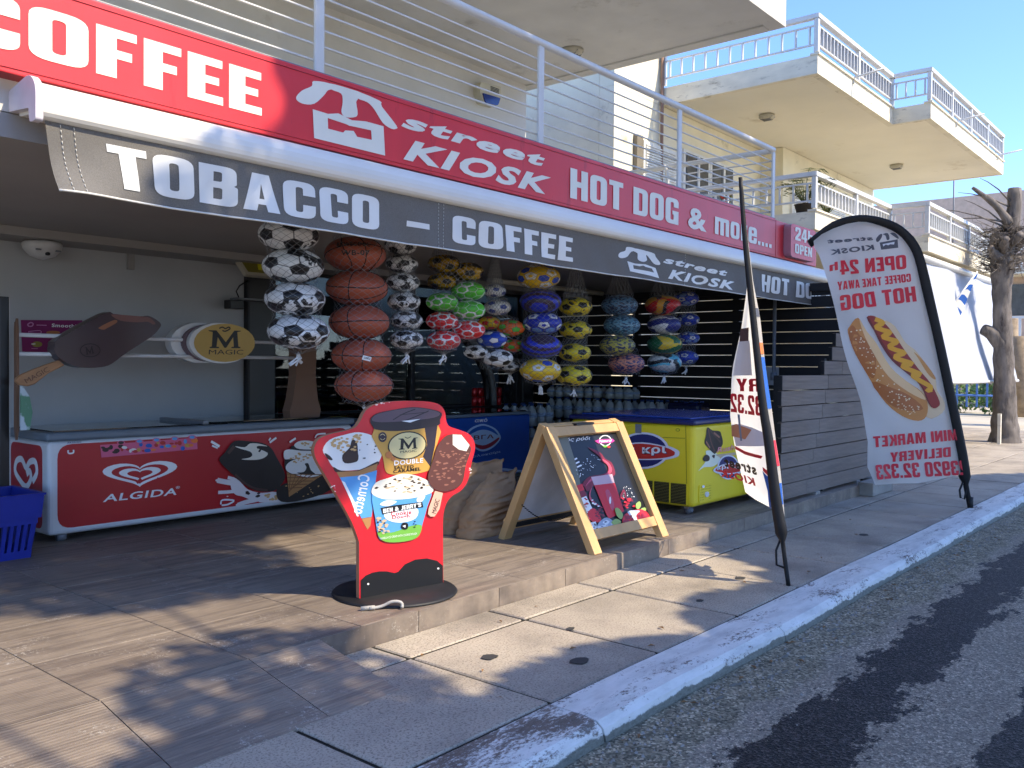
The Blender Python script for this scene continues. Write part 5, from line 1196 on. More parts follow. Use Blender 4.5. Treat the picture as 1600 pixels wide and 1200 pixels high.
# ---------------------------------------------------------------- slat screen and plank screen
M_SLAT = mat('black_deck_board', (22, 20, 22), .6, var=.2, vs=3, st=(1, .2, 6))
ss = thing('slat_screen', 'tall black slatted side screen with light showing through the gaps', 'screen', (11.32, 6, .12))
for k in range(16):
    z = .16+k*.1525; MB().box(11.3, 3.8, z, 11.335, 9.19, z+.1405, M_SLAT).build('slat', ss)
for y in (3.85, 5.5, 7.1, 8.7): MB().box(11.337, y-.05, .0, 11.41, y+.05, 2.62, M_SLAT).build('post', ss)
MB().box(11.26, 3.8, 2.5, 11.298, 8.75, 2.6, M_SLAT).build('top_rail', ss)
ps = thing('plank_screen', 'low screen of grey ribbed deck planks with a stepped end', 'screen', (10, 3.72, .12))
n = N('grey_deck_plank'); co = n.coord('Object'); wv = n.n('TexWave', wave_type='BANDS', bands_direction='Z'); wv.inputs['Scale'].default_value = 22; n.l(co, wv.inputs[0])
a = n.noise(n.coord('Object', (.6, 1, 10), rnd=True), 3, 5); c = n.ramp(a, [(.3, lin((128, 114, 102))), (.7, lin((154, 138, 124)))]); c = n.mix(n.math('MULTIPLY', wv.outputs[0], .3), c, lin((70, 64, 66)))
oi = n.n('ObjectInfo'); c = n.mix(n.math('MULTIPLY', oi.outputs['Random'], .2), c, lin((102, 92, 84))); n.base(c, .75); n.bump(wv.outputs[0], .5, .006); M_PLK = n.m
for r in range(11):
    z = .155+r*.1605; xl = 8.69+(.02 if r % 2 else 0) if r < 8 else (9.85, 10.08, 10.19)[r-8]; j = 10.05-.083*(8-r)+(.35 if r > 7 else 0)
    for a, c in ((xl, j-.004), (j+.004, 11.45)): MB().box(a, 3.7, z, c, 3.742, z+.151, M_PLK).build('plank', ps)
    MB().box(xl-.012, 3.702, z+.004, xl-.001, 3.74, z+.147, M_BLACKM).build('end_profile', ps)
for x in (8.8, 10.0, 11.3): MB().box(x-.04, 3.744, .12, x+.04, 3.82, (1.43, 1.62, 1.9)[(x > 9)+(x > 11)], M_BLACKM).build('post', ps)
for x in (9.6, 10.9): MB().box(x, 3.68, .12, x+.12, 3.78, .154, M_CONC).build('foot_block', ps)
tag(MB().tube([(10.83, 4.72, 2.6), (10.83, 4.72, 1.40), (10.86, 4.7, 1.31), (10.96, 4.66, 1.30)], [.024]*4, M_GREYP, 8).tube([(10.83, 4.72, 1.45), (10.83, 4.72, 1.35)], .045, M_GREYP, 8).build('conduit_pipe'), 'grey conduit pipe dropping behind the left end of the plank screen', 'pipe')
tag(box('paper_notice', (11.285, 4.85, 1.28), (11.293, 5.35, 1.52), mat('paper', (170, 170, 172), .8)), 'pale paper notice fixed to the black slats', 'notice')
tag(box('price_card', (9.25, 6.9, 2.28), (9.9, 6.905, 2.45), mat('grey_card', (120, 118, 116), .8)), 'grey card hanging under the ceiling behind the ball nets', 'card')
tag(MB().tube([(8.0, 7.0, 2.52), (10.3, 7.0, 2.52)], .03, mat('lamp_tube', (200, 196, 176), .4), 10).build('tube_lamp'), 'unlit white tube lamp under the ceiling behind the nets', 'lamp')
tag(box('maroon_beam', (8.5, 8.9, 2.0), (11.25, 9.0, 2.45), mat('maroon_paint', (74, 14, 26), .5)), 'dark maroon beam at the back above the slats', 'beam')
tag(box('back_wall', (10.25, 9.2, 0), (11.6, 9.4, 2.6), M_BLACKM), 'black wall closing the passage behind the nets', 'wall')

# ---------------------------------------------------------------- balls in nets
S_ = .575   # the balls sag to flattened ovals in their nets
PHI = (1+5**.5)/2
IV = [Vector(v).normalized() for v in [(-1, PHI, 0), (1, PHI, 0), (-1, -PHI, 0), (1, -PHI, 0), (0, -1, PHI), (0, 1, PHI), (0, -1, -PHI), (0, 1, -PHI), (PHI, 0, -1), (PHI, 0, 1), (-PHI, 0, -1), (-PHI, 0, 1)]]
IE = 1.06; NBR = [[j for j in range(12) if j != i and (IV[i]-IV[j]).length < IE*1.02] for i in range(12)]
def order(c, ids, pts):
    a = c.orthogonal().normalized(); q = c.cross(a); return sorted(ids, key=lambda i: math.atan2(pts[i].dot(q), pts[i].dot(a)))
PAN = []
for i in range(12):
    pts = {j: (IV[i]*2+IV[j])/3 for j in NBR[i]}; o = order(IV[i], list(pts), pts); PAN.append((5, IV[i], [pts[j] for j in o]))
for i in range(12):
    for j in NBR[i]:
        for k in NBR[i]:
            if i < j < k and k in NBR[j]:
                c = (IV[i]+IV[j]+IV[k]).normalized(); pts = {}; q = 0
                for a, b_ in ((i, j), (j, i), (j, k), (k, j), (i, k), (k, i)): pts[q] = (IV[a]*2+IV[b_])/3; q += 1
                PAN.append((6, c, [pts[x] for x in order(c, list(pts), pts)]))
def bm_(name, col, rough=.38): return mat('ball_'+name, col, rough, var=.05, vs=6)
W_, K_ = bm_('white', (222, 222, 220)), bm_('black', (20, 20, 22)); SEAM = bm_('seam', (60, 60, 62), .7)
LOGO = two('ball_black_emblem', (226, 226, 224), (18, 18, 20), 14, .47, .5, .4); LOGY = two('ball_emblem_on_yellow', (226, 196, 30), (22, 22, 20), 13, .5, .54, .4); GOLD = two('ball_gold_foil', (170, 132, 30), (70, 52, 10), 10, .4, .62, .25)
KIND = {'foot': (K_, W_, LOGO, SEAM), 'minifoot': (K_, W_, LOGO, SEAM), 'gold': (K_, GOLD, None, K_), 'green': (bm_('green', (84, 190, 50)), bm_('green', (84, 190, 50)), W_, W_), 'red': (bm_('red', (214, 36, 40)), bm_('red', (214, 36, 40)), W_, W_),
 'whiteblue': (bm_('navyblue', (30, 60, 150)), W_, None, W_), 'yellowred': (bm_('red', (214, 36, 40)), bm_('yellow', (230, 190, 30)), None, SEAM), 'orange': (bm_('green', (84, 190, 50)), bm_('orange', (232, 106, 36)), None, SEAM), 'bluewhite': (W_, bm_('blue', (28, 66, 176)), None, SEAM), 'minibw': (K_, W_, None, SEAM),
 'yellowwhite': (W_, bm_('yellow', (230, 190, 30)), bm_('blue', (28, 66, 176)), bm_('amber', (196, 150, 40))), 'royalball': (W_, bm_('blue2', (30, 50, 170)), bm_('skyblue', (120, 160, 214)), SEAM), 'yellowblack': (K_, bm_('lemon', (226, 206, 40)), LOGY, bm_('amberline', (150, 130, 30))), 'bluestar': (W_, bm_('blue3', (30, 64, 190)), bm_('paleblue', (140, 170, 220)), bm_('blueline', (20, 40, 120)))}
def football(kind, c, r, rot, seed):
    pm, hm_, lm, sm = KIND[kind]; mb = MB(); rg = random.Random(seed); c = Vector(c); hx = 0
    def put(v): v = rot @ v; return c+Vector((v.x*r, v.y*r, v.z*r*S_))
    for nn, ce, pts in PAN:
        bd = []
        for i in range(nn):
            for t in (0, .34, .67): bd.append(pts[i].lerp(pts[(i+1) % nn], t))
        ctr = sum(pts, Vector())/nn; m = len(bd); rings = [(1, .978), (.95, .992), (.68, 1.0), (.36, 1.0)]; vs = []; hx += nn == 6
        lg = nn == 6 and lm and hx % 5 in (0, 2) and kind not in ('green', 'red')
        for t, rad in rings: vs += [put(ctr.lerp(p, t).normalized()*rad) for p in bd]
        vs.append(put(ce)); body = pm if nn == 5 else hm_
        b0 = len(mb.v); mb.v += [tuple(v) for v in vs]
        for k in range(4):
            mm = sm if k == 0 else body
            if lg and k >= (1 if kind in ('foot', 'minifoot') and hx % 5 == 2 else 2): mm = lm
            if kind in ('green', 'red') and nn == 6 and (k == 1 and hx % 2): mm = lm
            if kind in ('yellowwhite', 'royalball', 'bluestar') and nn == 5 and k >= 3: mm = hm_
            ki = mb.mat(mm)
            for i in range(m):
                j = (i+1) % m; f = (b0+k*m+i, b0+k*m+j, b0+(k+1)*m+j, b0+(k+1)*m+i) if k < 3 else (b0+k*m+i, b0+k*m+j, b0+4*m)
                mb.f.append(f); mb.mi.append(ki); mb.sm.append(True)
    return mb
def sphere(c, r, rot, fn, nu=44, nv=26):
    mb = MB(); c = Vector(c); vs = []; dirs = []
    for j in range(nv+1):
        th = PI*j/nv
        for i in range(nu): d = Vector((math.sin(th)*math.cos(2*PI*i/nu), math.sin(th)*math.sin(2*PI*i/nu), math.cos(th))); dirs.append(d); v = rot @ d; vs.append(c+Vector((v.x*r, v.y*r, v.z*r*S_)))
    mb.v = [tuple(v) for v in vs]
    for j in range(nv):
        for i in range(nu):
            q = (j*nu+i, (j+1)*nu+i, (j+1)*nu+(i+1) % nu, j*nu+(i+1) % nu); d = (dirs[q[0]]+dirs[q[1]]+dirs[q[2]]+dirs[q[3]]).normalized(); mb.f.append(q); mb.mi.append(mb.mat(fn(d))); mb.sm.append(True)
    return mb
n = N('basketball_rubber'); v = n.n('TexVoronoi'); v.inputs['Scale'].default_value = 110; n.l(n.coord('Object'), v.inputs[0]); n.base(n.mix(n.noise(n.coord('Object'), 6), lin((150, 70, 48)), lin((176, 86, 56))), .55); n.bump(v.outputs['Distance'], .4, .004); M_BB = n.m
SQ = [('squiggle_navy', (24, 40, 72), (90, 130, 160)), ('squiggle_teal', (30, 70, 100), (110, 160, 180)), ('squiggle_yellow', (40, 52, 90), (190, 180, 70)), ('squiggle_pink', (50, 44, 96), (214, 140, 110))]
VC = [((190, 30, 40), (214, 150, 40), (22, 20, 24)), ((214, 214, 210), (36, 44, 120), (36, 44, 120)), ((222, 186, 40), (30, 100, 60), (30, 100, 60)), ((210, 210, 200), (26, 28, 30), (90, 180, 200))]
ORD = ['top', 'second', 'third', 'fourth', 'fifth', 'sixth']
NETS = {}
for kd, ch, c, r in BALLS: NETS.setdefault(ch, []).append((kd, Vector(c), r))
NAMES = {1: 'large black and white football', 2: 'brown basketball', 3: 'small black and white football', 7: 'yellow and black football', 8: 'squiggle patterned ball', 9: 'volleyball', 10: 'blue and white football'}
NETW = {1: 'the net beside the floodlight', 2: 'the net above the ice cream cutout', 3: 'the net right of the basketballs', 7: 'the net left of the squiggle balls', 8: 'the net before the slats', 9: 'the volleyball net', 10: 'the rear net behind the volleyballs'}
CN = {'gold': 'gold and black', 'green': 'green and white', 'red': 'red and white', 'whiteblue': 'white and navy', 'yellowred': 'yellow and red', 'orange': 'orange and green', 'bluewhite': 'blue and white', 'minibw': 'white and black', 'yellowwhite': 'yellow and white', 'stripe': 'purple and blue striped', 'royalball': 'royal blue crested'}
cnt = {}; tot = {}
for kd, ch, c, r in BALLS: tot[kd, ch] = tot.get((kd, ch), 0)+1
for idx, (kd, ch, c, r) in enumerate(BALLS):
    rg = random.Random(idx*7+1); rot = Matrix.Rotation(rg.uniform(0, 6.28), 3, Vector((rg.gauss(0, 1), rg.gauss(0, 1), rg.gauss(0, 1))).normalized())
    cnt[kd, ch] = cnt.get((kd, ch), 0)+1; q = cnt[kd, ch]; seq = sum(1 for k2, c2, _, _ in BALLS[:idx] if c2 == ch)
    if ch in NAMES: lab = ORD[seq]+' '+NAMES[ch]+' in '+NETW[ch]
    else:
        pos = (('upper', 'lower') if tot[kd, ch] == 2 else ('upper left', 'lower left', 'right'))[q-1] if tot[kd, ch] > 1 else 'only'
        if kd == 'green': pos = ('left', 'upper right', 'lower right')[q-1]
        if kd == 'red': pos = ('upper left', 'right', 'lower left')[q-1]
        if kd == 'minibw': pos = ('left', 'large middle', 'lowest')[q-1]
        lab = pos+' '+CN[kd]+' ball in '+{4: 'the gold green and red ball net', 5: 'the mixed small ball net', 6: 'the yellow and blue ball net'}[ch]
    cat = 'ball'; nm = 'football'
    if kd in KIND: o = football(kd, c, r, rot, idx).build('football', None, loc=c)
    elif kd == 'basket':
        nm = 'basketball'; o = sphere(c, r, rot, lambda d: M_BB).build('basketball', None, loc=c); sm = MB(); cc = Vector(c)
        def put(v): v = rot @ v.normalized(); return cc+Vector((v.x*r, v.y*r, v.z*r*S_))*1.002
        for cur in ([Vector((math.cos(t), math.sin(t), 0)) for t in [i*PI/24 for i in range(49)]], [Vector((math.cos(t), 0, math.sin(t))) for t in [i*PI/24 for i in range(49)]], [Vector((math.cos(t), .62+.25*math.cos(2*t), math.sin(t))) for t in [i*PI/24 for i in range(49)]], [Vector((math.cos(t), -.62-.25*math.cos(2*t), math.sin(t))) for t in [i*PI/24 for i in range(49)]]):
            sm.tube([put(v) for v in cur], r*.018, M_BLACKM, 5, cap=False)
        sm.build('seam', o)
        lf = lambda u, v, w: Vector((c[0], c[1], c[2]+v))+Vector((.77, -.64, 0))*u+Vector((-.64, -.77, 0))*(r*math.sqrt(max(.02, 1-(u/r)**2-(v/(r*S_))**2))+w)
        if seq == 0: prints([('T', 'black', 'BKWECOOL', 'heavy', (-.13, .028), (.1, .034), (-.13, .062)), ('T', 'black', 'WB-07', 'sansbold', (-.1, -.035), (.1, -.03), (-.1, .002))], lf, o, 'lettering', .004, .0005, grid=.02)
        if seq == 3: prints([('P', 'white', [(.0, -.03), (.06, -.045), (.07, -.015), (.01, .0)]), ('S', 'black', .003, [(.012, -.02), (.06, -.03)]), ('S', 'black', .003, [(.014, -.012), (.062, -.022)])], lf, o, 'price_sticker', .004, .0008, grid=.02)
    elif kd.startswith('squiggle'):
        s = SQ[int(kd[-1])]; m = two('ball_'+s[0], s[1], s[2], 26, .46, .54, .5, st=(1, 1, 2.2)); o = sphere(c, r, rot, lambda d: m, 32, 20).build('football', None, loc=c)
    else:
        if kd == 'stripe': A = (bm_('stripe_plum', (58, 40, 62)), bm_('stripe_blue', (34, 50, 190))); fn = lambda d: A[int((d.x*3.2+d.y*.9+3.1*.5)//.72) % 2]
        else:
            A = [bm_('volley%s%d' % (kd, i), x) for i, x in enumerate(VC[int(kd[-1])])]
            def fn(d):
                ax = max(range(3), key=lambda i: abs(d[i])); a, b_ = d[(ax+1) % 3]/abs(d[ax]), d[(ax+2) % 3]/abs(d[ax]); s = b_-.4*math.sin(a*2.2)*(1 if d[ax] > 0 else -1)
                return A[0] if abs(s) > .38 and ax != 1 else (A[1] if s*(1 if ax else -1) > -.1 else A[2])
        nm = 'volleyball' if kd.startswith('volley') else 'football'; o = sphere(c, r, rot, fn, 56, 36).build(nm, None, loc=c)
    tag(o, lab, cat, 'balls hanging in nets')
M_NET = mat('net_string', (128, 129, 130), .7, var=.1); M_KNOT = mat('white_plastic_tail', (206, 208, 208), .5)
NL = {1: 'loose string net holding the large black and white footballs', 2: 'string net holding the five basketballs', 3: 'string net holding six small black and white footballs', 4: 'string net holding gold, green and red balls', 5: 'string net holding a mix of small coloured balls', 6: 'string net holding yellow and blue striped footballs', 7: 'string net holding four yellow and black footballs', 8: 'string net holding four squiggle patterned balls', 9: 'string net holding the volleyballs', 10: 'string net holding the blue footballs behind the volleyballs'}
for ch, L in NETS.items():
    wide = ch in (4, 5); zt = max(c.z+r*S_ for _, c, r in L); zb = min(c.z-r*S_ for _, c, r in L); NR = int((zt-zb)/.022)+2; rows = []
    for i in range(NR+1):
        z = zt-(zt-zb)*i/NR; best = None; near = sorted(L, key=lambda q: abs(q[1].z-z))
        x0, x1, y0, y1 = [], [], [], []
        for _, c, r in L:
            h = (z-c.z)/(r*S_)
            rr = r*math.sqrt(1-h*h) if abs(h) < 1 else 0
            if abs(h) < 1.35: rr = max(rr, .72*r); x0.append(c.x-rr); x1.append(c.x+rr); y0.append(c.y-rr); y1.append(c.y+rr)
        if not x0: _, c, r = near[0]; x0, x1, y0, y1 = [c.x-.6*r], [c.x+.6*r], [c.y-.6*r], [c.y+.6*r]
        rows.append(((min(x0)+max(x1))/2, (min(y0)+max(y1))/2, z, (max(x1)-min(x0))/2+.006, (max(y1)-min(y0))/2+.006))
    top = (rows[0][0], rows[0][1], 2.53); k = 5
    rows = [(rows[0][0], rows[0][1], rows[0][2]+(top[2]-rows[0][2])*(1-j/k), .02+(rows[0][3]-.02)*(j/k)**.8, .02+(rows[0][4]-.02)*(j/k)**.8) for j in range(k)]+rows if top[2]-rows[0][2] > .05 else rows
    e = rows[-1]; rows += [(e[0], e[1], e[2]-.02, e[3]*.35, e[4]*.35), (e[0], e[1], e[2]-.035, .015, .015)]
    NS = 18 if not wide else 24; mb = MB(); P = lambda i, a: Vector((rows[i][0]+rows[i][3]*math.cos(a), rows[i][1]+rows[i][4]*math.sin(a), rows[i][2]))
    for s in range(NS):
        for dr in (1, -1):
            vs = []; fs = []
            for i in range(len(rows)):
                a = 2*PI*s/NS+dr*i*PI/NS; p = P(i, a); d = Vector((-math.sin(a), math.cos(a), 0))*.002; vs += [p-d, p+d]
            for i in range(len(rows)-1): fs.append((2*i, 2*i+1, 2*i+3, 2*i+2))
            mb.add(vs, fs, M_NET)
    t = thing('net_bag', NL[ch], 'net', (e[0], e[1], e[2]-.04), 'net bags of balls'); mb.build('mesh_bag', t)
    kn = MB(); rg = random.Random(ch); q = Vector((e[0], e[1], e[2]-.03)); kn.lathe(q-Vector((0, 0, .02)), [(.004, 0), (.014, .008), (.012, .02), (.004, .03)], M_KNOT, 8)
    for i in range(5): kn.tube([q, q+Vector((rg.uniform(-.02, .04), 0, -.03)), q+Vector((rg.uniform(-.07, .05), rg.uniform(-.02, .02), -.06-rg.uniform(0, .03)))], [.007, .006, .008], M_KNOT, 5)
    kn.build('tied_tail', t); MB().tube([top, (top[0], top[1]+.02, 2.6)], .006, M_NET, 5).build('hanging_cord', t)
tag(MB().tube([(2.5, 5.12, 2.575), (11.2, 5.12, 2.575)], .02, M_GREYP, 8).build('hanging_rail'), 'grey metal rail under the ceiling carrying the ball nets', 'rail')

# ---------------------------------------------------------------- freezers
def casters(t, pts, z=.12):
    for x, y in pts:
        w_ = MB(); w_.tube([(x-.03, y, z+.035), (x+.03, y, z+.035)], .035, M_GREYP, 12); w_.box(x-.036, y-.02, z+.05, x+.036, y+.03, z+.085, M_CHROME); w_.build('caster', t)
M_FRW = mat('freezer_white', (214, 216, 216), .35, var=.04); M_RIM = mat('freezer_rim_grey', (104, 116, 126), .4, var=.08); M_LID = glass('freezer_lid_glass', (190, 205, 210))
al = thing('ice_cream_freezer', 'long white chest freezer with red heart logo panel against the grey wall', 'freezer', (4.4, 7.35, .12))
box('body', (2.9, 7.0, .175), (5.86, 7.78, .895), M_FRW, al, .035, 3); box('rim', (2.885, 6.985, .897), (5.875, 7.795, .965), M_RIM, al, .02)
for i, (a, c) in enumerate(((2.95, 4.45), (4.3, 5.82))): box('glass_lid', (a, 7.03, .966+i*.012), (c, 7.75, .974+i*.012), M_LID, al)
MB().box(4.2, 7.02, .967, 4.26, 7.76, 1.0, M_GREYP).build('lid_handle', al, .006)
casters(al, [(3.02, 7.06), (5.74, 7.06), (3.02, 7.7), (5.74, 7.7)])
fA = plane((2.9, 7.0, .15), (1, 0, 0), (0, 0, 1)); R = ART['alg_red']; M_ALR = mat('freezer_red', (176, 20, 30), .38, var=.05, vs=2, dirt=((140, 18, 26), 3, .66))
MB().prism(rp([(R[0][0], R[3][1], .11), (2.9, R[3][1], .11), (2.9, R[0][1], .11), (R[0][0], R[0][1], .11)]), fA, .0005, .002, M_ALR).build('red_panel', al)
prints(ART['alg'], fA, al, base=.004, step=.0002, clip=[((2.94, 0, 0), (1, 0, 0))])
fS = plane((2.9, 7.72, .15), (0, -1, 0), (0, 0, 1)); MB().prism(rp([(.03, .07, .07), (.62, .07, .07), (.62, .71, .07), (.03, .71, .07)]), fS, .0005, .002, M_ALR).build('side_panel', al)
prints([('S', 'white', .05, [(.45, .42), (.53, .5), (.5, .58), (.4, .57), (.33, .52), (.25, .58), (.15, .56), (.12, .48), (.2, .42), (.33, .37), (.42, .44), (.4, .5), (.34, .47)]), ('T', 'white', 'ALGIDA', 'sansbold', (.1, .28), (.56, .28), (.1, .345)), ('F', 'splash', 8, 14, .02, .05, .5, [(.1, .1), (.5, .1), (.5, .2), (.2, .2)])], fS, al, base=.004)
# cardboard header with the ice cream signs on two rods
hd = thing('freezer_header', 'cardboard side posts joined by two white rods above the red freezer', 'display stand', (4.1, 7.1, .98)); M_CB = mat('brown_cardboard', (120, 92, 74), .85, var=.08, vs=2)
MB().prism(smoothc([(5.18, .985), (5.52, .985), (5.5, 1.15), (5.47, 1.4), (5.48, 1.75), (5.42, 1.95), (5.3, 1.98), (5.24, 1.8), (5.24, 1.4), (5.2, 1.15)], True, 2), lambda u, v, w: Vector((u, w, v)), 7.22, 7.1, M_CB).build('side_post', hd)
MB().prism(smoothc([(7.12, .985), (7.17, .985), (7.165, 1.4), (7.165, 1.75), (7.145, 1.8), (7.12, 1.75)], True, 2), lambda u, v, w: Vector((w, u, v)), 2.724, 2.742, M_CB).build('side_post', hd)
for z in (1.703, 1.56): MB().tube([(2.743, 7.14, z), (5.3, 7.14, z)], .016, mat('white_rod', (214, 216, 218), .35), 10).build('rod', hd)
fM = plane((2.65, 7.1, 0), (1, 0, 0), (0, 0, 1))
mo = thing('oval_sign', 'gold oval ice cream sign with white rims on the rods', 'sign', (4.42, 7.05, 1.5))
ell = lambda cx, cz, rx, rz: [(cx+rx*math.cos(t*PI/20), cz+rz*math.sin(t*PI/20)) for t in range(40)]
MB().prism(ell(1.62, 1.682, .29, .178), fM, -.16, -.06, M_FRW).build('back_disc', mo); MB().prism(ell(1.68, 1.682, .26, .165), fM, -.058, -.02, mat('plum_band', (110, 92, 100), .5)).build('middle_disc', mo); MB().prism(ell(1.765, 1.682, .315, .18), fM, -.018, .03, M_FRW).build('front_disc', mo)
prints(ART['magoval'], plane((2.65, 7.07, 0), (1, 0, 0), (0, 0, 1)), mo, base=.003)
ms = thing('giant_ice_cream_sign', 'giant brown chocolate ice cream bar sign on a wooden stick', 'sign', (3.2, 7.05, 1.45))
M_CH = mat('plum_chocolate_plastic', (66, 46, 52), .28, var=.05, vs=3)
MB().prism(smoothc(ART['mag_body'], True, 3), fM, -.06, .07, M_CH).build('chocolate_body', ms, .035, seg=4)
MB().prism(ART['mag_wood'], fM, -.02, .02, mat('stick_wood', (176, 132, 94), .6, var=.12, vs=5, st=(1, 1, 1))).build('stick', ms, .008)
prints(ART['magstick'][:3], plane((2.65, 7.03, 0), (1, 0, 0), (0, 0, 1)), ms, base=.003); prints(ART['magstick'][3:4], plane((2.65, 7.03, 0), (1, 0, 0), (0, 0, 1)), ms, 'monogram', base=.003); prints(ART['magstick'][4:], plane((2.65, 7.08, 0), (1, 0, 0), (0, 0, 1)), ms, 'lettering', base=.003)
po = thing('smoothie_poster', 'purple smoothies poster on the grey wall behind the ice cream sign', 'poster', (3.7, 8.18, 1.58)); fW = plane((3.0, 8.195, 0), (1, 0, 0), (0, 0, 1))
MB().prism(ART['smo_rect'], fW, 0, .004, mat('purple_paper', (128, 26, 92), .6)).build('sheet', po); prints(ART['smo'], fW, po, base=.006)
ev = thing('blue_ice_cream_freezer', 'blue chest freezer with white oval logo below the shop window', 'freezer', (7.4, 7.4, .12)); n = N('blue_freezer_panel'); n.base(n.mix(n.noise(n.coord('Object'), 1.2), lin((14, 62, 140)), lin((18, 84, 178))), .35); M_EV = n.m
box('body', (6.05, 7.0, .17), (8.72, 7.9, .9), M_EV, ev, .02); box('rim', (6.04, 6.99, .902), (8.73, 7.91, .94), M_RIM, ev, .012); box('glass_lid', (6.1, 7.04, .942), (8.68, 7.86, .95), M_LID, ev); casters(ev, [(6.2, 7.08), (8.6, 7.08)])
prints(ART['evg'], plane((6.0, 7.0, .15), (1, 0, 0), (0, 0, 1)), ev, base=.003)
kr = thing('yellow_ice_cream_freezer', 'yellow chest freezer with navy lid at the platform edge', 'freezer', (8.15, 4.7, .12)); M_KY = mat('freezer_yellow', (238, 214, 40), .4, var=.04, vs=2); M_NAVY = mat('navy_lid', (30, 38, 92), .35)
box('body', (7.42, 4.0, .195), (9.0, 5.42, .963), M_KY, kr, .04, 3); box('lid_rim', (7.405, 3.985, .965), (9.015, 5.435, 1.01), M_NAVY, kr, .015); box('lid', (7.5, 4.08, 1.011), (8.92, 5.34, 1.03), mat('lid_blue', (44, 70, 140), .2), kr, .008)
casters(kr, [(7.52, 4.1), (8.88, 4.1), (7.52, 5.3), (8.88, 5.3)])
fK = plane((7.42, 4.0, .2), (0, -1, 0), (0, 0, 1)); prints(ART['krs'], fK, kr, base=.003, clip=[((-.02, 0, 0), (1, 0, 0))])
prints(ART['krf'], plane((7.42, 4.0, .2), (1, 0, 0), (0, 0, 1)), kr, base=.003)
MB().prism([(-.62, .02), (-.06, .02), (-.06, .21), (-.62, .21)], fK, .001, .003, M_BLACKM).build('grille', kr)
for k in range(13): MB().prism([(-.62, .03+k*.0142), (-.06, .03+k*.0142), (-.06, .0345+k*.0142), (-.62, .0345+k*.0142)], fK, .003, .007, mat('olive_bar', (120, 110, 40), .5)).build('grille_bar', kr)
for u in (-.62, -.43, -.25, -.07): MB().prism([(u, .015), (u+.012, .015), (u+.012, .215), (u, .215)], fK, .003, .011, M_KY).build('grille_rib', kr)
fK2 = plane((7.42, 4.0, .2), (1, 0, 0), (0, 0, 1)); MB().prism(rp([(.1, .03, .02), (.35, .03, .02), (.36, .2, .02), (.1, .2, .02)]), fK2, .001, .008, M_KY).build('access_panel', kr)
dm = MB()
for i in range(8):
    for j in range(6):
        if not (2 < i < 6 and j < 3): dm.prism(ell(.13+i*.028, .055+j*.024, .004, .003)[::5], fK2, .0085, .0095, M_BLACKM)
tag(dm.build('vent_holes', kr), kind='stuff'); MB().prism(ell(.24, .1, .035, .025), fK2, .0085, .02, M_FRW).build('thermostat', kr)

# ---------------------------------------------------------------- bottles, cans, snacks
bt = None
def pack(x, y, z, h, label, nx=2, ny=3, film=None):
    global bt
    t = thing('bottle_pack', label, 'bottles', (x, y, z), 'stacked packs of water bottles')
    if bt is None:
        bt = MB().lathe((x, y, z), [(.058, 0), (.072, .02), (.07, .3), (.074, .34), (.07, .38), (.072, .62), (.05, .78), (.024, .88), (.024, .93)], M_PET, 12).lathe((x, y, z), [(.028, .92), (.028, 1.0)], mat('blue_cap', (60, 90, 150), .4), 10).lathe((x, y, z), [(.0715, .4), (.0745, .41), (.0745, .58), (.0715, .59)], mat('bottle_label', (150, 170, 196), .5, var=.3, vs=30), 12).build('bottle', t); o0 = bt
    else: o0 = None
    for i in range(nx):
        for j in range(ny):
            o = o0 if o0 else inst(bt, (0, 0, 0), t); o0 = None; o.location = ((i-(nx-1)/2)*.155, (j-(ny-1)/2)*.155, 0); o.scale = (1, 1, h)
    if film: box('film', (x-.17, y-.25, z+.02), (x+.17, y+.25, z+h*.96), film, t, .05)
    return t
AL = ['lowest', 'middle', 'upper']; AC = ['at the window end', 'second from the window end', 'in the middle', 'fourth from the window end', 'at the street end']
M_NF = mat('navy_film', (22, 28, 62), .2, var=.3, vs=9, bump=.6, bs=14)
for l in range(3):
    for c in range(5): tg = pack(10.75, 8.0-c*.53, .12+l*.31, .31, '%s clear bottle pack %s of the row along the slats' % (AL[l], AC[c]) if not (l == 2 and c == 4) else 'navy film wrapped bottle pack beside the slats', film=M_NF if (l == 2 and c == 4) else None)
prints([('T', 'paleblue', 'Διός', 'round', (.1, .1), (.32, .1), (.1, .2)), ('P', 'paleblue', [(.08, .02), (.15, .07), (.19, .05), (.26, .09), (.36, .02)])], plane((10.575, 6.1, .75), (0, -1, 0), (0, 0, 1)), tg, 'lettering', .004)
for c in range(3): pack(10.75, 8.0-c*.53, 1.05, .17, 'short clear bottle pack on top of the row, '+('nearest the window', 'in the middle', 'nearest the street')[c])
for l in range(3):
    for c in range(2): pack(9.1+c*.36, 7.5, .12+l*.295, .295, '%s bottle pack of the %s stack beside the blue freezer' % (AL[l], ('left', 'right')[c]))
cn = None; M_CAN = mat('red_can', (176, 24, 30), .28, .3, var=.1)
shf = tag(box('can_shelf', (8.4, 8.12, .1), (9.9, 8.19, .952), M_BLACKM), 'black ledge under the shop window holding red cans', 'ledge')
for l in range(2):
    for c in range(6):
        x = 8.95+c*.1; z = .953+l*.128
        if cn is None: cn = o = MB().lathe((x, 8.155, z), [(.034, 0), (.042, .012), (.042, .105), (.034, .12)], M_CAN, 14).build('drink_can', None, loc=(x, 8.155, z))
        else: o = inst(cn, (x, 8.155, z))
        tag(o, '%s red drink can from the left, %s row, below the window' % (('first', 'second', 'third', 'fourth', 'fifth', 'sixth')[c], ('bottom', 'top')[l]), 'can', 'red cans in two rows')
rg = random.Random(8)
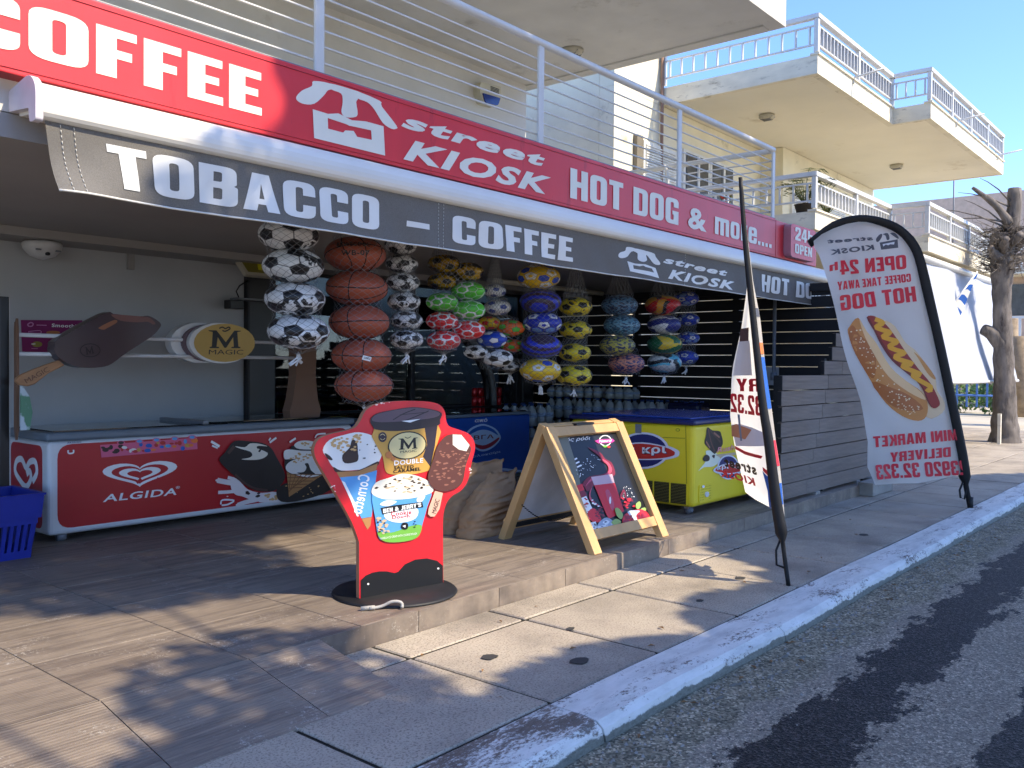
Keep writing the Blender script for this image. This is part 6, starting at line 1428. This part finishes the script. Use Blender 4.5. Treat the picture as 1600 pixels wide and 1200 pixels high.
for i in range(12):
    x = 5.95+(i % 6)*.3; z = .935+(i//6)*.17; y = 8.62+.06*(i//6); vs = []; fs = []; red = i in (1, 4, 7)
    for a in range(9):
        for c in range(7):
            u, v = a/8*2-1, c/6*2-1; th = .07*(1-u**4)*(1-v**4)+.008*noise.noise(Vector((u*3+i, v*3, 0))); vs.append((x+.14*u, y-th, z+.08+.08*v))
    for a in range(8):
        for c in range(6): q = a*7+c; fs.append((q, q+7, q+8, q+1))
    o = MB().add(vs, fs, mat('snack_red_foil', (150, 26, 40), .25) if red else mat('snack_black_foil', (34, 34, 40), .22), True).build('snack_bag', None, loc=(x, y, z)); tag(o, '%s foil snack bag, %s in the %s shelf row inside the window' % ('red' if red else 'black', ('first', 'second', 'third', 'fourth', 'fifth', 'sixth')[i % 6], ('bottom', 'top')[i//6]), 'snack', 'snack bags inside the window')
tag(MB().tube(smoothc([(8.3, 8.1, 2.35), (8.5, 8.1, 2.0), (8.85, 8.1, 1.7), (9.1, 8.1, 1.35), (9.16, 8.1, .96)], False), .045, M_BLACK, 10).tube(smoothc([(8.42, 8.1, 2.35), (8.62, 8.1, 2.0), (8.96, 8.1, 1.7), (9.22, 8.1, 1.35), (9.28, 8.1, .96)], False), .05, mat('grey_band', (110, 112, 112), .4), 10).build('curved_display_arch'), 'curved black and grey arch in front of the right window pane', 'display')

# ---------------------------------------------------------------- ceiling items
cm = thing('ceiling_camera', 'white fisheye camera fixed under the dark beam at left', 'camera', (3.26, 8.05, 2.38)); MB().lathe((3.26, 7.98, 2.375), [(.02, 0), (.1, .03), (.15, .09), (.16, .13), (.14, .15)], mat('camera_white', (206, 206, 206), .5), 22).build('dome', cm)
MB().lathe((3.26, 7.87, 2.415), [(.012, -.012), (.02, -.006), (.02, .01), (.012, .016)], M_BLACK, 12).build('lens', cm)
for x in (3.18, 3.34): MB().box(x-.02, 7.845, 2.44, x+.02, 7.865, 2.452, M_GREYP).build('vent_slot', cm)
fd = thing('floodlight', 'unlit flat floodlight with yellow chip on the black column', 'floodlight', (5.45, 7.9, 2.38)); fF = plane((5.1, 7.86, 2.36), (1, -.05, 0), (0, .35, 1))
MB().prism(rp([(.0, .26, .02), (.1, .05, .02), (.55, .05, .02), (.55, .26, .02)]), fF, -.06, 0, mat('silver_frame', (190, 184, 166), .4)).build('housing', fd); MB().prism([(.04, .24), (.12, .08), (.53, .08), (.53, .24)], fF, .001, .004, mat('olive_reflector', (126, 118, 50), .3)).build('reflector', fd); MB().prism([(.24, .11), (.4, .11), (.4, .19), (.24, .19)], fF, .005, .009, mat('led_yellow', (214, 206, 40), .3)).build('led_chip', fd)
MB().box(5.2, 7.93, 2.5, 5.5, 7.98, 2.6, M_BLACK).build('bracket', fd)
dd = thing('driver_box', 'small black driver box and cable on a grey shelf bracket', 'driver', (5.25, 8.0, 2.1)); MB().box(5.08, 7.98, 2.06, 5.24, 8.1, 2.15, M_BLACK).build('case', dd, .008); MB().box(5.15, 7.96, 2.155, 5.7, 8.1, 2.175, M_GREYP).build('shelf', dd); MB().tube([(5.2, 8, 2.16), (5.16, 8, 2.24), (5.2, 8, 2.3), (5.3, 8, 2.36)], .008, M_BLACK, 5).build('cable', dd)
tag(box('cable_trunking', (4.11, 8.16, 2.38), (4.17, 8.199, 2.53), M_CEIL), 'short grey cable trunking on the grey wall below the beam', 'trunking')
pst = thing('black_post', 'black metal post at the left edge in front of the red freezer', 'post', (2.68, 7.25, .12)); MB().box(2.645, 7.22, .12, 2.712, 7.29, 1.99, M_BLACK).build('upright', pst, .006); MB().box(2.7135, 7.23, .12, 2.722, 7.28, 1.98, mat('white_edge', (190, 190, 190), .5)).build('white_edge', pst); MB().box(2.6, 7.19, .12, 2.76, 7.36, .14, M_BLACK).build('foot', pst)
bn = tag(MB().prism([(2.725, .99), (2.79, .99), (2.81, 1.12), (2.79, 1.24), (2.74, 1.32), (2.725, 1.32)], lambda u, v, w: Vector((u, w, v)), 7.06, 7.05, two('leaflet_print', (196, 212, 220), (90, 140, 110), 5, .5, .56)).build('leaflet'), 'pale blue and green leaflet beside the black post', 'leaflet')

# ---------------------------------------------------------------- blue basket
bs = thing('shopping_basket', 'blue plastic shopping basket on the platform at the left edge', 'basket', (2.22, 6.85, .12)); M_BK = mat('blue_basket', (22, 40, 140), .45, var=.05)
def ring(z0, z1, a0, a1, th=.012, gap=None):
    mb = MB(); q = lambda a, z, o: [(2.22+sx*(.47*a-o), 6.85+sy*(.27*a-o), z) for sx, sy in ((-1, -1), (1, -1), (1, 1), (-1, 1))]
    A, B_, C_, D_ = q(a0, z0, 0), q(a1, z1, 0), q(a0, z0, th), q(a1, z1, th); vs = A+B_+C_+D_; fs = []
    for i in range(4): j = (i+1) % 4; fs += [(i, j, 4+j, 4+i), (8+j, 8+i, 12+i, 12+j), (4+i, 4+j, 12+j, 12+i), (i, 8+i, 8+j, j)]
    return mb.add(vs, fs, M_BK)
ring(.40, .565, .985, 1.02).build('rim_band', bs); ring(.56, .575, 1.04, 1.045, .03).build('rim', bs); ring(.36, .40, .94, .945).build('band', bs); ring(.12, .175, .86, .872).build('base_band', bs)
MB().box(1.83, 6.63, .121, 2.61, 7.07, .135, M_BK).build('floor', bs)
for sx in range(-9, 10):
    x = sx*.043
    for sy in (-1, 1): MB().add([(2.22+x-.013, 6.85+sy*.27*.872, .17), (2.22+x+.013, 6.85+sy*.27*.872, .17), (2.22+x*1.07+.013, 6.85+sy*.27*.94, .37), (2.22+x*1.07-.013, 6.85+sy*.27*.94, .37), (2.22+x-.013, 6.85+sy*(.27*.872-.012), .17), (2.22+x+.013, 6.85+sy*(.27*.872-.012), .17), (2.22+x*1.07+.013, 6.85+sy*(.27*.94-.012), .37), (2.22+x*1.07-.013, 6.85+sy*(.27*.94-.012), .37)], [(0, 1, 2, 3), (4, 7, 6, 5), (0, 3, 7, 4), (1, 5, 6, 2)], M_BK).build('rib', bs)
for sy in range(-5, 6):
    y = sy*.043
    for sx in (-1, 1): MB().add([(2.22+sx*.47*.872, 6.85+y-.013, .17), (2.22+sx*.47*.872, 6.85+y+.013, .17), (2.22+sx*.47*.94, 6.85+y*1.07+.013, .37), (2.22+sx*.47*.94, 6.85+y*1.07-.013, .37), (2.22+sx*(.47*.872-.012), 6.85+y-.013, .17), (2.22+sx*(.47*.872-.012), 6.85+y+.013, .17), (2.22+sx*(.47*.94-.012), 6.85+y*1.07+.013, .37), (2.22+sx*(.47*.94-.012), 6.85+y*1.07-.013, .37)], [(0, 1, 2, 3), (4, 7, 6, 5), (0, 3, 7, 4), (1, 5, 6, 2)], M_BK).build('rib', bs)

# ---------------------------------------------------------------- paper sacks
M_SACK = mat('brown_paper_sack', (172, 136, 98), .85, var=.1, vs=9, bump=.35, bs=22)
def sack(c, lean, w_, d_, h, label, seed, words):
    c, lean = Vector(c), Vector(lean); t = thing('paper_sack', label, 'sack', c, 'brown paper sacks'); vs = []; fs = []; NA, NH = 72, 64
    for j in range(NH+1):
        q = j/NH; k = .93+.12*math.sin(q*PI*.9) if q < .78 else .93+.1*math.sin(.78*PI*.9)-(q-.78)*.9; th = d_*(1 if q < .55 else max(.1, 1-(q-.55)*2.1))
        for i in range(NA):
            a = 2*PI*i/NA; ca, sa = math.cos(a), math.sin(a); r = (abs(ca)**3.4+abs(sa)**3.4)**(-1/3.4)
            def rd(p): return 1-2*abs(noise.noise(p))
            nz = .02*noise.noise(Vector((ca*1.5+seed*3, sa*1.5, q*4)))+.014*rd(Vector((ca*1.2+seed, sa*1.2, q*11)))+.007*rd(Vector((ca*4+seed, sa*4, q*9)))-.01
            p = c+lean*q*q**.3+Vector((w_*k*r*ca, max(.018, th)*r*sa, h*q+.03*noise.noise(Vector((ca*2+seed, sa*2, 1)))*(q > .9))); p += Vector((ca, sa, 0))*nz*min(1, q*8); vs.append(p)
    for j in range(NH):
        for i in range(NA): fs.append((j*NA+i, j*NA+(i+1) % NA, (j+1)*NA+(i+1) % NA, (j+1)*NA+i))
    fs += [tuple(range(NA))[::-1]]
    MB().add(vs, fs, M_SACK, True).build('paper_body', t)
    lo = c+lean*.45
    prints([('T', 'woodprint', 'ΚΑΡΒΟΥΝΑ' if words else 'XYΛO', 'sansbold', (-.1, .2), (.1, .23), (-.1, .26))], lambda u, v, w: Vector((lo.x+u-.02, lo.y-d_*1.02-.02-w, .12+v+.05)), t, 'lettering', .012) if 0 else None
sack((5.42, 5.12, .12), (.38, .0, 0), .24, .14, .55, 'brown paper sack lying behind, nearest the ice cream cutout', 1, 1); sack((5.36, 4.84, .12), (.3, -.02, 0), .2, .12, .5, 'brown paper sack leaning right beside the easel leg', 5, 0)

# ---------------------------------------------------------------- a-frame board
af = thing('easel_board', 'wooden a-frame pavement board with pomegranate juice poster', 'a-frame board', (5.9, 4.1, .12)); M_PINE = mat('varnished_pine', (206, 164, 108), .5, var=.14, vs=3, st=(2, 2, .4), dirt=((150, 106, 62), 6, .7))
fF_ = plane((5.37, 3.70, .12), (1.03, -.025, 0), (0, .46, .914)); fB_ = plane((6.4, 4.6, .12), (-1.03, .02, 0), (0, -.40, .93))
def frame(f, nm):
    MB().prism([(0, 0), (.095, 0), (.095, 1.025), (0, 1.025)], f, -.05, .012, M_PINE).build('stile', af, .005); MB().prism([(.935, 0), (1.03, 0), (1.03, 1.025), (.935, 1.025)], f, -.05, .012, M_PINE).build('stile', af, .005)
    MB().prism([(.096, .945), (.934, .945), (.934, 1.02), (.096, 1.02)], f, -.045, .006, M_PINE).build('top_rail', af, .004); MB().prism([(.096, .105), (.934, .105), (.934, .185), (.096, .185)], f, -.045, .006, M_PINE).build('bottom_rail', af, .004)
frame(fF_, 'front'); frame(fB_, 'back')
MB().prism([(.08, .16), (.95, .16), (.95, .96), (.08, .96)], fF_, -.044, -.034, mat('poster_dark', (30, 32, 37), .35, var=.1, vs=2)).build('poster_panel', af)
prints(ART['afr'], lambda u, v, w: fF_(u, v, w-.034), af, base=.002, step=.0003, clip=[((.096, 0, 0), (-1, 0, 0)), ((.934, 0, 0), (1, 0, 0)), ((0, .186, 0), (0, -1, 0)), ((0, .944, 0), (0, 1, 0))])
MB().prism([(.08, .13), (.95, .13), (.95, .96), (.08, .96)], fB_, -.044, -.036, mat('white_board_back', (214, 214, 216), .5)).build('back_panel', af); MB().prism([(.09, .13), (.94, .13), (.94, .17), (.09, .17)], fB_, -.06, -.046, M_BLACKM).build('rubber_strip', af)
ch_ = MB(); A, B_ = Vector((5.44, 3.9, .42)), Vector((5.44, 4.47, .42))
for i in range(30):
    p = A.lerp(B_, (i+.5)/30); p.z -= .11*math.sin(PI*(i+.5)/30); ch_.tube([p-Vector((0, .008, 0)), p+Vector((0, .008, 0))], .005, M_BLACKM, 5)
ch_.build('chain', af); MB().box(5.75, 4.14, 1.03, 6.0, 4.24, 1.05, M_BLACK).build('hinge', af, .005)

# ---------------------------------------------------------------- ice cream cutout
ct = thing('ice_cream_cutout', 'red cutout board with printed ice creams on a black round foot', 'display board', (3.7, 3.93, .12)); M_CR = mat('red_board', (214, 30, 42), .4, var=.03); M_MDF = mat('board_edge', (168, 120, 86), .85, var=.15, vs=14)
fC = plane((3.40, 3.98, .12), (.59, -.09, 0), (0, 0, 1)); O_ = CUT_OUTLINE; ol = [(O_[0][0], .02), O_[1]]+smoothc(O_[1:-1], False, 3)[1:]+[(O_[-1][0], .02)]
MB().prism(ol, fC, -.035, 0, M_CR, side=M_MDF).build('board', ct)
prints(ART['cut'], fC, ct, base=.0015, step=.0002); prints(ART['cut_black'][:1], fC, ct, 'black_foot_panel', base=.0015, step=.0008, clip=[((0, .012, 0), (0, -1, 0))]); prints(ART['cut_black'][1:3], fC, ct, 'bolt', base=.004, step=.0008, split='bolt'); tag(prints(ART['cut_black'][3:], fC, ct, 'paint_chips', base=.0025, step=.0003), kind='stuff')
MB().lathe((3.68, 3.995, .12), [(.375, 0), (.38, .008), (.37, .018), (.05, .022)], mat('black_rubber_foot', (28, 28, 30), .55, var=.25, vs=6), 48).build('round_foot', ct)
M_CORD = mat('grey_white_cord', (170, 166, 158), .8, dirt=((120, 116, 108), 14, .5))
tag(MB().tube(smoothc([(3.30, 3.79, .135), (3.36, 3.76, .14), (3.4, 3.72, .165), (3.43, 3.69, .165), (3.445, 3.68, .15), (3.435, 3.67, .132)], False), .009, M_CORD, 7).tube([(3.27, 3.83, .132), (3.33, 3.78, .136)], .013, M_CORD, 7).build('knotted_cord'), 'short knotted grey white cord at the foot of the ice cream cutout', 'cord')

# ---------------------------------------------------------------- feather flags
M_FC = mat('white_flag_cloth', (226, 228, 236), .75, var=.04, vs=2); M_SLV = mat('black_sleeve', (14, 14, 16), .6, var=.2, vs=10, bump=.3, bs=20)
n = N('thin_flag_cloth'); n.base(lin((238, 234, 226)), .75); tr_ = n.n('BsdfTranslucent'); tr_.inputs[0].default_value = lin((238, 234, 226))+(1,); mx = n.n('MixShader'); mx.inputs[0].default_value = .62; n.l(n.b.outputs[0], mx.inputs[1]); n.l(tr_.outputs[0], mx.inputs[2]); n.l(mx.outputs[0], n.t.nodes['Material Output'].inputs[0]); M_FC = n.m
def cloth(outline, f, parent, grid=.06):
    me = bpy.data.meshes.new('cloth'); me.from_pydata([(p[0], p[1], 0) for p in outline], [], [tuple(t) for t in tessellate_polygon([[Vector((p[0], p[1], 0)) for p in outline]])]); me.materials.append(M_FC)
    bm = bmesh.new(); bm.from_mesh(me)
    for ax in (0, 1):
        lo, hi = min(p[ax] for p in outline), max(p[ax] for p in outline); x = math.floor(lo/grid)*grid+grid
        while x < hi: bmesh.ops.bisect_plane(bm, geom=bm.verts[:]+bm.edges[:]+bm.faces[:], plane_co=(x, x, 0), plane_no=(1, 0, 0) if ax == 0 else (0, 1, 0), dist=1e-6); x += grid
    off = wl(parent)
    for v in bm.verts: v.co = f(v.co.x, v.co.y, 0)-off
    for fc in bm.faces: fc.smooth = True
    bm.to_mesh(me); bm.free(); o = bpy.data.objects.new('cloth', me); COL.objects.link(o); o.parent = parent; return o
f2_ = thing('feather_flag', 'curved white feather flag with hot dog print seen from behind', 'flag', (10.63, 2.369, 0), 'feather flags on the pavement'); p2 = plane((10.63, 2.369, 0), (.617, -.787, 0), (0, 0, 1))
def fw2(u, v, w=0):
    d = max(0, min(1, -(u+.15+.13*v)/1.0)); q = .028*math.sin(3.2*u+2.4*v)+.014*math.sin(9*u-4*v)+.012*math.sin(14*u+11*v)
    return p2(u, v, w+q*d+.05*d*d)
cloth(smoothc(ART['b2_cloth'][:-1], True, 2), fw2, f2_); prints(ART['b2'], fw2, f2_, base=.004, step=.0006, grid=.07)
pl = [p2(u, v, .0) for u, v in smoothc(ART['b2_pole'], False, 3)]; k = len(pl); MB().tube(pl, [.028 if i < 4 else (.062 if i < k*.6 else .055) for i in range(k)], M_SLV, 8, .5).build('sleeve_pole', f2_)
MB().tube([p2(-.1, .28, .03), p2(-.14, .2, .05), p2(-.13, .12, .05), p2(-.08, .1, .03), p2(-.06, .2, .03)], .011, M_SLV, 6).build('strap', f2_); MB().tube([(10.63, 2.369, 0), (10.63, 2.369, .12)], .03, M_SLV, 8).build('ground_spike', f2_)
f1_ = thing('feather_flag', 'edge-on white feather flag with cup print nearest the camera', 'flag', (5.948, 2.463, 0), 'feather flags on the pavement'); U1, V1, D1 = Vector((.642, -.766, 0)), Vector((0, 0, 1)), Vector((.92, .39, 0)); O1 = Vector((5.948, 2.463, 0))
def interp(tab, v):
    tab = sorted(tab, key=lambda q: q[1])
    if v <= tab[0][1]: return tab[0][0]
    for a, c in zip(tab, tab[1:]):
        if v <= c[1]: return a[0]+(c[0]-a[0])*(v-a[1])/(c[1]-a[1])
    return tab[-1][0]
def at1(u, v, w=0):
    """flag plane (u, v): left of the pole the cloth runs away from the street, right of it it bulges"""
    pu = interp(ART['b1_pole'], v); lu = min(interp(ART['b1_left'], v), pu-.01); ru = max(interp(ART['b1_right'], v), pu+.012)
    if u <= pu: t = (pu-u)/(pu-lu); dep = .25+.75*t+.05*math.sin(t*5+v*3)
    else: t = min(1, (u-pu)/(ru-pu)); dep = .03+.12*t
    return O1+U1*(pu+(u-pu)*1.13 if u <= pu else pu+(u-pu)*.8)+V1*v+D1*(dep*.6-w)
vs, fs = [], []; NVV, NUU = 44, 22
for i in range(NVV+1):
    v = .455+(2.80-.455)*i/NVV; pu = interp(ART['b1_pole'], v); lu = interp(ART['b1_left'], v); ru = interp(ART['b1_right'], v)
    vb = 0
    for j in range(NUU+1):
        u = ru-.001+(lu-ru)*j/NUU; vs.append(at1(u, v+(.09*(j/NUU-.3)**2 if i == 0 else 0)))
for i in range(NVV):
    for j in range(NUU): a = i*(NUU+1)+j; fs.append((a, a+1, a+NUU+2, a+NUU+1))
MB().add(vs, fs, M_FC, True).build('cloth', f1_)
prints(ART['b1'], at1, f1_, base=.01, step=.001, grid=.03)
sl_ = []
for (v0, v1, c) in ((.55, .70, 'royal'), (.82, 1.0, 'bred'), (1.22, 1.58, 'royal'), (1.6, 1.68, 'orange'), (1.86, 1.92, 'bgrey')):
    a, b_ = interp(ART['b1_pole'], v0), interp(ART['b1_right'], v0); a2, b2 = interp(ART['b1_pole'], v1), interp(ART['b1_right'], v1); sl_.append(('P', c, [(a+.001, v0), (b_-.002, v0), (b2-.002, v1), (a2+.001, v1)]))
prints(sl_, at1, f1_, 'printed_edge', base=.008, step=.001, grid=.03, split='edge')
pp = [O1+U1*u+V1*v-D1*.02 for u, v in smoothc(ART['b1_pole'], False, 3)]; k = len(pp); MB().tube(pp, [.016+.0 if i < 6 else max(.014, .044-.030*(i-6)/(k-7)) for i in range(k)], M_SLV, 8).build('sleeve_pole', f1_)
MB().tube([O1+V1*.32+U1*-.06, O1+V1*.24+U1*-.09, O1+V1*.14+U1*-.085, O1+V1*.12+U1*-.03], .008, M_SLV, 6).build('strap', f1_)
